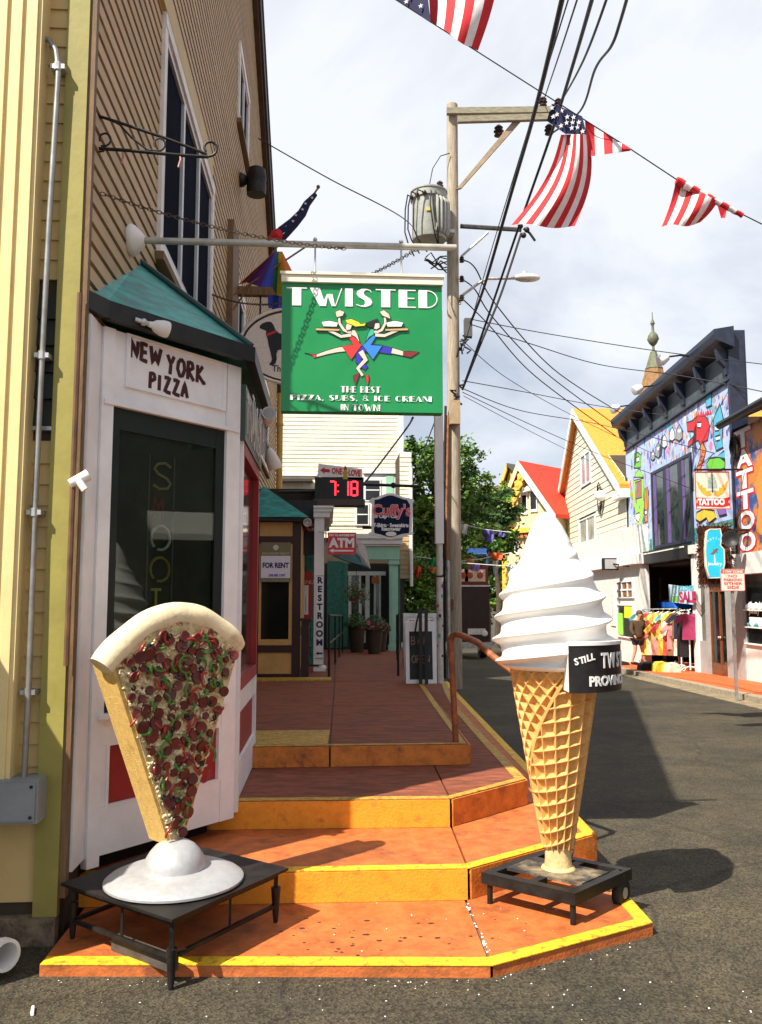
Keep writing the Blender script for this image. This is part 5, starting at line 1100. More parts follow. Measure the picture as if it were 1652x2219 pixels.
# --- sandwich boards and folded stand
def aboard(name, px0, label, w_, h_, tilt, y):
    (a, b) = px0; p = onz(*z5(a, b), DK); t = thing(name, label, 'signboard', (p.x+w_/2, p.y, DK)); Fb = Frame((p.x,p.y,DK), (1,0,0), (0,tilt,1)); Bk = Frame((p.x+w_,p.y+tilt*h_*2+.06,DK), (-1,0,0), (0,-tilt,1))
    return t, Fb, Bk
w1 = onz(*z5(1418,1905), DK).x-onz(*z5(1203,1905), DK).x
t, Fb, Bk = aboard('chalkboard', (1203,1905), 'white framed sandwich board with handwritten chalk lettering on the deck', w1, .8, .12, 0)
hgt = .80
for nm, a in (('frame', (0,.05,0,hgt)), ('frame', (w1-.05,w1,0,hgt)), ('frame', (.0501,w1-.0501,0,.05)), ('frame', (.0501,w1-.0501,hgt-.13,hgt))): obj(nm, MB().fb(Fb, *a, -.012, .012), WHITE, t)
obj('slate', MB().fb(Fb, .0502, w1-.0502, .0502, hgt-.1302, -.008, .006), M('chalkboard slate', (.025,.03,.033), .7, .35, 6), t); obj('back_leaf', MB().fb(Bk, 0, w1, 0, hgt, -.012, .012), WHITE, t)
CHALK = M('orange chalk', (.34,.22,.14), .8, .3, 30)
for s_, v in (('BAR',.50),('&',.38),('OPEN',.26)):
    if s_ == '&': lettering(Fb, w1/2, v, '&', .09, M('blue chalk', (.1,.2,.4), .8), t, .0065)
    else:
        g_, _ = glyphs(Fb, .08, v, .10, s_.replace('P','P'), .009, .0065, None, None, gap=.12 if s_ == 'OPEN' else .5); obj('chalk_letters', g_, CHALK, t)
w2 = onz(*z5(1415,1780), DK).x-onz(*z5(1188,1780), DK).x
t, Fb, Bk = aboard('menu_board', (1188,1790), 'taller grey metal framed menu board standing behind the chalkboard', w2, 1.05, .08, 0); hgt = onY(*z5(1200,1420), onz(*z5(1188,1790), DK).y).z-DK
for a in ((0,.06,0,hgt),(w2-.06,w2,0,hgt),(.0601,w2-.0601,0,.06),(.0601,w2-.0601,hgt-.06,hgt)): obj('frame', MB().fb(Fb, *a, -.015, .02), STEEL, t)
obj('poster', MB().fb(Fb, .0602, w2-.0602, .0602, hgt-.0602, -.01, .008), WHITE, t); obj('back_leaf', MB().fb(Bk, 0, w2, 0, hgt, -.015, .01), STEEL, t)
lettering(Fb, w2*.33, hgt*.80, 'ONE', .085, RED, t, .0085, bold=.004); lettering(Fb, w2*.72, hgt*.80, 'LOVE', .085, RED, t, .0085, bold=.004); obj('emblem', MB().prism(Fb, [(w2*.52+a*.04, hgt*.83+b*.08) for a, b in ((-.7,-.9),(.7,-.9),(.3,.9),(-.3,.9))], .0085, .011), M('gold emblem', (.5,.33,.04)), t)
for k, (a, b) in enumerate(((.25,.75),(.1,.9),(.2,.6))): obj('text_line', MB().fb(Fb, w2*a, w2*b, hgt*(.68-.035*k), hgt*(.68-.035*k)+.012, .0085, .0105), RED, t)
p = onz(*z5(1300,1905), DK)
fs_ = thing('folded_stand', 'folded black metal stand leaning against the chalkboard', 'stand', p)
for a, tt in ((0,(0,.05)),(.075,(.02,.05))): obj('tube', MB().box(p.x+a-.02,p.x+a+.02,p.y-.10,p.y-.06,DK,DK+.97), BLACK, fs_)
obj('strap', MB().tube([(p.x,p.y-.08,DK+.97),(p.x-.05,p.y-.1,DK+.80),(p.x-.075,p.y-.08,DK+.62)], .012, 6), BLACK, fs_); obj('top_link', MB().box(p.x-.03,p.x+.10,p.y-.115,p.y-.045,DK+.90,DK+.93), BLACK, fs_)
# --- white sign post on the deck
wpp = onz(*z5(1440,1900), DK)
ps = thing('sign_post', 'white steel post with thicker upper sleeve and stickers beside the chalkboard', 'post', wpp)
obj('shaft', MB().tube([V((wpp.x,wpp.y,DK)), V((wpp.x,wpp.y,2.35))], .043, 14), M('scuffed grey white post', (.55,.54,.50), .5, .15, 14, .1), ps, True)
obj('sleeve', MB().box(wpp.x-.055,wpp.x+.055,wpp.y-.055,wpp.y+.055,2.34,5.55), WHITE, ps)
for z, c in ((1.9,IRON),(1.35,STEEL)): obj('band', MB().lathe((wpp.x,wpp.y,z), [(.048,0),(.048,.02)], 14), c, ps)
for i in range(9):
    z = DK+.35+i*.13; a = random.uniform(-.9,.9); Fs = Frame((wpp.x+.0435*math.sin(a), wpp.y-.0435*math.cos(a), z), (math.cos(a), math.sin(a), 0)); r_ = random.uniform(.012,.024)
    obj('sticker', MB().prism(Fs, [(r_*math.cos(k*.785), r_*1.3*math.sin(k*.785)) for k in range(8)], .0005, .003), M('sticker %d' % (i % 4), [(.02,.02,.02),(.5,.05,.1),(.1,.3,.35),(.3,.05,.3)][i % 4], .5), ps)
# ============================================================ UTILITY POLE, CABLES, FLAGS
POLEW = M('weathered pole timber', (.36,.305,.23), .8, .25, 5, .5, 40, stretch=(9,9,.5), mottled=((.16,.10,.06), 4, .55, .75))
PY = 19.8; pb_ = onst(986,1493); PB = V((pb_.x, pb_.y, zs(pb_.y)-.05)); PYd = PB.y
up = thing('utility_pole', 'tall weathered timber utility pole with crossarm, transformer and street lamp', 'utility pole', PB)
ptop = onY(980,228,PYd)
def onp(x, y, dy=0.): return onY(x, y, PYd+dy)
obj('shaft', MB().tube([PB, PB.lerp(ptop, .3), PB.lerp(ptop, .65), ptop], [.175,.16,.145,.135], 18), POLEW, up, True)
def px_r(dy, x, y, y1=None): return onp(x, y, dy)
FPo = Frame((0,PYd-.17,0), (1,0,0)); pp_ = lambda x, y: FPo.px(x, y)
ARM = M('grey green timber arm', (.25,.225,.16), .8, .25, 6, .3, 40, stretch=(1,6,6))
for (x0, y0, x1, y1, w0) in ((968,243,1206,240,-.02),(990,268,1200,262,.12)):
    (a, b), (c, d) = pp_(x0, y0), pp_(x1, y1); obj('crossarm', MB().hexa([FPo.p(u, v+k, w) for w in (w0, w0+.11) for u, v, k in ((a,b,-.08),(c,d,-.08),(c,d,.07),(a,b,.07))]), ARM, up)
(a, b), (c, d) = pp_(990,408), pp_(1130,258); 
for off_ in (0,): obj('brace', MB().hexa([FPo.p(u, v, w) for w in (.03,.12) for u, v in ((a-.03,b-.08),(a+.1,b-.04),(c+.06,d),(c-.08,d+.06))]), M('brown timber brace', (.32,.24,.16), .8, .2, 5, .3, 40), up)
POR = M('dark porcelain insulator', (.05,.03,.025), .3, .2)
def insul(x, y, s_=1., dy=-.17): 
    q = onp(x, y, dy); obj('insulator', MB().lathe(q, [(.03*s_,-.10*s_),(.09*s_,-.08*s_),(.05*s_,-.02*s_),(.10*s_,.0),(.05*s_,.05*s_),(.085*s_,.07*s_),(.04*s_,.12*s_)], 10), POR, up, True)
for x, y in ((1177,222),(1210,225)): insul(x, y, 1.1)
insul(1081,285,1.3); insul(1190,282,1.2)
for y in (565,607,648): insul(1001, y-2, .7)
# transformer
TG = M('grey transformer paint', (.30,.31,.28), .5, .12, 8, .1, 40, mottled=((.20,.20,.18), 9, .6, .8)); tcx = onp(930,470,-.45); ttop = onp(930,418,-.45).z; tbot = onp(930,522,-.45).z; R = .42; h = ttop-tbot
tk = obj('transformer', MB().lathe((tcx.x,tcx.y,tbot), [(R*.93,0),(R*.96,.04),(R*.96,h*.80),(R*1.04,h*.82),(R*1.04,h*.86),(R,h*.87),(R,h*.96),(R*1.05,h*.97),(R*1.05,h),(R*.5,h+.04),(.02,h+.05)], 30), TG, up, True)
for k in range(5):
    a = rad(-72+k*13); c = V((tcx.x+math.cos(a)*(R+.05), tcx.y+math.sin(a)*(R+.05), 0)); 
    obj('cooling_fin', MB().tube([V((c.x-.05*math.cos(a),c.y-.05*math.sin(a),tbot+h*.78)), V((c.x,c.y,tbot+h*.74)), V((c.x,c.y,tbot+h*.14)), V((c.x-.05*math.cos(a),c.y-.05*math.sin(a),tbot+.08))], .04, 8), TG, tk, True)
for k, a in enumerate((200,225,250)): 
    c = V((tcx.x+math.cos(rad(a))*R*1.08, tcx.y+math.sin(rad(a))*R*1.08, ttop-.2)); obj('bushing', MB().ball(c, .055, 8), POR, tk, True)
    obj('lead', MB().tube([c, c+V((-.10-.03*k,-.08,.02)), c+V((-.16-.05*k,-.1,-.35)), c+V((-.17-.05*k,-.1,-.9)), c+V((-.10-.04*k,-.1,-1.15)), c+V((.05,-.05,-1.45))], .018, 6), CABLE, up, True)
for k, a in enumerate((270,285)): obj('lead', MB().tube([V((tcx.x+R*.98*math.cos(rad(a)), tcx.y-R*1.03, ttop-.15)), V((tcx.x+R*.9*math.cos(rad(a))-.03, tcx.y-R*1.15, ttop-.5)), V((tcx.x+R*.9*math.cos(rad(a))+.05, tcx.y-R*1.1, tbot+.1)), V((tcx.x+.2, tcx.y-.2, tbot-.25))], .016, 6), CABLE, up, True)
obj('label_plate', MB().fb(Frame((tcx.x-.12,tcx.y-R*.965,tbot+.55), (1,-.25,0)), 0, .1, 0, .08, 0, .004), M('yellow plate', (.5,.4,.05), .5), tk)
obj('bushing', MB().lathe((tcx.x+.25,tcx.y-.1,ttop), [(.05,0),(.09,.05),(.05,.08),(.09,.13),(.05,.16),(.08,.2),(.03,.25)], 10), POR, tk, True)
obj('bracket', MB().box(tcx.x+.1, PB.x+.02, tcx.y-.05, tcx.y+.5, tbot+.2, tbot+.28), STEEL, tk)
obj('lead', MB().tube([V((tcx.x,tcx.y,ttop)), onp(932,395,-.4), onp(938,365,-.3), onp(955,338,-.2), onp(975,332,-.16)], .012, 6), CABLE, up, True)
# loops of wire under the transformer
for k in range(7):
    q = onp(random.uniform(905,945), random.uniform(552,585), -.35); e_ = onp(968, 555+k*6, -.16)
    obj('wire_loop', MB().tube([q, q+V((.12,-.05,random.uniform(-.15,.12))), q.lerp(e_, .6)+V((0,-.1,random.uniform(-.2,.1))), e_], .016, 6), CABLE, up, True)
# lower metal arm
obj('side_arm', MB().tube([onp(998,490,-.15), onp(1130,498,-.15)], .055, 6), M('dark galvanised arm', (.09,.09,.09), .5, .3, 10, 0, 1, .5), up); obj('side_brace', MB().tube([onp(1000,556,-.15), onp(1058,504,-.16)], .03, 6), STEEL, up)
for x, y in ((1128,490),(1135,510),(1142,498)): obj('clamp', MB().ball(onp(x, y, -.2), .07, 8), IRON, up, True)
obj('cable_tail', MB().tube([onp(1135,495,-.2), onp(1148,505,-.2), onp(1160,522,-.2)], .03, 6), CABLE, up)
# boxes and conduits down the pole
obj('terminal_box', MB().box(*(lambda q: (q.x-.12,q.x+.12,q.y-.14,q.y+.06,q.z-.28,q.z+.28))(onp(985,895,-.2))), M('tan terminal box', (.38,.28,.17), .6, .15), up)
obj('splice_box', MB().box(*(lambda q: (q.x-.09,q.x+.09,q.y-.12,q.y+.06,q.z-.22,q.z+.22))(onp(1014,712,-.2))), M('grey splice case', (.10,.10,.10), .6), up)
for k in range(8): q = onp(1003+random.uniform(-6,10), 728+k*4, -.22); obj('wire_loop', MB().tube([q, q+V((random.uniform(-.15,.15),-.08,random.uniform(-.12,.15))), q+V((random.uniform(-.12,.12),-.03,random.uniform(-.25,.1)))], .022, 6), CABLE, up)
for k in range(6): q = onp(992+random.uniform(-6,10), 840+k*7, -.2); obj('wire_loop', MB().tube([q, q+V((random.uniform(-.15,.15),-.08,random.uniform(-.12,.15))), q+V((random.uniform(-.1,.1),-.03,random.uniform(-.25,.1)))], .025, 6), CABLE, up)
obj('conduit', MB().tube([onp(972,900,-.16), onp(968,1100,-.19), onp(969,1215,-.19)], .04, 8), M('rusty conduit', (.24,.10,.04), .7, .3, 8), up, True); obj('conduit', MB().tube([onp(971,1215,-.19), onp(973,1470,-.19)], .05, 8), STEEL, up, True); obj('conduit', MB().tube([onp(966,880,-.16), onp(963,1050,-.19), onp(964,1470,-.19)], .03, 8), CABLE, up, True)
obj('red_tag', MB().box(*(lambda q: (q.x-.1,q.x+.02,q.y-.03,q.y+.02,q.z-.12,q.z+.12))(onp(981,1310,-.17))), M('dull red tag', (.2,.05,.03), .6), up)
# street lamp
q0_ = onp(998,655,-.05); obj('lamp_arm', MB().tube([q0_+V((-.02,0,-.05)), q0_+V((.0,0,.05)), onp(1005,638,-.05), onp(1040,612,-.05), onp(1055,604,-.05), onp(1115,603,-.05)], .035, 8), STEEL, up, True)
lh = onp(1142,602,-.05); obj('lamp_head', MB().ball(lh+V((0,0,.0)), .33, 16, (1,.45,.30)).lathe(lh+V((-.05,0,.08)), [(.05,0),(.05,.08)], 8), M('pale lamp housing', (.60,.60,.56), .4, .05), up, True)
# ------------------------------------------------------------ overhead cables
def cable(pts, r, label, group=None, n=10):
    P = [V(p) for p in pts]; out = []
    for i in range(len(P)-1):
        p0 = P[max(i-1, 0)]; p1 = P[i]; p2 = P[i+1]; p3 = P[min(i+2, len(P)-1)]
        for k in range(n):
            t = k/n; out.append(.5*((2*p1)+(p2-p0)*t+(2*p0-5*p1+4*p2-p3)*t*t+(3*p1-p0-3*p2+p3)*t**3))
    out.append(P[-1]); return single('overhead_cable', MB().tube(out, r, 6), CABLE, label, 'cable', group, smooth=True)
cable([onY(1232,-60,8), onY(1165,220,11), onY(1105,430,14.5), onY(1050,620,17.5), onY(1020,700,19.5)], .030, 'thick black cable bundle descending to the splice case on the pole')
cable([onY(1300,-60,8.5), onY(1245,130,11.5), onY(1195,290,14.5), onY(1120,505,17.5), onY(1050,710,19), onY(1002,845,19.7)], .026, 'black cable twisted round a carrier down past the street lamp to the lower pole')
cable([onY(1335,-60,9), onY(1265,130,12.5), onY(1212,228,19.7)], .018, 'black wire from over the street to the outer crossarm insulator')
cable([onY(1270,-60,9), onY(1215,110,13), onY(1177,222,19.7)], .013, 'thin black wire from over the street to the inner crossarm insulator')
cable([onY(1372,-50,9), onY(1345,45,10.5), onY(1325,100,11.5), onY(1290,150,13.5), onY(1258,240,17), onY(1195,290,19.7)], .022, 'wavy black cable looping down to the end of the crossarm')
cable([onY(1250,-60,9), onY(1130,330,14), onY(1060,560,18), onY(1004,760,19.7)], .010, 'thin wire running steeply beside the thick cable bundle')
cable([onY(1130,505,19.6), onY(1085,640,19.65), onY(1040,750,19.7), onY(1004,840,19.72)], .028, 'black cable run from the metal side arm down to the lower pole')
TGT = SP(8.1, 27.5)
for k, (ya, mid, end, lab) in enumerate(((563,[(1075,660),(1200,800)],(1345,895),'upper black service drop from the pole to the painted building'), (606,[(1070,690),(1180,805)],(1330,918),'middle black service drop from the pole to the painted building'), (648,[(1065,710),(1160,815)],(1335,945),'lower black service drop from the pole to the painted building'))):
    cable([onp(1003, ya, -.1), onp(1030, ya+18+k*4, .3), onY(*mid[0], 21.5), onY(*mid[1], 24.5), onY(*end, 28.0)], .017, lab)
for (pts, r, lab) in (
    ([(1012,690,19.8),(1180,722,21),(1420,760,21),(1660,790,20)], .011, 'thin wire from the splice case across the street to the dark cornice'),
    ([(1012,700,19.8),(1150,745,22),(1300,790,24),(1480,815,22),(1660,850,20)], .014, 'doubled telephone wire crossing the street behind the service drops'),
    ([(1005,740,19.8),(1100,820,22),(1250,905,27),(1420,985,28)], .009, 'slack thin wire from the pole to the orange roofed cottage'),
    ([(1003,825,19.8),(1130,848,23),(1300,880,27),(1480,905,25.5)], .012, 'wire from the lower pole to the painted wall under the cornice'),
    ([(1003,842,19.8),(1130,890,23),(1300,920,27),(1560,985,22)], .012, 'wire from the lower pole to the big window of the painted wall'),
    ([(1003,850,19.8),(1150,920,23),(1300,985,27),(1500,1060,24),(1650,1130,20.5)], .010, 'long slack wire passing before the big window to the tattoo panel'),
    ([(1005,858,19.8),(1150,935,24),(1290,1005,30)], .008, 'faint wire from the lower pole towards the cottage gable')):
    cable([onY(*p) for p in pts], r, lab)
cable([onY(895,905,14), onp(880,930,-2), onY(800,1035,15), onY(770,1065,14.3)], .020, 'black service cable slanting down behind the clock box')
cable([onY(946,905,16), onY(910,1000,21), onY(898,1040,23)], .012, 'black wire hanging down beside the white post')
cable([onY(560,300,8.5), onY(715,388,8.5), onY(870,470,9.5), onp(900,500,-.5)], .006, 'thin stay wire from the tan gable to the transformer')
# ------------------------------------------------------------ flags strung across the street
FLY = 9.2
def lp(x):
    k = [(600,-165),(1035,112),(1365,322),(1465,388),(1610,465),(1652,486),(1900,610)]
    for i in range(len(k)-1):
        if x <= k[i+1][0]: return k[i][1]+(k[i+1][1]-k[i][1])*(x-k[i][0])/(k[i+1][0]-k[i][0])
    return k[-1][1]
ct = MB().tube([onY(x, lp(x), FLY) for x in (700,850,1035,1210,1365,1465,1610,1652,1900)], .007, 6); single('flag_line', ct, CABLE, 'thin cord strung over the street carrying national flags', 'cord')
def quadpt(c, s, t, yofs): 
    (x0,y0),(x1,y1),(x2,y2),(x3,y3) = c; x = (x0*(1-s)+x1*s)*(1-t)+(x3*(1-s)+x2*s)*t; y = (y0*(1-s)+y1*s)*(1-t)+(y3*(1-s)+y2*s)*t
    return onY(x, y, FLY+yofs)
def stripes(parent, c, n, rip, amp, first=0, t0=0., curve=None, m_=10, mats=(FLR, FLW)):
    for i in range(n):
        rows = []
        for j in range(m_+1):
            t = t0+(1-t0)*j/m_; row = []
            for k in range(4):
                s_ = (i+k/3)/n; p = quadpt(c, s_, t, amp*math.sin(rip*s_+2.2*t)); 
                if curve: p = p+V((curve*math.sin(math.pi*t), 0, .02*math.sin(7*s_)*t))
                row.append(p)
            rows.append(row)
        cloth('stripe', rows, mats[(i+first) % 2], parent)
def canton(parent, c, rip, amp, nst):
    rows = [[quadpt(c, k/6, j/5, amp*math.sin(rip*k/6)) for k in range(7)] for j in range(6)]; cloth('navy_field', rows, FLB, parent)
    for k in range(nst):
        s_ = .12+.76*((k*.618) % 1); t = .12+.76*(k+.5)/nst; p = quadpt(c, s_, t, amp*math.sin(rip*s_)-.03); F_ = Frame(p, (1,0,.3)); r_ = .034
        obj('star', MB().prism(F_, [(r_*(1 if j % 2 == 0 else .4)*math.sin(j*math.pi/5), r_*(1 if j % 2 == 0 else .4)*math.cos(j*math.pi/5)) for j in range(10)], 0, .003), FLW, parent)
G_ = 'flags strung across the street'
f1 = thing('national_flag', 'striped national flag blown upward from the cord with its dark starry field folded', 'flag', onY(1000,100,FLY), G_)
stripes(f1, [(1062,-40),(905,-90),(935,62),(1036,112)][::1] if False else [(915,-70),(1085,-70),(1036,112),(932,48)], 7, 5, .10, 0, 0, .03)
canton(f1, [(780,-70),(920,-70),(934,50),(826,-22)], 4, .08, 10)
f2 = thing('national_flag', 'large striped national flag hanging from the cord beside the crossarm', 'flag', onY(1180,490,FLY), G_)
stripes(f2, [(1216,292),(1277,290),(1246,492),(1108,488)], 9, 7, .09, 0, 0, .10, 14)
canton(f2, [(1208,228),(1262,252),(1272,292),(1226,290)], 4, .05, 9); stripes(f2, [(1268,262),(1368,322),(1366,327),(1272,340)], 5, 4, .06, 1, 0, 0, 10, (FLW, FLR))
canton(f2, [(1196,225),(1212,228),(1228,292),(1185,262)], 4, .05, 4)
f3 = thing('national_flag', 'striped national flag rolled round the cord with one corner hanging', 'flag', onY(1480,495,FLY), G_)
stripes(f3, [(1466,386),(1556,436),(1518,484),(1434,492)], 7, 6, .06, 0, 0, .02)
for i in range(9):
    a = onY(1466+i*16, lp(1466+i*16)+3, FLY); b = onY(1466+(i+1)*16, lp(1466+(i+1)*16)+3, FLY); obj('rolled_stripe', MB().tube([a, a.lerp(b,.5)+V((0,0,.008)), b], [.045-.002*i]*3, 8), (FLR, FLW)[i % 2], f3, True)
obj('loose_corner', MB().add([onY(1555,445,FLY-.03), onY(1575,455,FLY), onY(1572,472,FLY-.05), onY(1563,473,FLY)], [(0,1,2,3)]), FLR, f3)
# ============================================================ FAR SIDE OF THE STREET
NF = 8.3; FT = Frame(SP(NF, 0), -S_); zr = zoom(1180,820,729); zq = zoom(1500,1150,409,1488)
tp = lambda a, b: FT.px(*zr(a, b)); tq = lambda a, b: FT.px(*zq(a, b))
def gnd(s): q = SP(NF, s); return zs(q.y)+.10
uL = tp(884,800)[0]; uR = FT.px(1592,900)[0]                # far and near end of the painted building
MUR = M('lilac blue mural paint', (.42,.52,.80), .6, .10, 9, .05, 30, mottled=((.20,.30,.62), 6, .58, .72)); NAVYP = M('navy cornice paint', (.016,.022,.045), .45, .2, 5); SLATE = M('slate grey cornice', (.06,.075,.085), .55, .25, 5)
tat = thing('mural_building', 'two storey shop with cartoon mural wall and heavy navy cornice', 'building', SP(NF, -uR))
ztop = tp(1430,50)[1]; zc = FT.px(1582,952)[1] if False else tp(1480,290)[1]; zlow = tp(890,1300)[1]; zj = tp(890,1235)[1]
obj('wall', MB().fb(FT, uL, uR, zlow+.02, zc-1.0, -9, -.002), UNDER, tat); obj('parapet', MB().fb(FT, uL, uR, zc-.999, zc+1.25, -.35, -.002), NAVYP, tat)
obj('mural_wall', MB().fb(FT, uL, uR-.14, zj, zc, 0, .03), MUR, tat)
obj('jungle_band', MB().fb(FT, uL, uR-.14, zlow, zj-.002, 0, .032), M('jungle mural paint', (.03,.22,.26), .6, .5, 14, mottled=((.20,.36,.06), 9, .5, .62)), tat)
obj('frieze', MB().fb(FT, uL, uR-.14, zc+.002, zc+.75, 0, .06), SLATE, tat); obj('frieze_molding', MB().fb(FT, uL, uR, zc-.04, zc+.001, .0305, .12), NAVYP, tat)
obj('cornice', MB().prism(Frame(FT.p(uL-.25,0,0), FT.n), [(0,zc+.751),(.45,zc+.95),(.5,zc+1.1),(.5,zc+1.22),(0,zc+1.3)], -(uR-uL)-.45, 0), NAVYP, tat)
obj('corner_pilaster', MB().fb(FT, uR-.139, uR+.02, zlow, zc+.75, -.3, .09), NAVYP, tat)
for k in range(7):
    u = uL+.15+k*(uR-uL-.4)/6; obj('bracket', MB().prism(Frame(FT.p(u,0,0), FT.n), [(.061,zc+.10),(.12,zc+.12),(.14,zc+.3),(.3,zc+.5),(.36,zc+.80),(.061,zc+.75)], -.16, 0), NAVYP, tat)
# window in the mural
(wu0, wv1), (wu1, _) = tp(1030,825), tp(1258,715); wv0 = tp(1050,1258)[1]
wn = obj('window', MB().ring(FT, [(wu0,wv0),(wu1,wv0),(wu1,wv1),(wu0,wv1)], .18, .0305, .075), NAVYP, tat)
PURP = M('purple mullion', (.13,.08,.24), .5)
for (a0, a1, mt) in ((1043,1058,PURP),(1100,1118,NAVYP),(1119,1135,PURP),(1185,1208,NAVYP),(1209,1222,PURP)):
    b0, b1 = tp(a0,900)[0], tp(a1,900)[0]; obj('mullion', MB().fb(FT, b0, b1, wv0+.1, wv1-.1, .04, .062), mt, wn)
obj('pane', MB().fb(FT, wu0+.05, wu1-.05, wv0+.05, wv1-.05, .0305, .045), M('grey reflecting glass', (.035,.05,.055), .06, .6, 1.2, 0, 1, 0, .6, mottled=((.10,.085,.07), 1.4, .55, .7)), wn)
# cartoon mural, flat paint
def MC(n, c): return M('mural ' + n, c, .6, .06, 8)
mred, mor, mgr, mlg, mcy, mpk, myl, mgy, mwh, mpu = MC('red',(.62,.03,.04)), MC('orange',(.70,.26,.05)), MC('green',(.16,.55,.05)), MC('lime',(.32,.72,.10)), MC('cyan',(.10,.42,.60)), MC('pink',(.70,.20,.36)), MC('yellow',(.75,.50,.05)), MC('grey',(.30,.33,.36)), MC('white',(.75,.77,.80)), MC('purple',(.22,.12,.40))
wl[0] = .031
def mu(pts, mat, outline=True): art(pts, mat, outline, 'painted_figure', tat, tp, FT)
mu([(925,870),(985,855),(990,1000),(975,1120),(940,1130),(922,1000)], mlg); mu([(930,850),(960,800),(985,850)], mlg); mu([(936,880),(972,868),(974,965),(938,975)], MC('brown',(.36,.16,.12))); mu([(930,800),(930,720),(950,708),(970,725),(968,795)], mgr); mu([(942,740),(958,732),(960,760),(944,765)], mwh); mu([(915,900),(905,950),(920,980)], mgr); mu([(985,900),(1000,940),(986,985)], mgr)
mu([(940,1060),(960,1050),(968,1070),(955,1105),(943,1090)], mwh); mu([(940,1140),(975,1135),(968,1180),(975,1215),(955,1245),(945,1190)], mgr)
mu([(992,920),(1008,905),(1014,1000),(1004,1120),(1008,1180),(996,1190),(988,1050)], mor); mu([(990,1040),(1002,1035),(1004,1060),(992,1065)], mwh); mu([(990,1110),(1010,1100),(1006,1150),(994,1150)], mor)
mu([(1230,540),(1262,530),(1290,505),(1330,500),(1350,520),(1362,560),(1350,640),(1325,650),(1320,690),(1295,640),(1262,660),(1235,685),(1240,650),(1278,610),(1268,590),(1235,590)], mred); mu([(1290,540),(1315,538),(1312,570),(1292,568)], mwh)
for k in range(6): mu([(1290+k*14,508-k*3),(1298+k*14,478-k*2),(1304+k*14,506-k*3)], mred, False)
mu([(1318,650),(1342,690),(1330,740),(1310,800),(1318,850),(1290,850),(1292,790),(1312,730),(1308,690)], mor); 
for k in range(6): mu([(1318-k*4,700+k*24),(1340-k*4,708+k*24),(1316-k*4,716+k*24)], mred, False)
mu([(1385,520),(1405,470),(1420,430),(1430,470),(1440,520),(1432,640),(1440,680),(1400,700),(1385,640)], mcy); mu([(1392,560),(1418,552),(1416,585),(1394,588)], mwh); mu([(1395,620),(1425,610),(1420,640),(1398,645)], mwh)
mu([(1345,770),(1365,742),(1420,735),(1450,760),(1448,800),(1400,815),(1350,808)], mgr); mu([(1400,735),(1445,700),(1450,745)], mcy)
for cx_, cy_, sc_ in ((1070,690,1),(1105,640,.9),(1150,600,.9),(1190,590,1.1),(1040,720,.7)): mu([(cx_-18*sc_,cy_+40*sc_),(cx_-14*sc_,cy_-10*sc_),(cx_,cy_-38*sc_),(cx_+14*sc_,cy_-12*sc_),(cx_+16*sc_,cy_+34*sc_),(cx_,cy_+50*sc_)], mgy if sc_ != .9 else mwh); mu([(cx_-8*sc_,cy_-8*sc_),(cx_+8*sc_,cy_-12*sc_),(cx_+7*sc_,cy_+4*sc_),(cx_-7*sc_,cy_+6*sc_)], mwh, False)
mu([(1290,1050),(1330,1030),(1390,1040),(1400,1080),(1360,1110),(1345,1080),(1310,1105),(1285,1090)], myl); mu([(1400,1020),(1450,1000),(1460,1060),(1420,1070)], mpu)
mu([(1340,300+70),(1372,350),(1375,440),(1345,455)], mcy)
dd = {k: MB() for k in range(7)}
for i in range(420):
    a = random.uniform(900,1470); top = 680-(a-884)*.66+25; b = random.uniform(top, 1180 if a < 1020 else 800)
    if a > 1022 and b > 835-(a-1030)*.48: continue
    u, v = tp(a, b); r_ = random.uniform(.03,.12); n_ = random.choice((3,4,5,8)); ph = random.uniform(0,6); asp = random.uniform(.7,2.0)
    dd[i % 7].prism(FT, [(u+r_*math.cos(ph+k*2*math.pi/n_), v+asp*r_*math.sin(ph+k*2*math.pi/n_)) for k in range(n_)], .0302, .0318+.0003*(i % 4))
for k, mt in enumerate((mpk, mcy, MC('deep blue',(.06,.10,.36)), mor, mpu, mwh, mgy)): tag(obj('painted_doodle', dd[k], mt, tat), kind='stuff')
jb = MB()
for i in range(22):
    a = 900+i*17; lo_ = 1300-(a-890)*.2; u, v = tp(a, lo_-12); h_ = random.uniform(.25,.6); w_ = .07; jb.prism(FT, [(u-w_*.4,v),(u+w_*.4,v),(u+w_*.3,v+h_*.5),(u+w_,v+h_*.7),(u+w_*.6,v+h_),(u-w_*.6,v+h_),(u-w_,v+h_*.7),(u-w_*.3,v+h_*.5)], .0325, .036)
tag(obj('painted_crowd', jb, MC('pale cyan',(.30,.58,.66)), tat), kind='stuff')
# ground floor: open shop with dark beam, columns
uC = tq(862,1000)[0]; sL, sR = -uL, -uR
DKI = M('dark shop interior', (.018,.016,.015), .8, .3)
zg0 = min(gnd(sL), gnd(sR))-.3
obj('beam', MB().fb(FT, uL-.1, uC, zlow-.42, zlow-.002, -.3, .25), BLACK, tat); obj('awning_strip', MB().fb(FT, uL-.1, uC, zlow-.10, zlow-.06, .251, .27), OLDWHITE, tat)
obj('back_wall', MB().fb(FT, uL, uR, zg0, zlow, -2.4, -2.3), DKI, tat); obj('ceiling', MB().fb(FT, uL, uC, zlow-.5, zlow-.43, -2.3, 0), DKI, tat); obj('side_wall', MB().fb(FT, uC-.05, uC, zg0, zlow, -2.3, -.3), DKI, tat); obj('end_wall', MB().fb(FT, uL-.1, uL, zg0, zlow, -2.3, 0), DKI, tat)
WCOL = M('white column paint', (.72,.71,.68), .55, .08, 5)
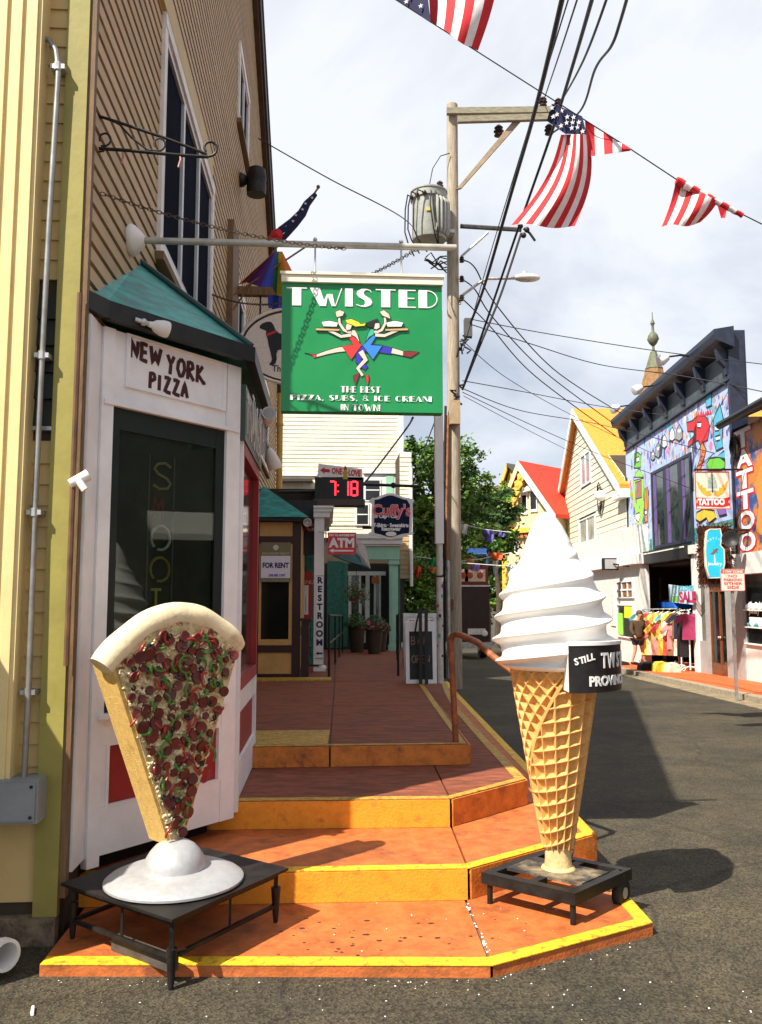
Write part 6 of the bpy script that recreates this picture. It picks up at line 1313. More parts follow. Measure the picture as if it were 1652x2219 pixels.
obj('column', MB().fb(FT, uC-.02, uC+.30, gnd(-uC)-.05, zlow-.3, -.25, .06), WCOL, tat); obj('column_cap', MB().fb(FT, uC-.12, uC+.42, zlow-.30, zlow-.05, -.3, .14), WCOL, tat)
GRY = M('grey shopfront paint', (.33,.33,.32), .5, .10, 6)
FTt = FT; (du0, dv1), (du1, dv0) = tq(985,1200), tq(1190,1950)
obj('shopfront_panel', MB().fb(FT, uC+.31, du0-.12, gnd(-uC)-.1, gnd(-uC)+.9, -.2, .0), GRY, tat); obj('shopfront_pane', MB().fb(FT, uC+.31, du0-.12, gnd(-uC)+.901, gnd(-uC)+2.9, -.12, -.08), GLASSDARK, tat)
obj('shopfront_post', MB().fb(FT, du0-.119, du0-.001, gnd(-du0)-.1, gnd(-du0)+3.1, -.2, .03), GRY, tat); obj('shopfront_post', MB().fb(FT, du1+.001, uR+.1, gnd(-du1)-.1, gnd(-du1)+3.2, -.2, .04), GRY, tat); obj('shopfront_header', MB().fb(FT, uC+.30, uR+.1, gnd(-du0)+2.9, zlow+.1, -.25, .02), WCOL, tat)
WOOD = M('varnished door timber', (.16,.055,.02), .4, .3, 8, .1, 40, stretch=(6,6,1)); dm = (du0+du1)/2; dz0, dz1 = gnd(-dm), gnd(-dm)+2.35
for a, b in ((du0, dm-.005), (dm+.005, du1)):
    d_ = obj('door', MB().ring(FT, [(a,dz0),(b,dz0),(b,dz1),(a,dz1)], .14, -.12, -.06), WOOD, tat); obj('door_pane', MB().fb(FT, a+.09, b-.09, dz0+.25, dz1-.12, -.11, -.09), GLASSDARK, d_); obj('door_rail', MB().fb(FT, a+.08, b-.08, dz0, dz0+.3, -.115, -.065), WOOD, d_)
    obj('door_handle', MB().ball(FT.p(dm+(.06 if a > dm-.01 else -.06), dz0+1.0, -.04), .035, 8), STEEL, d_)
obj('transom', MB().fb(FT, du0, du1, dz1+.002, gnd(-dm)+2.9, -.12, -.08), GLASSDARK, tat)
# --- tattoo panel and jewellery shop next door
uE = uR+6.0
jw = thing('jewelry_shop', 'white jewelry shop front with dark display window and shingle roof', 'shop', SP(NF, -uR-1))
zP = FT.px(1625,1195)[1]; gj = gnd(-uR-1.2)
obj('wall', MB().fb(FT, uR+.101, uE, gj-.4, zP+2.9, -7, -.05), UNDER, jw); obj('lower_wall', MB().fb(FT, uR+.101, uE, gj-.3, gj+.85, -.05, .0), WCOL, jw); obj('ledge', MB().fb(FT, uR+.101, uE, zP-.55, zP-.05, -.05, .25), WCOL, jw)
obj('display_pane', MB().fb(FT, uR+.16, uE, gj+.88, zP-.56, -.049, -.02), GLASSDARK, jw); obj('window_frame', MB().fb(FT, uR+.101, uR+.159, gj+.851, zP-.551, -.04, .02), GRY, jw); obj('display_sill', MB().fb(FT, uR+.16, uE, gj+.851, gj+.879, -.04, .06), WHITE, jw)
u_, v_ = FT.px(1622,1316); lettering(FT, u_, v_, 'Nautical', .2, GW, jw, -.019, bold=.006, align='LEFT', depth=.004); u_, v_ = FT.px(1622,1329); lettering(FT, u_, v_, 'Jewelry', .2, GW, jw, -.019, bold=.006, align='LEFT', depth=.004)
(a, b), (c, d) = FT.px(1622,1337), FT.px(1690,1358); obj('notice', MB().fb(FT, a, c, d, b, -.0195, -.012), WHITE, jw)
for k in range(9): u = uR+.3+k*.18; obj('display_bust', MB().ball(FT.p(u, gj+1.75+.03*(k % 2), .0), .06, 8, (1,1,1.3)), WHITE, jw, True); 
obj('display_shelf', MB().fb(FT, uR+.17, uE, gj+1.66, gj+1.69, -.019, .06), WCOL, jw); obj('display_shelf', MB().fb(FT, uR+.17, uE, gj+1.25, gj+1.28, -.019, .06), WCOL, jw)
for k in range(6): obj('display_trinket', MB().ball(FT.p(uR+.35+k*.23, gj+1.33, .01), .05, 8), M('teal trinket', (.03,.25,.3), .4) if k % 2 == 0 else WHITE, jw, True)
ta = thing('tattoo_signboard', 'tall painted panel with vertical white letters above the jewelry shop', 'sign', FT.p(uR+.6, zP, 0))
(pu0, pv1), (pu1, pv0) = FT.px(1594,938), FT.px(1700,1190)
obj('board', MB().fb(FT, pu0, pu1, pv0, pv1, -.045, .06), M('blue orange mural panel', (.03,.10,.30), .5, .3, 2.2, mottled=((.62,.22,.03), 1.1, .42, .5)), ta); obj('edge', MB().fb(FT, pu0-.06, pu0-.001, pv0-.05, pv1+.05, -.04, .1), NAVYP, ta)
ltr = (pv1-pv0)/6.1
for i, ch in enumerate('TATTOO'):
    vv = pv1-ltr*(i+.92); lettering(FT, pu0+.62, vv-.02, ch, ltr*1.22, RED, ta, .061, bold=.05, fit=1.16); lettering(FT, pu0+.62, vv, ch, ltr*1.22, GW, ta, .070, bold=.02, fit=1.02)
obj('painted_figure', MB().prism(FT, [(pu0+1.15,pv0+.5),(pu0+1.7,pv0+.3),(pu0+2.2,pv0+1.2),(pu0+1.6,pv0+2.0),(pu0+1.2,pv0+1.6),(pu0+1.4,pv0+1.1)], .0605, .066), mor, ta)
rfj = MB(); zE = FT.px(1640,893)[1]; zR = FT.px(1640,850)[1]
rfj.add([FT.p(uR+.16,zE,.4), FT.p(uE,zE,.4), FT.p(uE,zR+1.6,-4.5), FT.p(uR+.16,zR+1.6,-4.5), FT.p(uR+.16,zE-.12,.4), FT.p(uE,zE-.12,.4), FT.p(uE,zR+1.48,-4.5), FT.p(uR+.16,zR+1.48,-4.5)], [(0,1,2,3),(7,6,5,4),(0,4,5,1),(1,5,6,2),(2,6,7,3),(3,7,4,0)])
obj('roof', rfj, M('tan roof shingle', (.33,.26,.15), .85, .3, 14, .4, 40, stretch=(1,1,5)), jw); obj('gutter', MB().tube([FT.p(uR+.17,zE-.08,.45), FT.p(uE,zE-.08,.45)], .10, 8), BLACK, jw)
wcm = MB(); wpts = []
for k in range(60): th = k*.62; wpts.append(FT.p(uR+.30+.16*math.cos(th)+.06*math.sin(k*.9), zE-.62+.28*math.sin(th)-.002*k, .14+.05*math.sin(k*.35)))
single('wire_coil', MB().tube(wpts, .016, 6), CABLE, 'tangled black wire coil hanging from the corner of the jewelry roof', 'cable')
# --- projecting signs (facing along the street)
FJ = Frame(SP(7.2, 20.9), N_); js = lambda a, b: FJ.px(*zr(a, b)); jq = lambda a, b: FJ.px(*zq(a, b))
ts = thing('tattoo_sign', 'square hanging sign with sailing ship, golden wings and red banner', 'sign', FJ.p(*js(1370,1035)))
(u0, v1), (u1, v0) = js(1268,818), js(1472,1030)
obj('board', MB().fb(FJ, u0, u1, v0, v1, -.06, 0), M('cream tattoo board', (.66,.62,.52), .5, .06), ts)
WGD = M('golden wing paint', (.62,.36,.04), .5, .15, 9); w_ = u1-u0; h_ = v1-v0
def wing(sg):
    c = (u0+u1)/2; return [(c+sg*w_*x, v0+h_*y) for x, y in ((.02,.38),(.16,.34),(.30,.42),(.40,.56),(.46,.76),(.38,.70),(.36,.62),(.30,.66),(.28,.56),(.20,.58),(.18,.48),(.08,.48))]
obj('wing', MB().prism(FJ, wing(1), .001, .006), WGD, ts); obj('wing', MB().prism(FJ, wing(-1), .001, .006), WGD, ts)
SEA = M('sea green ship paint', (.28,.42,.40), .5)
for k, (x0, x1, y0, y1) in enumerate(((.40,.60,.46,.50),(.36,.64,.56,.66),(.38,.62,.68,.77),(.41,.59,.79,.86),(.44,.56,.88,.92))): obj('sail', MB().fb(FJ, u0+w_*x0, u0+w_*x1, v0+h_*y0, v0+h_*y1, .001, .005), SEA, ts)
obj('mast', MB().fb(FJ, (u0+u1)/2-.012, (u0+u1)/2+.012, v0+h_*.44, v0+h_*.97, .0055, .008), MAHOG, ts)
obj('banner', MB().prism(FJ, [(u0,v0+h_*.08),(u0+w_*.8,v0+h_*.05),(u1,v0+h_*.1),(u0+w_*.94,v0+h_*.2),(u1,v0+h_*.32),(u0+w_*.8,v0+h_*.28),(u0,v0+h_*.31),(u0+w_*.06,v0+h_*.2)], .001, .006), RED, ts)
lettering(FJ, u0+w_*.45, v0+h_*.115, 'TATTOO', h_*.22, GW, ts, .0065, bold=.012, fit=w_*.78); obj('frame', MB().ring(FJ, [(u0,v0),(u1,v0),(u1,v1),(u0,v1)], .02, .0, .012), RED, ts)
obj('bracket', MB().tube([FJ.p(u0,v1+.05,-.03), FJ.p(u1+.35,v1+.05,-.03)], .025, 6), IRON, ts)
for k in (.1,.9): obj('hanger', MB().tube([FJ.p(u0+w_*k,v1,-.03), FJ.p(u0+w_*k,v1+.05,-.03)], .012, 6), IRON, ts)
jsn = thing('jewelry_sign', 'blue surfboard shaped sign set in a shaggy brown driftwood frame', 'sign', FJ.p(*jq(1020,1170), .1))
(u0, v1), (u1, v0) = jq(872,590), jq(1215,1165); FUR = M('shaggy brown wood', (.11,.035,.018), .75, .4, 20, .3, 60); cxu, cyv = (u0+u1)/2, (v0+v1)/2
obj('backing', MB().fb(FJ, u0+.06, u1-.06, v0+.06, v1-.06, .02, .12), FUR, jsn); fr_ = MB()
for i in range(1500):
    u = random.uniform(u0, u1); v = random.uniform(v0, v1); c = FJ.p(u, v, .10+random.uniform(0,.05)); dx, dy = u-cxu, v-cyv; L_ = math.hypot(dx, dy)+.01; d_ = (FJ.r*(dx/L_)+FJ.u*(dy/L_-.3)+FJ.n*random.uniform(.2,.8)).normalized(); l_ = random.uniform(.05,.13); s_ = d_.orthogonal().normalized()*.018
    fr_.add([c-s_, c+s_, c+d_*l_, c+d_.cross(s_).normalized()*.015], [(0,1,2),(1,3,2),(3,0,2)])
tag(obj('wood_shards', fr_, FUR, jsn, recalc=False), kind='stuff')
brd = [(955,665),(985,645),(1040,645),(1072,640),(1085,700),(1075,790),(1108,830),(1112,950),(1085,1080),(975,1085),(948,980),(940,850),(945,740)]
CYB = M('cyan surfboard paint', (.02,.46,.72), .35, .05, 6); ob = MB().prism(FJ, [jq(*q) for q in brd], .16, .24); obj('surfboard', ob, CYB, jsn); obj('board_edge', MB().stroke(FJ, [jq(*q) for q in brd], .03, .15, .245, True), M('pale board edge', (.60,.62,.50), .5), jsn)
u_, v_ = jq(1025,970); lettering(FJ, u_, v_, 'Jewelry', .11, M('pale cyan print', (.45,.72,.80), .5), jsn, .2405, bold=.004)
for k, ch in enumerate('Nautical'): a = rad(150-k*17); u_, v_ = jq(1025+82*math.cos(a), 815-80*math.sin(a)); lettering(FJ, u_, v_, ch, .085, M('pale cyan print', (.45,.72,.8)), jsn, .2405, bold=.002, rot=a-math.pi/2)
u_, v_ = jq(1020,845); obj('bird_emblem', MB().prism(FJ, [(u_+a*.1, v_+b*.1) for a, b in ((-1,-.6),(-.2,.1),(-.3,.8),(.1,.4),(.5,.8),(1,.5),(.4,.1),(.9,-.2),(.2,-.2),(-.2,-.7))], .2405, .245), BROWN, jsn); obj('emblem_stem', MB().fb(FJ, u_-.012, u_+.012, v_-.32, v_-.08, .2405, .244), WHITE, jsn)
obj('bracket', MB().tube([FJ.p(u1-.1,v1-.15,.05), FJ.p(u1+.5,v1-.15,.05)], .03, 6), IRON, jsn)
u_, v_ = jq(1140,740); q = FJ.p(u_, v_, .35); sl_ = thing('sign_lamp', 'round black reflector lamp hanging before the blue surfboard sign', 'lamp', q); obj('shade', MB().lathe(q+FJ.n*.06, [(.03,-.12),(.10,-.08),(.19,.02),(.20,.05),(.17,.05),(.08,.0)], 20, (-.35,-.9,.1)), BLACK, sl_, True); obj('arm', MB().tube([q-FJ.n*.05, q+V((.25,.15,.1)), q+V((.6,.3,.2))], .025, 6), IRON, sl_)
# --- tow zone sign
tzp = onst(1597,1508,.1); tz = thing('parking_sign', 'white and red tow zone sign on a galvanised post at the kerb', 'sign', tzp)
FZt = Frame((tzp.x,tzp.y-.03,0), (1,-.05,0)); zt2 = FZt.px(1597,1233)[1]; zb2 = FZt.px(1597,1281)[1]; wd2 = FZt.px(1614,1250)[0]
obj('post', MB().box(tzp.x-.03,tzp.x+.03,tzp.y-.012,tzp.y+.018,tzp.z-.1,zt2-.02), STEEL, tz)
def rrect(u0, u1, v0, v1, r): return [(u1-r+r*math.cos(a), v1-r+r*math.sin(a)) for a in (0,.52,1.05,1.57)]+[(u0+r+r*math.cos(a), v1-r+r*math.sin(a)) for a in (1.57,2.09,2.62,3.14)]+[(u0+r+r*math.cos(a), v0+r+r*math.sin(a)) for a in (3.14,3.67,4.19,4.71)]+[(u1-r+r*math.cos(a), v0+r+r*math.sin(a)) for a in (4.71,5.24,5.76,6.28)]
obj('plate', MB().prism(FZt, rrect(-wd2, wd2, zb2, zt2, .03), 0, .004), M('cream sign plate', (.74,.70,.62), .45, .04), tz); SGR = M('faded red sign print', (.62,.10,.08), .5)
obj('border', MB().stroke(FZt, rrect(-wd2+.008, wd2-.008, zb2+.008, zt2-.008, .025), .010, .0045, .006, True), SGR, tz); hh_ = zt2-zb2; obj('red_band', MB().fb(FZt, -wd2+.015, wd2-.015, zt2-hh_*.2, zt2-.02, .0045, .006), SGR, tz)
lettering(FZt, 0, zt2-hh_*.17, 'TOW ZONE', .06, M('cream sign plate', (.74,.7,.62)), tz, .0065, bold=.002, fit=wd2*1.7)
for k, s_ in enumerate(('NO','PARKING','EITHER','SIDE')): lettering(FZt, 0, zt2-hh_*(.38+.17*k), s_, .075, SGR, tz, .0045, bold=.002, fit=wd2*(.7 if k == 0 else 1.5 if k in (1,2) else 1.0))
# --- cottage with orange roof
CRS = M('cream shingle paint', (.72,.65,.50), .65, .08, 5, .15, 40); ORF = M('orange cedar roof', (.60,.235,.03), .75, .2, 6, .3, 40, stretch=(1,1,6)); 
cot = thing('cottage', 'cream shingled gable cottage with bright orange roof', 'house', SP(NF, 35))
FCo = Frame(SP(NF-.1,0), -S_); cp_ = lambda a, b: FCo.px(*zr(a, b))
cA = cp_(612,460); cL = cp_(500,1020); cR = cp_(782,880); uG0, uG1 = cp_(515,1100)[0], cp_(884,1100)[0]; gz_ = gnd(36)-.6
obj('wall', MB().prism(FCo, [(uG0,gz_),(uG1,gz_),(uG1,cR[1]-.2),(cA[0],cA[1]-.25),(uG0,cL[1])], -9, -.002), UNDER, cot)
ws = [cp_(608,745)+cp_(660,918), cp_(595,1105)+cp_(680,1258)]
wins = [(cp_(606,0)[0], cp_(662,0)[0], cp_(608,925)[1], cp_(606,748)[1]), (cp_(590,0)[0], cp_(682,0)[0], cp_(595,1270)[1], cp_(590,1110)[1])]
boards(FCo, [(uG0,gz_+3.4),(uG1,gz_+3.4),(uG1,cR[1]-.2),(cA[0],cA[1]-.25),(uG0,cL[1])], .26, cot, CRS, holes=wins, name='shingle_course', thick=.03, butt=1.6)
for a, b, c, d in wins:
    wf = obj('window', MB().ring(FCo, [(a,c),(b,c),(b,d),(a,d)], .16, .0, .06), WHITE, cot); m_ = (a+b)/2
    obj('pane', MB().fb(FCo, a+.05, b-.05, c+.05, d-.05, .0, .02), M('pale window glass', (.25,.27,.27), .2, .3, 2), wf); obj('sash_bar', MB().fb(FCo, m_-.08, m_+.08, c+.1, d-.1, .021, .05), WHITE, wf)
ev = .35; roofm = MB()
A3 = V((cA[0],cA[1],0)); R3 = V((uG1+.25,cR[1]-.45,0)); L3 = V((uG0-.35,cL[1]-.35,0))
roofm.prism(FCo, [(A3.x,A3.y),(R3.x,R3.y),(R3.x,R3.y-.18),(A3.x,A3.y-.2)], -9, .3); obj('roof_slope', roofm, ORF, cot); obj('roof_slope', MB().prism(FCo, [(A3.x,A3.y),(A3.x,A3.y-.2),(L3.x,L3.y-.18),(L3.x,L3.y)], -9, .3), ORF, cot)
obj('rake_board', MB().prism(FCo, [(A3.x,A3.y-.02),(R3.x,R3.y-.05),(R3.x,R3.y-.4),(A3.x,A3.y-.42)], .301, .36), OLDWHITE, cot); obj('rake_board', MB().prism(FCo, [(A3.x,A3.y-.02),(A3.x,A3.y-.42),(L3.x,L3.y-.4),(L3.x,L3.y-.05)], .301, .36), OLDWHITE, cot)
obj('eave_return', MB().fb(FCo, uG1-.9, uG1+.3, cR[1]-.95, cR[1]-.62, -.3, .32), OLDWHITE, cot)
# corner shop under the cottage
cs = thing('corner_shop', 'white panelled corner shop with small paned window under the cottage', 'shop', SP(NF-.35, 31.5)); FCs = Frame(SP(NF-.35,0), -S_); cq = lambda a, b: FCs.px(*zq(a, b)); k0, k1 = uG0, cq(385,1300)[0]; zc_ = cq(100,995)[1]
obj('wall', MB().fb(FCs, k0, k1, gz_, zc_, -.3, .0), WCOL, cs); obj('cornice', MB().fb(FCs, k0-.1, k1+.1, zc_+.001, zc_+.35, -.3, .25), WHITE, cs); obj('cornice_upper', MB().fb(FCs, k0, k1+.05, zc_+.351, zc_+1.35, -.3, .08), WCOL, cs)
(a, b), (c, d) = cq(165,1120), cq(325,1265)
wf = obj('paned_window', MB().ring(FCs, [(a,d),(c,d),(c,b),(a,b)], .12, .0, .06), WHITE, cs); obj('pane', MB().fb(FCs, a+.05, c-.05, d+.05, b-.05, .0, .015), M('lit goods behind glass', (.30,.12,.03), .3, .6, 3, mottled=((.03,.02,.02), 4, .45, .6)), wf)
for k in (1,2): obj('sash_bar', MB().fb(FCs, a+(c-a)*k/3-.03, a+(c-a)*k/3+.03, d+.06, b-.06, .016, .05), WHITE, wf)
obj('sash_bar', MB().fb(FCs, a+.06, c-.06, (b+d)/2-.03, (b+d)/2+.03, .016, .052), WHITE, wf)
(a, b), (c, d) = cq(170,1320), cq(330,1640); wf = obj('display_window', MB().ring(FCs, [(a,d),(c,d),(c,b),(a,b)], .1, .0, .06), WHITE, cs); obj('pane', MB().fb(FCs, a+.04, c-.04, d+.04, b-.04, .0, .015), GLASSDARK, wf)
(e_, f_), (g_, h2) = cq(240,1340), cq(310,1450); obj('yellow_shirt', MB().prism(FCs, [(e_,h2),(g_,h2),(g_-.05,f_),(e_+.05,f_)], .016, .05), MC('fluo yellow',(.66,.72,.03)), wf); (e_, f_), (g_, h2) = cq(180,1400), cq(225,1600); obj('green_item', MB().fb(FCs, e_, g_, h2, f_, .016, .05), mlg, wf)
(a, b), (c, d) = cq(105,1180), cq(160,1520); obj('banner', MB().fb(FCs, a, c, d, b, .001, .04), OLDWHITE, cs)
for k, ch in enumerate('SHIRTERY'): lettering(FCs, (a+c)/2, b-(b-d)*(k+1)/9.2, ch, (b-d)/8.5, M('faded pink print', (.55,.28,.26), .6), cs, .041)
fl_ = thing('floodlight', 'black square floodlight on the corner of the white panelled shop', 'lamp', FCs.p(*cq(220,950), .3)); q = FCs.p(*cq(220,950), .45); obj('housing', MB().box(q.x-.3,q.x+.25,q.y-.12,q.y+.12,q.z-.25,q.z+.2), BLACK, fl_); obj('lens', MB().box(q.x-.26,q.x+.2,q.y-.14,q.y-.121,q.z-.2,q.z+.15), M('lamp lens', (.35,.35,.36)), fl_); obj('arm', MB().tube([q, FCs.p(*cq(275,975), 0)], .03, 6), IRON, fl_)
# --- gooseneck lamps over the cornice
for (x, y, s_, lab) in ((1440,777,23.4,'white gooseneck lamp highest above the navy cornice'),(1385,842,26.8,'white gooseneck lamp over the middle of the navy cornice'),(1336,884,30.0,'white gooseneck lamp at the far end before the orange roof')):
    Fl = Frame(SP(0, s_), N_); u, v = Fl.px(x, y); q = Fl.p(u, v); t = thing('gooseneck_lamp', lab, 'lamp', q); e_ = SP(NF-.2, s_); 
    obj('lamp_head', MB().lathe(q+V((.1,0,.05)), [(.03,-.02),(.10,.02),(.16,.22),(.14,.32),(.05,.33)], 14, (-.85,-.1,-.45)), WHITE, t, True); obj('arm', MB().tube([q+V((.1,0,.05)), q+V((.45,0,.1)), V((e_.x+.1,e_.y,q.z+.02)), V((e_.x+.3,e_.y,q.z-.3))], .025, 6), IRON, t)
# ============================================================ STREET LIFE AND BACKGROUND
# --- neighbour row on the far pavement (seen in the shop glass)
row_ = thing('grey_shop_row', 'grey shingled shop row with dark porch windows along the far pavement', 'building', SP(8.6, 9)); FRo = Frame(SP(8.6,0), -S_)
obj('wall', MB().fb(FRo, -15.6, 2, -.4, 6.2, -8, 0), M('weathered grey shingle', (.045,.043,.04), .8, .3, 9, .3, 40), row_)
for k in range(5):
    a = -15+k*3.3; obj('shop_window', MB().fb(FRo, a+.3, a+2.6, .7, 2.6, .001, .06), GLASSDARK, row_); obj('window', MB().fb(FRo, a+.6, a+1.5, 3.7, 5.2, .001, .06), GLASSDARK, row_); obj('awning', MB().prism(Frame(FRo.p(a+.2,0,0), FRo.n), [(.061,3.1),(1.1,2.65),(1.1,2.55),(.061,2.9)], -2.5, 0), M('white porch roof', (.6,.58,.54), .7), row_)
obj('roof', MB().prism(Frame(FRo.p(-15.8,0,0), FRo.n), [(.4,6.1),(-4,8.2),(-8.4,6.1)], -17.9, 0), M('grey roof shingle', (.09,.085,.08)), row_)
# --- yellow house with red roof
yh = thing('yellow_house', 'pale yellow victorian house with scarlet roof and scalloped gable trim', 'house', SP(6.5, 46)); 
Yc = V((7.9,46.0,0)); FYh = Frame(Yc, (.66,-.75,0)); yp = lambda a, b: FYh.px(*zr(a, b)); YW = M('pale yellow house paint', (.72,.62,.34), .6, .06, 4); YT = M('golden trim paint', (.60,.42,.06), .6, .1, 6); RR = M('scarlet roof', (.62,.05,.025), .7, .12, 5, .2, 40)
yA = yp(300,760); yL = yp(150,1145); yR = yp(512,1060); yb = -1.6
yr0 = yp(465,1100)[0]; yl0 = yp(205,1150)[0]
obj('wall', MB().prism(FYh, [(yl0,yb),(yr0,yb),(yr0,yR[1]+.3),(yA[0],yA[1]-.3),(yl0,yL[1]+.4)], -8, 0), YW, yh)
obj('roof_slope', MB().prism(FYh, [(yA[0],yA[1]),(yR[0],yR[1]),(yR[0],yR[1]-.2),(yA[0],yA[1]-.22)], -8, .5), RR, yh); obj('roof_slope', MB().prism(FYh, [(yA[0],yA[1]),(yA[0],yA[1]-.22),(yL[0],yL[1]-.2),(yL[0],yL[1])], -8, .5), RR, yh)
obj('rake_board', MB().prism(FYh, [(yA[0],yA[1]-.02),(yR[0],yR[1]-.05),(yR[0],yR[1]-.45),(yA[0],yA[1]-.5)], .501, .56), WHITE, yh); obj('rake_board', MB().prism(FYh, [(yA[0],yA[1]-.02),(yA[0],yA[1]-.5),(yL[0],yL[1]-.45),(yL[0],yL[1]-.05)], .501, .56), YW, yh)
for k in range(9):
    f_ = (k+.6)/9.6; u = yA[0]+(yL[0]-yA[0])*f_; v = yA[1]+(yL[1]-yA[1])*f_; obj('scallop', MB().prism(FYh, [(u+.03,v-.5),(u+.48,v-.35),(u+.52,v-.72),(u+.3,v-.92),(u+.05,v-.8)], .40, .50), YT, yh)
v_ = yp(300,1140)[1]; obj('belt_course', MB().fb(FYh, yl0-.2, yr0+.2, v_-.25, v_, .001, .35), YT, yh); 
for k in range(12): u = yl0+(yr0-yl0)*(k+.3)/12; obj('dentil', MB().fb(FYh, u, u+.18, v_-.5, v_-.251, .001, .25), M('terracotta trim', (.5,.17,.06), .6), yh)
for (a0, b0, a1, b1) in ((285,940,325,1060),(335,920,380,1045),(250,1210,275,1290),(330,1230,360,1300)):
    (a, b), (c, d) = yp(a0, b0), yp(a1, b1); wf = obj('window', MB().ring(FYh, [(a,d),(c,d),(c,b),(a,b)], .14, .001, .08), WHITE, yh); obj('pane', MB().fb(FYh, a+.06, c-.06, d+.06, b-.06, .001, .03), GLASSDARK, wf)
obj('window_hood', MB().prism(FYh, [yp(280,945),yp(382,920),yp(355,890)], .001, .3), WHITE, yh)
# second gable behind it
Y2 = thing('rear_gable_house', 'golden yellow gable with dark roof behind the scarlet roofed house', 'house', FYh.p(yL[0],yb,-9)); F2 = Frame(FYh.p(0,0,-9), FYh.r); y2 = lambda a, b: F2.px(*zr(a, b)); a_, l_, r_ = y2(222,772), y2(150,985), y2(290,860)
obj('wall', MB().prism(F2, [(l_[0]+.3,yb),(r_[0]+1,yb),(r_[0]+1,r_[1]-.6),(a_[0],a_[1]-.3),(l_[0]+.3,l_[1])], -6, 0), YT, Y2); obj('roof', MB().prism(F2, [(a_[0],a_[1]),(r_[0]+1.3,r_[1]-.8),(r_[0]+1.3,r_[1]-1.0),(a_[0],a_[1]-.25),(l_[0],l_[1]-.2),(l_[0],l_[1])], -6, .3), M('dark slate roof', (.06,.07,.07), .8), Y2); obj('rake_board', MB().prism(F2, [(a_[0],a_[1]-.02),(a_[0],a_[1]-.5),(l_[0],l_[1]-.5),(l_[0],l_[1]-.02)], .301, .4), YT, Y2)
# --- church spire
sq = onY(1420,870,70); tq_ = onY(1421,735,70)
spi = thing('church_spire', 'brown octagonal church spire with green copper finial behind the navy cornice', 'spire', (sq.x,70,-1.9))
COP = M('green copper', (.11,.125,.07), .6, .3); zt1 = onY(1421,800,70).z; zt2_ = onY(1421,785,70).z
obj('tower', MB().box(sq.x-1.7,sq.x+1.7,68.3,71.7,-1.9,sq.z-1.2), M('grey church wall', (.4,.38,.33), .7), spi); obj('spire_skirt', MB().lathe((sq.x,70,sq.z-1.2), [(2.1,0),(2.0,.3),(1.75,.6)], 8), COP, spi); obj('spire_roof', MB().lathe((sq.x,70,sq.z-.61), [(1.75,0),(.75,zt1-sq.z+.6)], 8), M('weathered brown spire shingle', (.22,.12,.05), .8, .3, 4, .4, 20), spi); obj('copper_cap', MB().lathe((sq.x,70,zt1), [(.8,0),(.7,.15),(.28,zt2_-zt1+.9)], 8), COP, spi)
obj('finial', MB().lathe((sq.x,70,zt2_+.8), [(.12,0),(.10,.6),(.30,.8),(.5,1.2),(.38,1.6),(.12,1.9),(.10,2.4),(.2,2.6),(.05,3.0),(.03,3.6)], 10), COP, spi, True)
for sx in (-1,1): obj('corner_pinnacle', MB().lathe((sq.x+sx*1.6,68.4,sq.z-1.2), [(.35,0),(.4,.5),(.15,1.0),(.05,1.6)], 8), COP, spi)
# --- trees
BARK = M('tree bark', (.06,.045,.03), .9, .3, 8, .5, 30)
def leafmat(n, c, c2):
    m = M(n, c, .55, .35, 1.3, 0, 1, 0, .3, var2=c2); return m
LG = [leafmat('leaf green a', (.10,.20,.028), (.03,.07,.012)), leafmat('leaf green b', (.17,.26,.04), (.05,.11,.018)), leafmat('leaf green dark', (.035,.085,.018), (.012,.035,.008))]
def tree(label, base, blobs, nleaf, mats, leaf=.16, trunk=.22):
    base = V(base); t = thing('tree', label, 'tree', base, 'trees at the end of the street'); 
    cen = V(blobs[0][0]); lo_ = min(b[0][2]-b[1] for b in blobs)
    top_ = V((cen.x, cen.y, cen.z)); obj('trunk', MB().tube([base, base.lerp(top_, .35)+V((.15,0,0)), base.lerp(top_, .7)+V((-.1,.1,0)), top_], [trunk,trunk*.8,trunk*.5,trunk*.2], 10), BARK, t, True)
    for b in blobs[1:]: s0 = base.lerp(top_, random.uniform(.45,.75)); obj('limb', MB().tube([s0, s0.lerp(V(b[0]), .5)+V((0,0,.15)), V(b[0])], [trunk*.45,trunk*.3,trunk*.1], 6), BARK, t, True)
    ms = [MB() for _ in mats]; tot = sum(b[1]**2 for b in blobs)
    for b in blobs:
        c, r = V(b[0]), b[1]; n_ = int(nleaf*r*r/tot); ncl = max(6, n_//40)
        cl = []
        for _ in range(ncl):
            d = V((random.gauss(0,1),random.gauss(0,1),random.gauss(0,.85))).normalized(); cl.append((c+d*r*random.uniform(.45,1.05), random.uniform(.18,.38)*r, random.randrange(len(mats))))
        for i in range(n_):
            q, rr, mi = cl[i % ncl]; p = q+V((random.gauss(0,.5),random.gauss(0,.5),random.gauss(0,.38)))*rr
            d1 = V((random.gauss(0,1),random.gauss(0,1),random.gauss(0,.5))).normalized(); d2 = d1.cross(V((random.gauss(0,1),random.gauss(0,1),random.gauss(0,1)))).normalized(); s_ = leaf*random.uniform(.6,1.25)
            ms[mi].add([p-d1*s_, p+d2*s_*.45, p+d1*s_, p-d2*s_*.45], [(0,1,2,3)])
    for mb_, mt in zip(ms, mats): tag(obj('crown', mb_, mt, t, recalc=False), kind='stuff')
def TB(x, y, d, r): return ((tuple(onY(x, y, d))), r)
def gb(x, d): q = onY(x, 1300, d); return (q.x, q.y, zs(q.y)-.1)
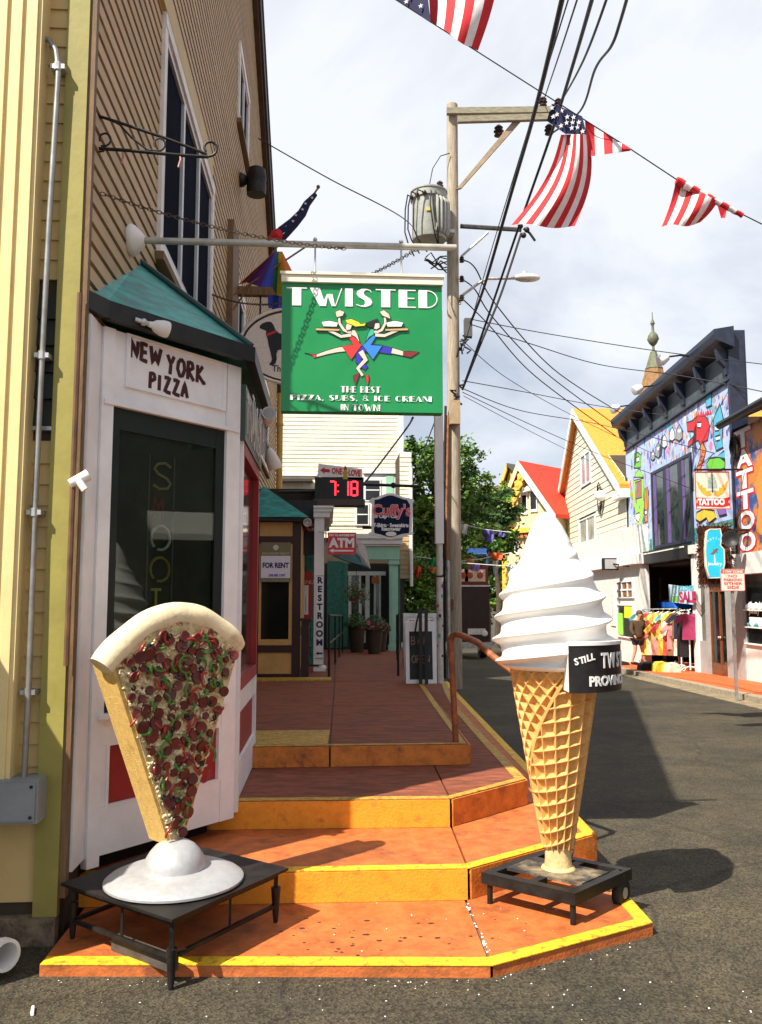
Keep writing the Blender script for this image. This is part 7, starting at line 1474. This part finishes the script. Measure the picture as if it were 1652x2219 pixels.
tree('broad green street tree behind the timber utility pole', gb(940,33), [TB(940,1050,33,1.6),TB(905,1000,32,1.0),TB(985,1010,33,1.2),TB(900,1130,33,1.2),TB(975,1150,34,1.6),TB(1025,1060,34,.9),TB(925,1195,33,1.2)], 15000, [LG[0],LG[1],LG[2]], .12, .3)
tree('dark leafy tree in front of the pale yellow house', gb(1050,41), [TB(1040,1130,41,1.6),TB(1075,1105,41,1.1),TB(1010,1165,41,1.6),TB(1060,1180,41,1.4)], 11000, [LG[2],LG[0],LG[2]], .15, .3)
tree('yellowish tree crown beside the golden gable', gb(1078,52), [TB(1075,1095,52,1.5),TB(1050,1110,52,1.2)], 5000, [LG[1],leafmat('leaf yellow', (.30,.26,.03), (.12,.14,.02))], .17, .25)
tree('low bright tree beside the tan upper bay', gb(893,27), [TB(895,1300,27,.9),TB(905,1250,27,.8),TB(888,1340,27,.7),TB(915,1330,27.5,.7)], 6000, [LG[0],LG[1]], .09, .12)
tree('dark background tree closing the street', gb(985,62), [TB(960,1180,62,4),TB(1040,1190,62,4),TB(1000,1240,60,3.5),TB(900,1220,62,4),TB(1090,1230,62,3)], 12000, [LG[2],LG[2],LG[0]], .28, .4)
# --- dark truck in the street
tr0 = onst(932,1428); tr1 = onst(1066,1428); tw = tr1.x-tr0.x; ty = tr0.y; tzz = zs(ty)
tk_ = thing('truck', 'dark fire truck with lamp row and blue roof rack parked under the trees', 'truck', ((tr0.x+tr1.x)/2, ty, tzz)); TRK = M('black maroon truck paint', (.015,.008,.009), .3, .2, 3); FTk = Frame((0,ty,0), (1,0,0)); kp2 = lambda x, y: FTk.px(x, y)
(a, b), (c, d) = kp2(936,1268), kp2(1062,1395); zr_ = tzz
obj('body', MB().fb(FTk, a, c, zr_+.55, b, -5.5, 0), TRK, tk_); obj('bumper', MB().fb(FTk, a-.05, c+.05, zr_+.45, zr_+.7, .001, .25), STEEL, tk_)
(a2, b2), (c2, d2) = kp2(940,1225), kp2(1058,1266); obj('lamp_panel', MB().fb(FTk, a2, c2, b+.001, b2, -.6, .05), M('maroon lamp panel', (.12,.02,.02), .4), tk_)
for x in (951,1018,1040,1003,975): 
    (u, v) = kp2(x, 1247); hs = obj('lamp_housing', MB().fb(FTk, u-.22, u+.22, v-.26, v+.26, .051, .10), M('cream lamp housing', (.55,.45,.33), .5), tk_); obj('lamp_lens', MB().lathe(FTk.p(u, v, .101), [(.14,0),(.12,.03),(.0,.04)], 14, FTk.n), M('red lamp lens', (.35,.05,.03), .3), hs)
obj('trim_bar', MB().fb(FTk, a-.02, c+.02, b-.06, b-.001, .001, .06), M('white trim', (.6,.58,.55), .4), tk_)
(u0, v0), (u1, v1) = kp2(962,1222), kp2(1058,1200)
RK = M('blue steel rack', (.04,.09,.25), .5); obj('roof_rack', MB().tube([FTk.p(u0,v0,-.3), FTk.p(u0,v1,-.3), FTk.p(u1,v1,-.3), FTk.p(u1,v0,-.3)], .05, 6), RK, tk_); obj('roof_cover', MB().fb(FTk, u0, u1, v1, v1+.25, -3, -.35), M('blue tarp', (.03,.10,.35), .6), tk_)
for k in range(4): obj('rack_bar', MB().tube([FTk.p(u0+(u1-u0)*k/3,v0-.1,-.2), FTk.p(u0+(u1-u0)*(k+.4)/3.4,v1,-.2)], .04, 6), RK, tk_)
for k, x in enumerate((945,1052)):
    q = FTk.p(kp2(x,1400)[0], tzz+.48, -.6); wh = obj('wheel', MB().lathe(q, [(.2,-.16),(.44,-.16),(.48,-.1),(.48,.1),(.44,.16),(.2,.16)], 24, (1,0,0)), M('black rubber tyre', (.012,.012,.012)), tk_, True); obj('rim', MB().lathe(q, [(.2,-.18),(.2,.18)], 16, (1,0,0)), STEEL, wh)
for x in (950,1050): u, v = kp2(x, 1372); obj('headlight', MB().lathe(FTk.p(u, v, .001), [(.13,0),(.13,.06),(.08,.09)], 16, FTk.n), M('white headlight', (.7,.7,.65), .2), tk_)
(u0, v0), (u1, v1) = kp2(1014,1375), kp2(1052,1362); obj('name_plate', MB().fb(FTk, u0, u1, v0, v1, .02, .04), M('white trim', (.6,.58,.55)), tk_)
# --- bunting
BT = [M('pennant %d' % i, c, .75, .1) for i, c in enumerate(((.62,.10,.03),(.03,.32,.10),(.66,.28,.05),(.10,.08,.30),(.35,.22,.50),(.70,.66,.62),(.55,.04,.04)))]
zb5 = zoom(980,1280,300,1387)
lines = [((250,520),(1400,640),24,[(430,540,110,110,1),(430,640,120,80,2),(265,640,90,140,0)]), ((790,145),(1390,245),26,[(790,150,100,120,5),(1070,215,130,150,3),(1230,240,90,60,3)]), ((640,600),(1390,480),27,[(850,545,110,60,2),(905,605,130,95,4),(1120,480,190,85,0),(1175,570,70,190,5)])]
for li, (p0, p1, dist, fl2) in enumerate(lines):
    a, b = onY(*zb5(*p0), dist), onY(*zb5(*p1), dist); t = thing('bunting', ['string of green and orange pennants beside the white post','string of white and navy pennants high over the street','string of red and violet pennants above the truck'][li], 'bunting', a)
    obj('cord', MB().tube([a, a.lerp(b,.5)+V((0,0,-.05)), b], .012, 5), FLW, t)
    for (x, y, w_, h_, ci) in fl2:
        c = [onY(*zb5(x, y), dist-.02), onY(*zb5(x+w_, y+random.uniform(-8,8)), dist-.02), onY(*zb5(x+w_*.8, y+h_), dist-.12), onY(*zb5(x+w_*.15, y+h_*.85), dist+.06)]
        rows = [[c[0].lerp(c[3], j/3).lerp(c[1].lerp(c[2], j/3), k/4)+V((0,.06*math.sin(k*2+j),0)) for k in range(5)] for j in range(4)]; cloth('pennant', rows, BT[ci], t)
# --- shopper
def body(F0, parts):
    """skin-modified skeletons, each returned as one closed mesh"""
    out = []
    for name, verts, edges, radii, mat, par in parts:
        me = bpy.data.meshes.new(name); me.from_pydata([V(F0)+V(q) for q in verts], edges, []); o = bpy.data.objects.new(name, me); sc.collection.objects.link(o)
        md = o.modifiers.new('s', 'SKIN'); o.modifiers.new('d', 'SUBSURF').levels = 2
        for i, r in enumerate(radii): me.skin_vertices[0].data[i].radius = (r if isinstance(r, tuple) else (r, r))
        me.skin_vertices[0].data[0].use_root = True
        bpy.context.view_layer.update(); ev = o.evaluated_get(bpy.context.evaluated_depsgraph_get()); m2 = bpy.data.meshes.new_from_object(ev)
        mb = MB(); mb.v = [v.co.copy() for v in m2.vertices]; mb.f = [tuple(p.vertices) for p in m2.polygons]
        bpy.data.objects.remove(o); bpy.data.meshes.remove(me); bpy.data.meshes.remove(m2)
        ob = obj(name, mb, mat, par, recalc=False); ob.data.polygons.foreach_set('use_smooth', [True]*len(ob.data.polygons)); out.append(ob)
    return out
mp = onst(1384,1441,.1); mp = V((mp.x,mp.y,zs(mp.y)+.10))
man = thing('person', 'person in brown jacket and navy shorts walking past the clothes racks', 'person', mp)
SK = M('skin', (.46,.27,.18), .55, .08, 9); JK = M('brown jacket cloth', (.075,.045,.025), .8, .25, 20, .2, 60); SH = M('navy shorts cloth', (.018,.022,.05), .85, .2, 20); HRm = M('brown hair', (.09,.035,.015), .6, .3, 30); SHO = M('black shoe', (.012,.012,.013), .5)
# stride: x to the right, y away; walking towards the right
V_ = [(0,0,.92),(0,.02,1.10),(.02,.02,1.36),(.05,0,1.50),(.07,-.01,1.56),(.09,-.03,1.64),(.10,-.04,1.73),
      (-.09,0,.86),(-.10,-.02,.50),(-.20,.02,.12),(-.12,.0,.05), (.09,.02,.86),(.16,.06,.52),(.24,.06,.12),(.34,.04,.05),
      (-.17,-.04,1.42),(-.24,-.10,1.15),(-.16,-.20,.95),(-.13,-.23,.88), (.20,.05,1.42),(.28,-.02,1.17),(.34,-.14,1.06),(.37,-.17,1.02)]
E_ = [(0,1),(1,2),(2,3),(3,4),(4,5),(5,6),(0,7),(7,8),(8,9),(9,10),(0,11),(11,12),(12,13),(13,14),(2,15),(15,16),(16,17),(17,18),(2,19),(19,20),(20,21),(21,22)]
R_ = [.14,.14,.15,.07,.055,.10,.085,.09,.062,.042,.045,.09,.062,.042,.045,.07,.05,.038,.03,.07,.05,.038,.03]
bd = body(mp, [('body', V_, E_, R_, SK, man)])
body(mp, [('jacket', [(0,0,.84),(0,.01,1.0),(.01,.02,1.2),(.02,.02,1.38),(.04,0,1.47),(-.18,-.04,1.41),(-.25,-.10,1.15),(-.17,-.20,.98),(.21,.05,1.41),(.29,-.02,1.17),(.34,-.13,1.08)], [(0,1),(1,2),(2,3),(3,4),(3,5),(5,6),(6,7),(3,8),(8,9),(9,10)], [.20,.20,.195,.17,.085,.095,.078,.062,.095,.078,.062], JK, man)])
body(mp, [('shorts', [(0,0,.93),(-.09,0,.82),(-.105,-.02,.62),(.09,.02,.82),(.14,.05,.62)], [(0,1),(1,2),(0,3),(3,4)], [.18,.125,.115,.125,.115], SH, man)])
obj('hair', MB().ball(mp+V((.085,.0,1.715)), .112, 14, (1,1.05,.95)), HRm, man, True)
for fx, fz, dx in ((-.16,.0,.0),(.29,.0,.0)): obj('shoe', MB().tube([mp+V((fx-.08,.02,.055)), mp+V((fx,.015,.07)), mp+V((fx+.10,.0,.05)), mp+V((fx+.17,-.01,.04))], [.045,.055,.05,.03], 10), SHO, man, True)
obj('ear', MB().ball(mp+V((.02,-.085,1.66)), .025, 8, (.6,.5,1.2)), SK, man, True); obj('nose', MB().ball(mp+V((.19,-.05,1.65)), .02, 8), SK, man, True)
# --- clothes racks and hanging clothes
def rackpos(x, y): q = onst(x, y, .1); return V((q.x, q.y, zs(q.y)+.10))
def rack(p, q, h, label, white=False):
    t = thing('clothes_rack', label, 'clothes rack', p); mt = WHITE if white else STEEL; d = (q-p).normalized(); n_ = V((-d.y,d.x,0))
    for e_ in (p, q):
        obj('upright', MB().tube([e_+V((0,0,.05)), e_+V((0,0,h))], .02, 8), mt, t); obj('foot', MB().tube([e_-n_*.28+V((0,0,.03)), e_-n_*.2+V((0,0,.10)), e_+V((0,0,.16)), e_+n_*.2+V((0,0,.10)), e_+n_*.28+V((0,0,.03))], .016, 6), mt, t)
        for sg in (-1,1): obj('scroll', MB().tube([e_+n_*sg*(.20+.07*math.cos(k*.7))+V((0,0,.10+.07*math.sin(k*.7))) for k in range(8)], .010, 5), mt, t)
    obj('top_rail', MB().tube([p+V((0,0,h)), q+V((0,0,h))], .018, 8), mt, t); return t
def garment(c, d, h, w_, mat, label, sleeves=True, group='clothes hanging on the pavement racks'):
    c = V(c); d = V(d).normalized(); F_ = Frame(c, d); t = thing('garment', label, 'garment', c-V((0,0,h)), group)
    pr = [(-w_*.46,-h),(w_*.46,-h),(w_*.42,-h*.5),(w_*.40,-h*.22)]+([(w_*.75,-h*.42),(w_*.86,-h*.30),(w_*.5,-.03)] if sleeves else [(w_*.42,-.05)])+[(w_*.16,.0),(0,-.05),(-w_*.16,.0)]+([(-w_*.5,-.03),(-w_*.86,-h*.30),(-w_*.75,-h*.42)] if sleeves else [(-w_*.42,-.05)])+[(-w_*.40,-h*.22),(-w_*.42,-h*.5)]
    m = MB().prism(F_, pr, -.035, .035); 
    for v in m.v: v += F_.n*(.03*math.sin(v.z*9+v.x*7))
    obj('cloth', m, mat, t); obj('hanger', MB().tube([F_.p(-w_*.4,-.05,0), F_.p(0,.03,0), F_.p(w_*.4,-.05,0)], .008, 5).tube([F_.p(0,.03,0), F_.p(0,.10,0), F_.p(.03,.13,0)], .006, 5), STEEL, t); return t
A1, B1 = rackpos(1396,1440), rackpos(1472,1443); hk = 1.85
rack(A1, B1, hk, 'steel clothes rack with bright shirts and towels under the mural')
cl = [((.05,.26,.36),'teal'),((.66,.56,.42),'cream'),((.30,.05,.04),'dark red'),((.62,.10,.06),'red'),((.60,.22,.05),'rust orange'),((.72,.52,.06),'golden yellow'),((.78,.66,.20),'pale yellow'),((.70,.42,.06),'amber'),((.55,.05,.10),'crimson'),((.70,.60,.50),'sand'),((.12,.40,.50),'turquoise'),((.66,.30,.30),'salmon'),((.75,.70,.10),'lemon'),((.25,.12,.06),'brown')]
FCam = (1,-.06,0)
for i, (c, n_) in enumerate(cl):
    f_ = i/(len(cl)-1); p = A1.lerp(B1, f_); garment(p+V((0,-.05-.12*(i % 2),hk-.12-(.35 if i % 3 == 2 else 0))), (1,-.5+.25*(i % 3),0), .70+.14*(i % 2), .56, M('garment '+n_, c, .85, .3, 12, .2, 30, mottled=((min(1,c[0]*1.8+.1),min(1,c[1]*1.8+.1),min(1,c[2]*1.8+.1)), 8, .55, .65)), n_+' patterned garment hanging on the steel rack under the mural')
    if i % 2: garment(p+V((0,-.22,hk-.85)), (1,-.3,0), .66, .52, M('garment '+cl[(i*5) % 14][1], cl[(i*5) % 14][0]), cl[(i*5) % 14][1]+' garment hanging low in front of a '+n_+' one', False)
A2, B2 = rackpos(1478,1452), rackpos(1497,1456)
rack(A2, B2, 1.75, 'white scrolled clothes rack with long black dresses beside the column', True)
for i, (c, n_) in enumerate((((.03,.03,.06),'navy'),((.012,.012,.013),'black'),((.015,.012,.014),'charcoal black'),((.30,.03,.10),'magenta'))): garment(A2.lerp(B2, i/3)+V((0,-.08,1.66)), (1,-.2,0), 1.25 if i in (1,2) else .75, .5, M('garment '+n_, c, .8, .4, 40), n_+' dress hanging on the white scrolled rack', i in (0,3))
obj_b = [(1400,1452,.35,.22,(.012,.012,.013),'black'),(1432,1455,.34,.28,(.72,.55,.05),'yellow'),(1455,1456,.36,.26,(.66,.58,.45),'beige'),(1345,1441,.45,.12,(.015,.014,.014),'flat black')]
for x, y, w_, h_, c, n_ in obj_b:
    p = rackpos(x, y); m = MB().prism(Frame(p, (1,-.1,0)), [(-w_*.6,0),(w_*.6,0),(w_*.5,h_*.8),(w_*.3,h_),(-w_*.35,h_*.95),(-w_*.55,h_*.7)], -.22, .22); single('sale_bin', m, M('bin '+n_, c, .7, .3, 9), n_+' cloth bin standing on the orange pavement under the racks', 'bin')
# sale banner
bs0, bs1 = FT.px(1455,1268), FT.px(1502,1325); FSb = Frame(SP(NF-.15,0), -S_); bq = lambda a, b: FSb.px(*zq(a, b)); sb = thing('sale_banner', 'pale blue hand painted sale banner with sun drawing hung above the racks', 'banner', FSb.p(*bq(750,1320)))
obj('cloth', MB().prism(FSb, [bq(638,1140),bq(860,1170),bq(860,1325),bq(645,1300)], -.01, .01), M('pale blue banner', (.50,.70,.76), .7, .08), sb)
u, v = bq(695,1195); obj('sun_drawing', MB().stroke(FSb, [(u+.22*math.cos(k*.4), v+.12*math.sin(k*.4)) for k in range(16)], .03, .011, .014, True), mcy, sb); u, v = bq(740,1200); lettering(FSb, u, v, 'GLOVES', .20, mcy, sb, .011, bold=.01, align='LEFT', fit=1.3); u, v = bq(738,1300); lettering(FSb, u, v, 'SALE', .42, MC('crimson',(.50,.02,.12)), sb, .011, bold=.02, align='LEFT', fit=1.5); u, v = bq(663,1295); lettering(FSb, u, v, '$8', .24, mgr, sb, .011, bold=.01, align='LEFT', fit=.7)
# blue canopy and white doorway inside the shop
(a, b), (c, d) = FT.px(*zq(382,1325)), FT.px(*zq(552,1355)); single('blue_canopy', MB().prism(Frame(FT.p(a,0,-.5), FT.r), [(0,d),(c-a,d),(c-a-.2,b+.12),(.2,b+.12)], -.6, 0), M('blue canopy cloth', (.01,.10,.48), .6), 'bright blue canopy over the racks inside the open shop', 'canopy')
dw = thing('white_kiosk', 'white timber kiosk frame inside the open shop under the mural', 'kiosk', FT.p(*FT.px(*zq(640,1800)), -1.0)); FDw = Frame(FT.p(0,0,-1.0), FT.r); dq = lambda a, b: FDw.px(*zq(a, b)); (a, b), (c, d) = dq(555,1280), dq(745,1850)
for q_ in ((a,a+.25,d-.3,b),(c-.25,c,d-.3,b),(a+.251,c-.251,b-.3,b)): obj('frame', MB().fb(FDw, *q_, -.1, 0), OLDWHITE, dw)
(e_, f_), (g_, h_) = dq(410,1095), dq(560,1180); hn = single('hanging_poster', MB().fb(FDw, e_, g_, h_-.5, f_, -.03, 0), M('greenish poster', (.35,.38,.26), .6, .4, 5), 'pale greenish poster hanging in the dark shop', 'poster')
(e_, f_), (g_, h_) = FT.px(*zq(737,1040)), FT.px(*zq(765,1150)); single('red_pennant', MB().fb(FT, e_, g_, h_, f_, -.6, -.56), mred, 'narrow red pennant hanging under the black shop beam', 'pennant')
# purple painted post at the shop corner
(e_, f_), (g_, h_) = FT.px(*zq(378,1090)), FT.px(*zq(412,1840)); single('painted_post', MB().fb(FT, e_, g_, h_-.2, f_, -.2, -.02), M('violet speckled post', (.16,.12,.32), .6, .3, 9, mottled=((.10,.45,.12), 5, .55, .6)), 'violet and green painted post at the far corner of the mural building', 'post')
# wires bundle on the cottage corner
q = FCo.p(*cp_(740,1000), .1); wb_ = []
for k in range(40): wb_.append(q+V((-.05*k*.02,-.1,0))+FCo.r*(.42*math.cos(k*.6)*(1-.006*k))+V((0,0,.55*math.sin(k*.6)+.01*k)))
single('wire_bundle', MB().tube(wb_, .02, 5), CABLE, 'coil of black service wire on the corner of the orange roofed cottage', 'cable')
single('meter_head', MB().ball(FCo.p(*cp_(758,955), .15), .28, 12, (1,.8,.8)), WHITE, 'white service head on the corner of the cottage', 'service head', smooth=True)
# far lamp post with globe
p = onst(1112,1415,.1); lpz = thing('globe_lamp', 'slim white globe street lamp behind the ice cream swirl', 'street lamp', (p.x,p.y,zs(p.y))); zt = onY(1113,1235,p.y).z; obj('post', MB().tube([V((p.x,p.y,zs(p.y))), V((p.x,p.y,zt-.2))], .05, 8), OLDWHITE, lpz); obj('globe', MB().ball((p.x,p.y,zt), .22, 12, (1,1,1.3)), WHITE, lpz, True)
# low hedge-like ground planting at the street end
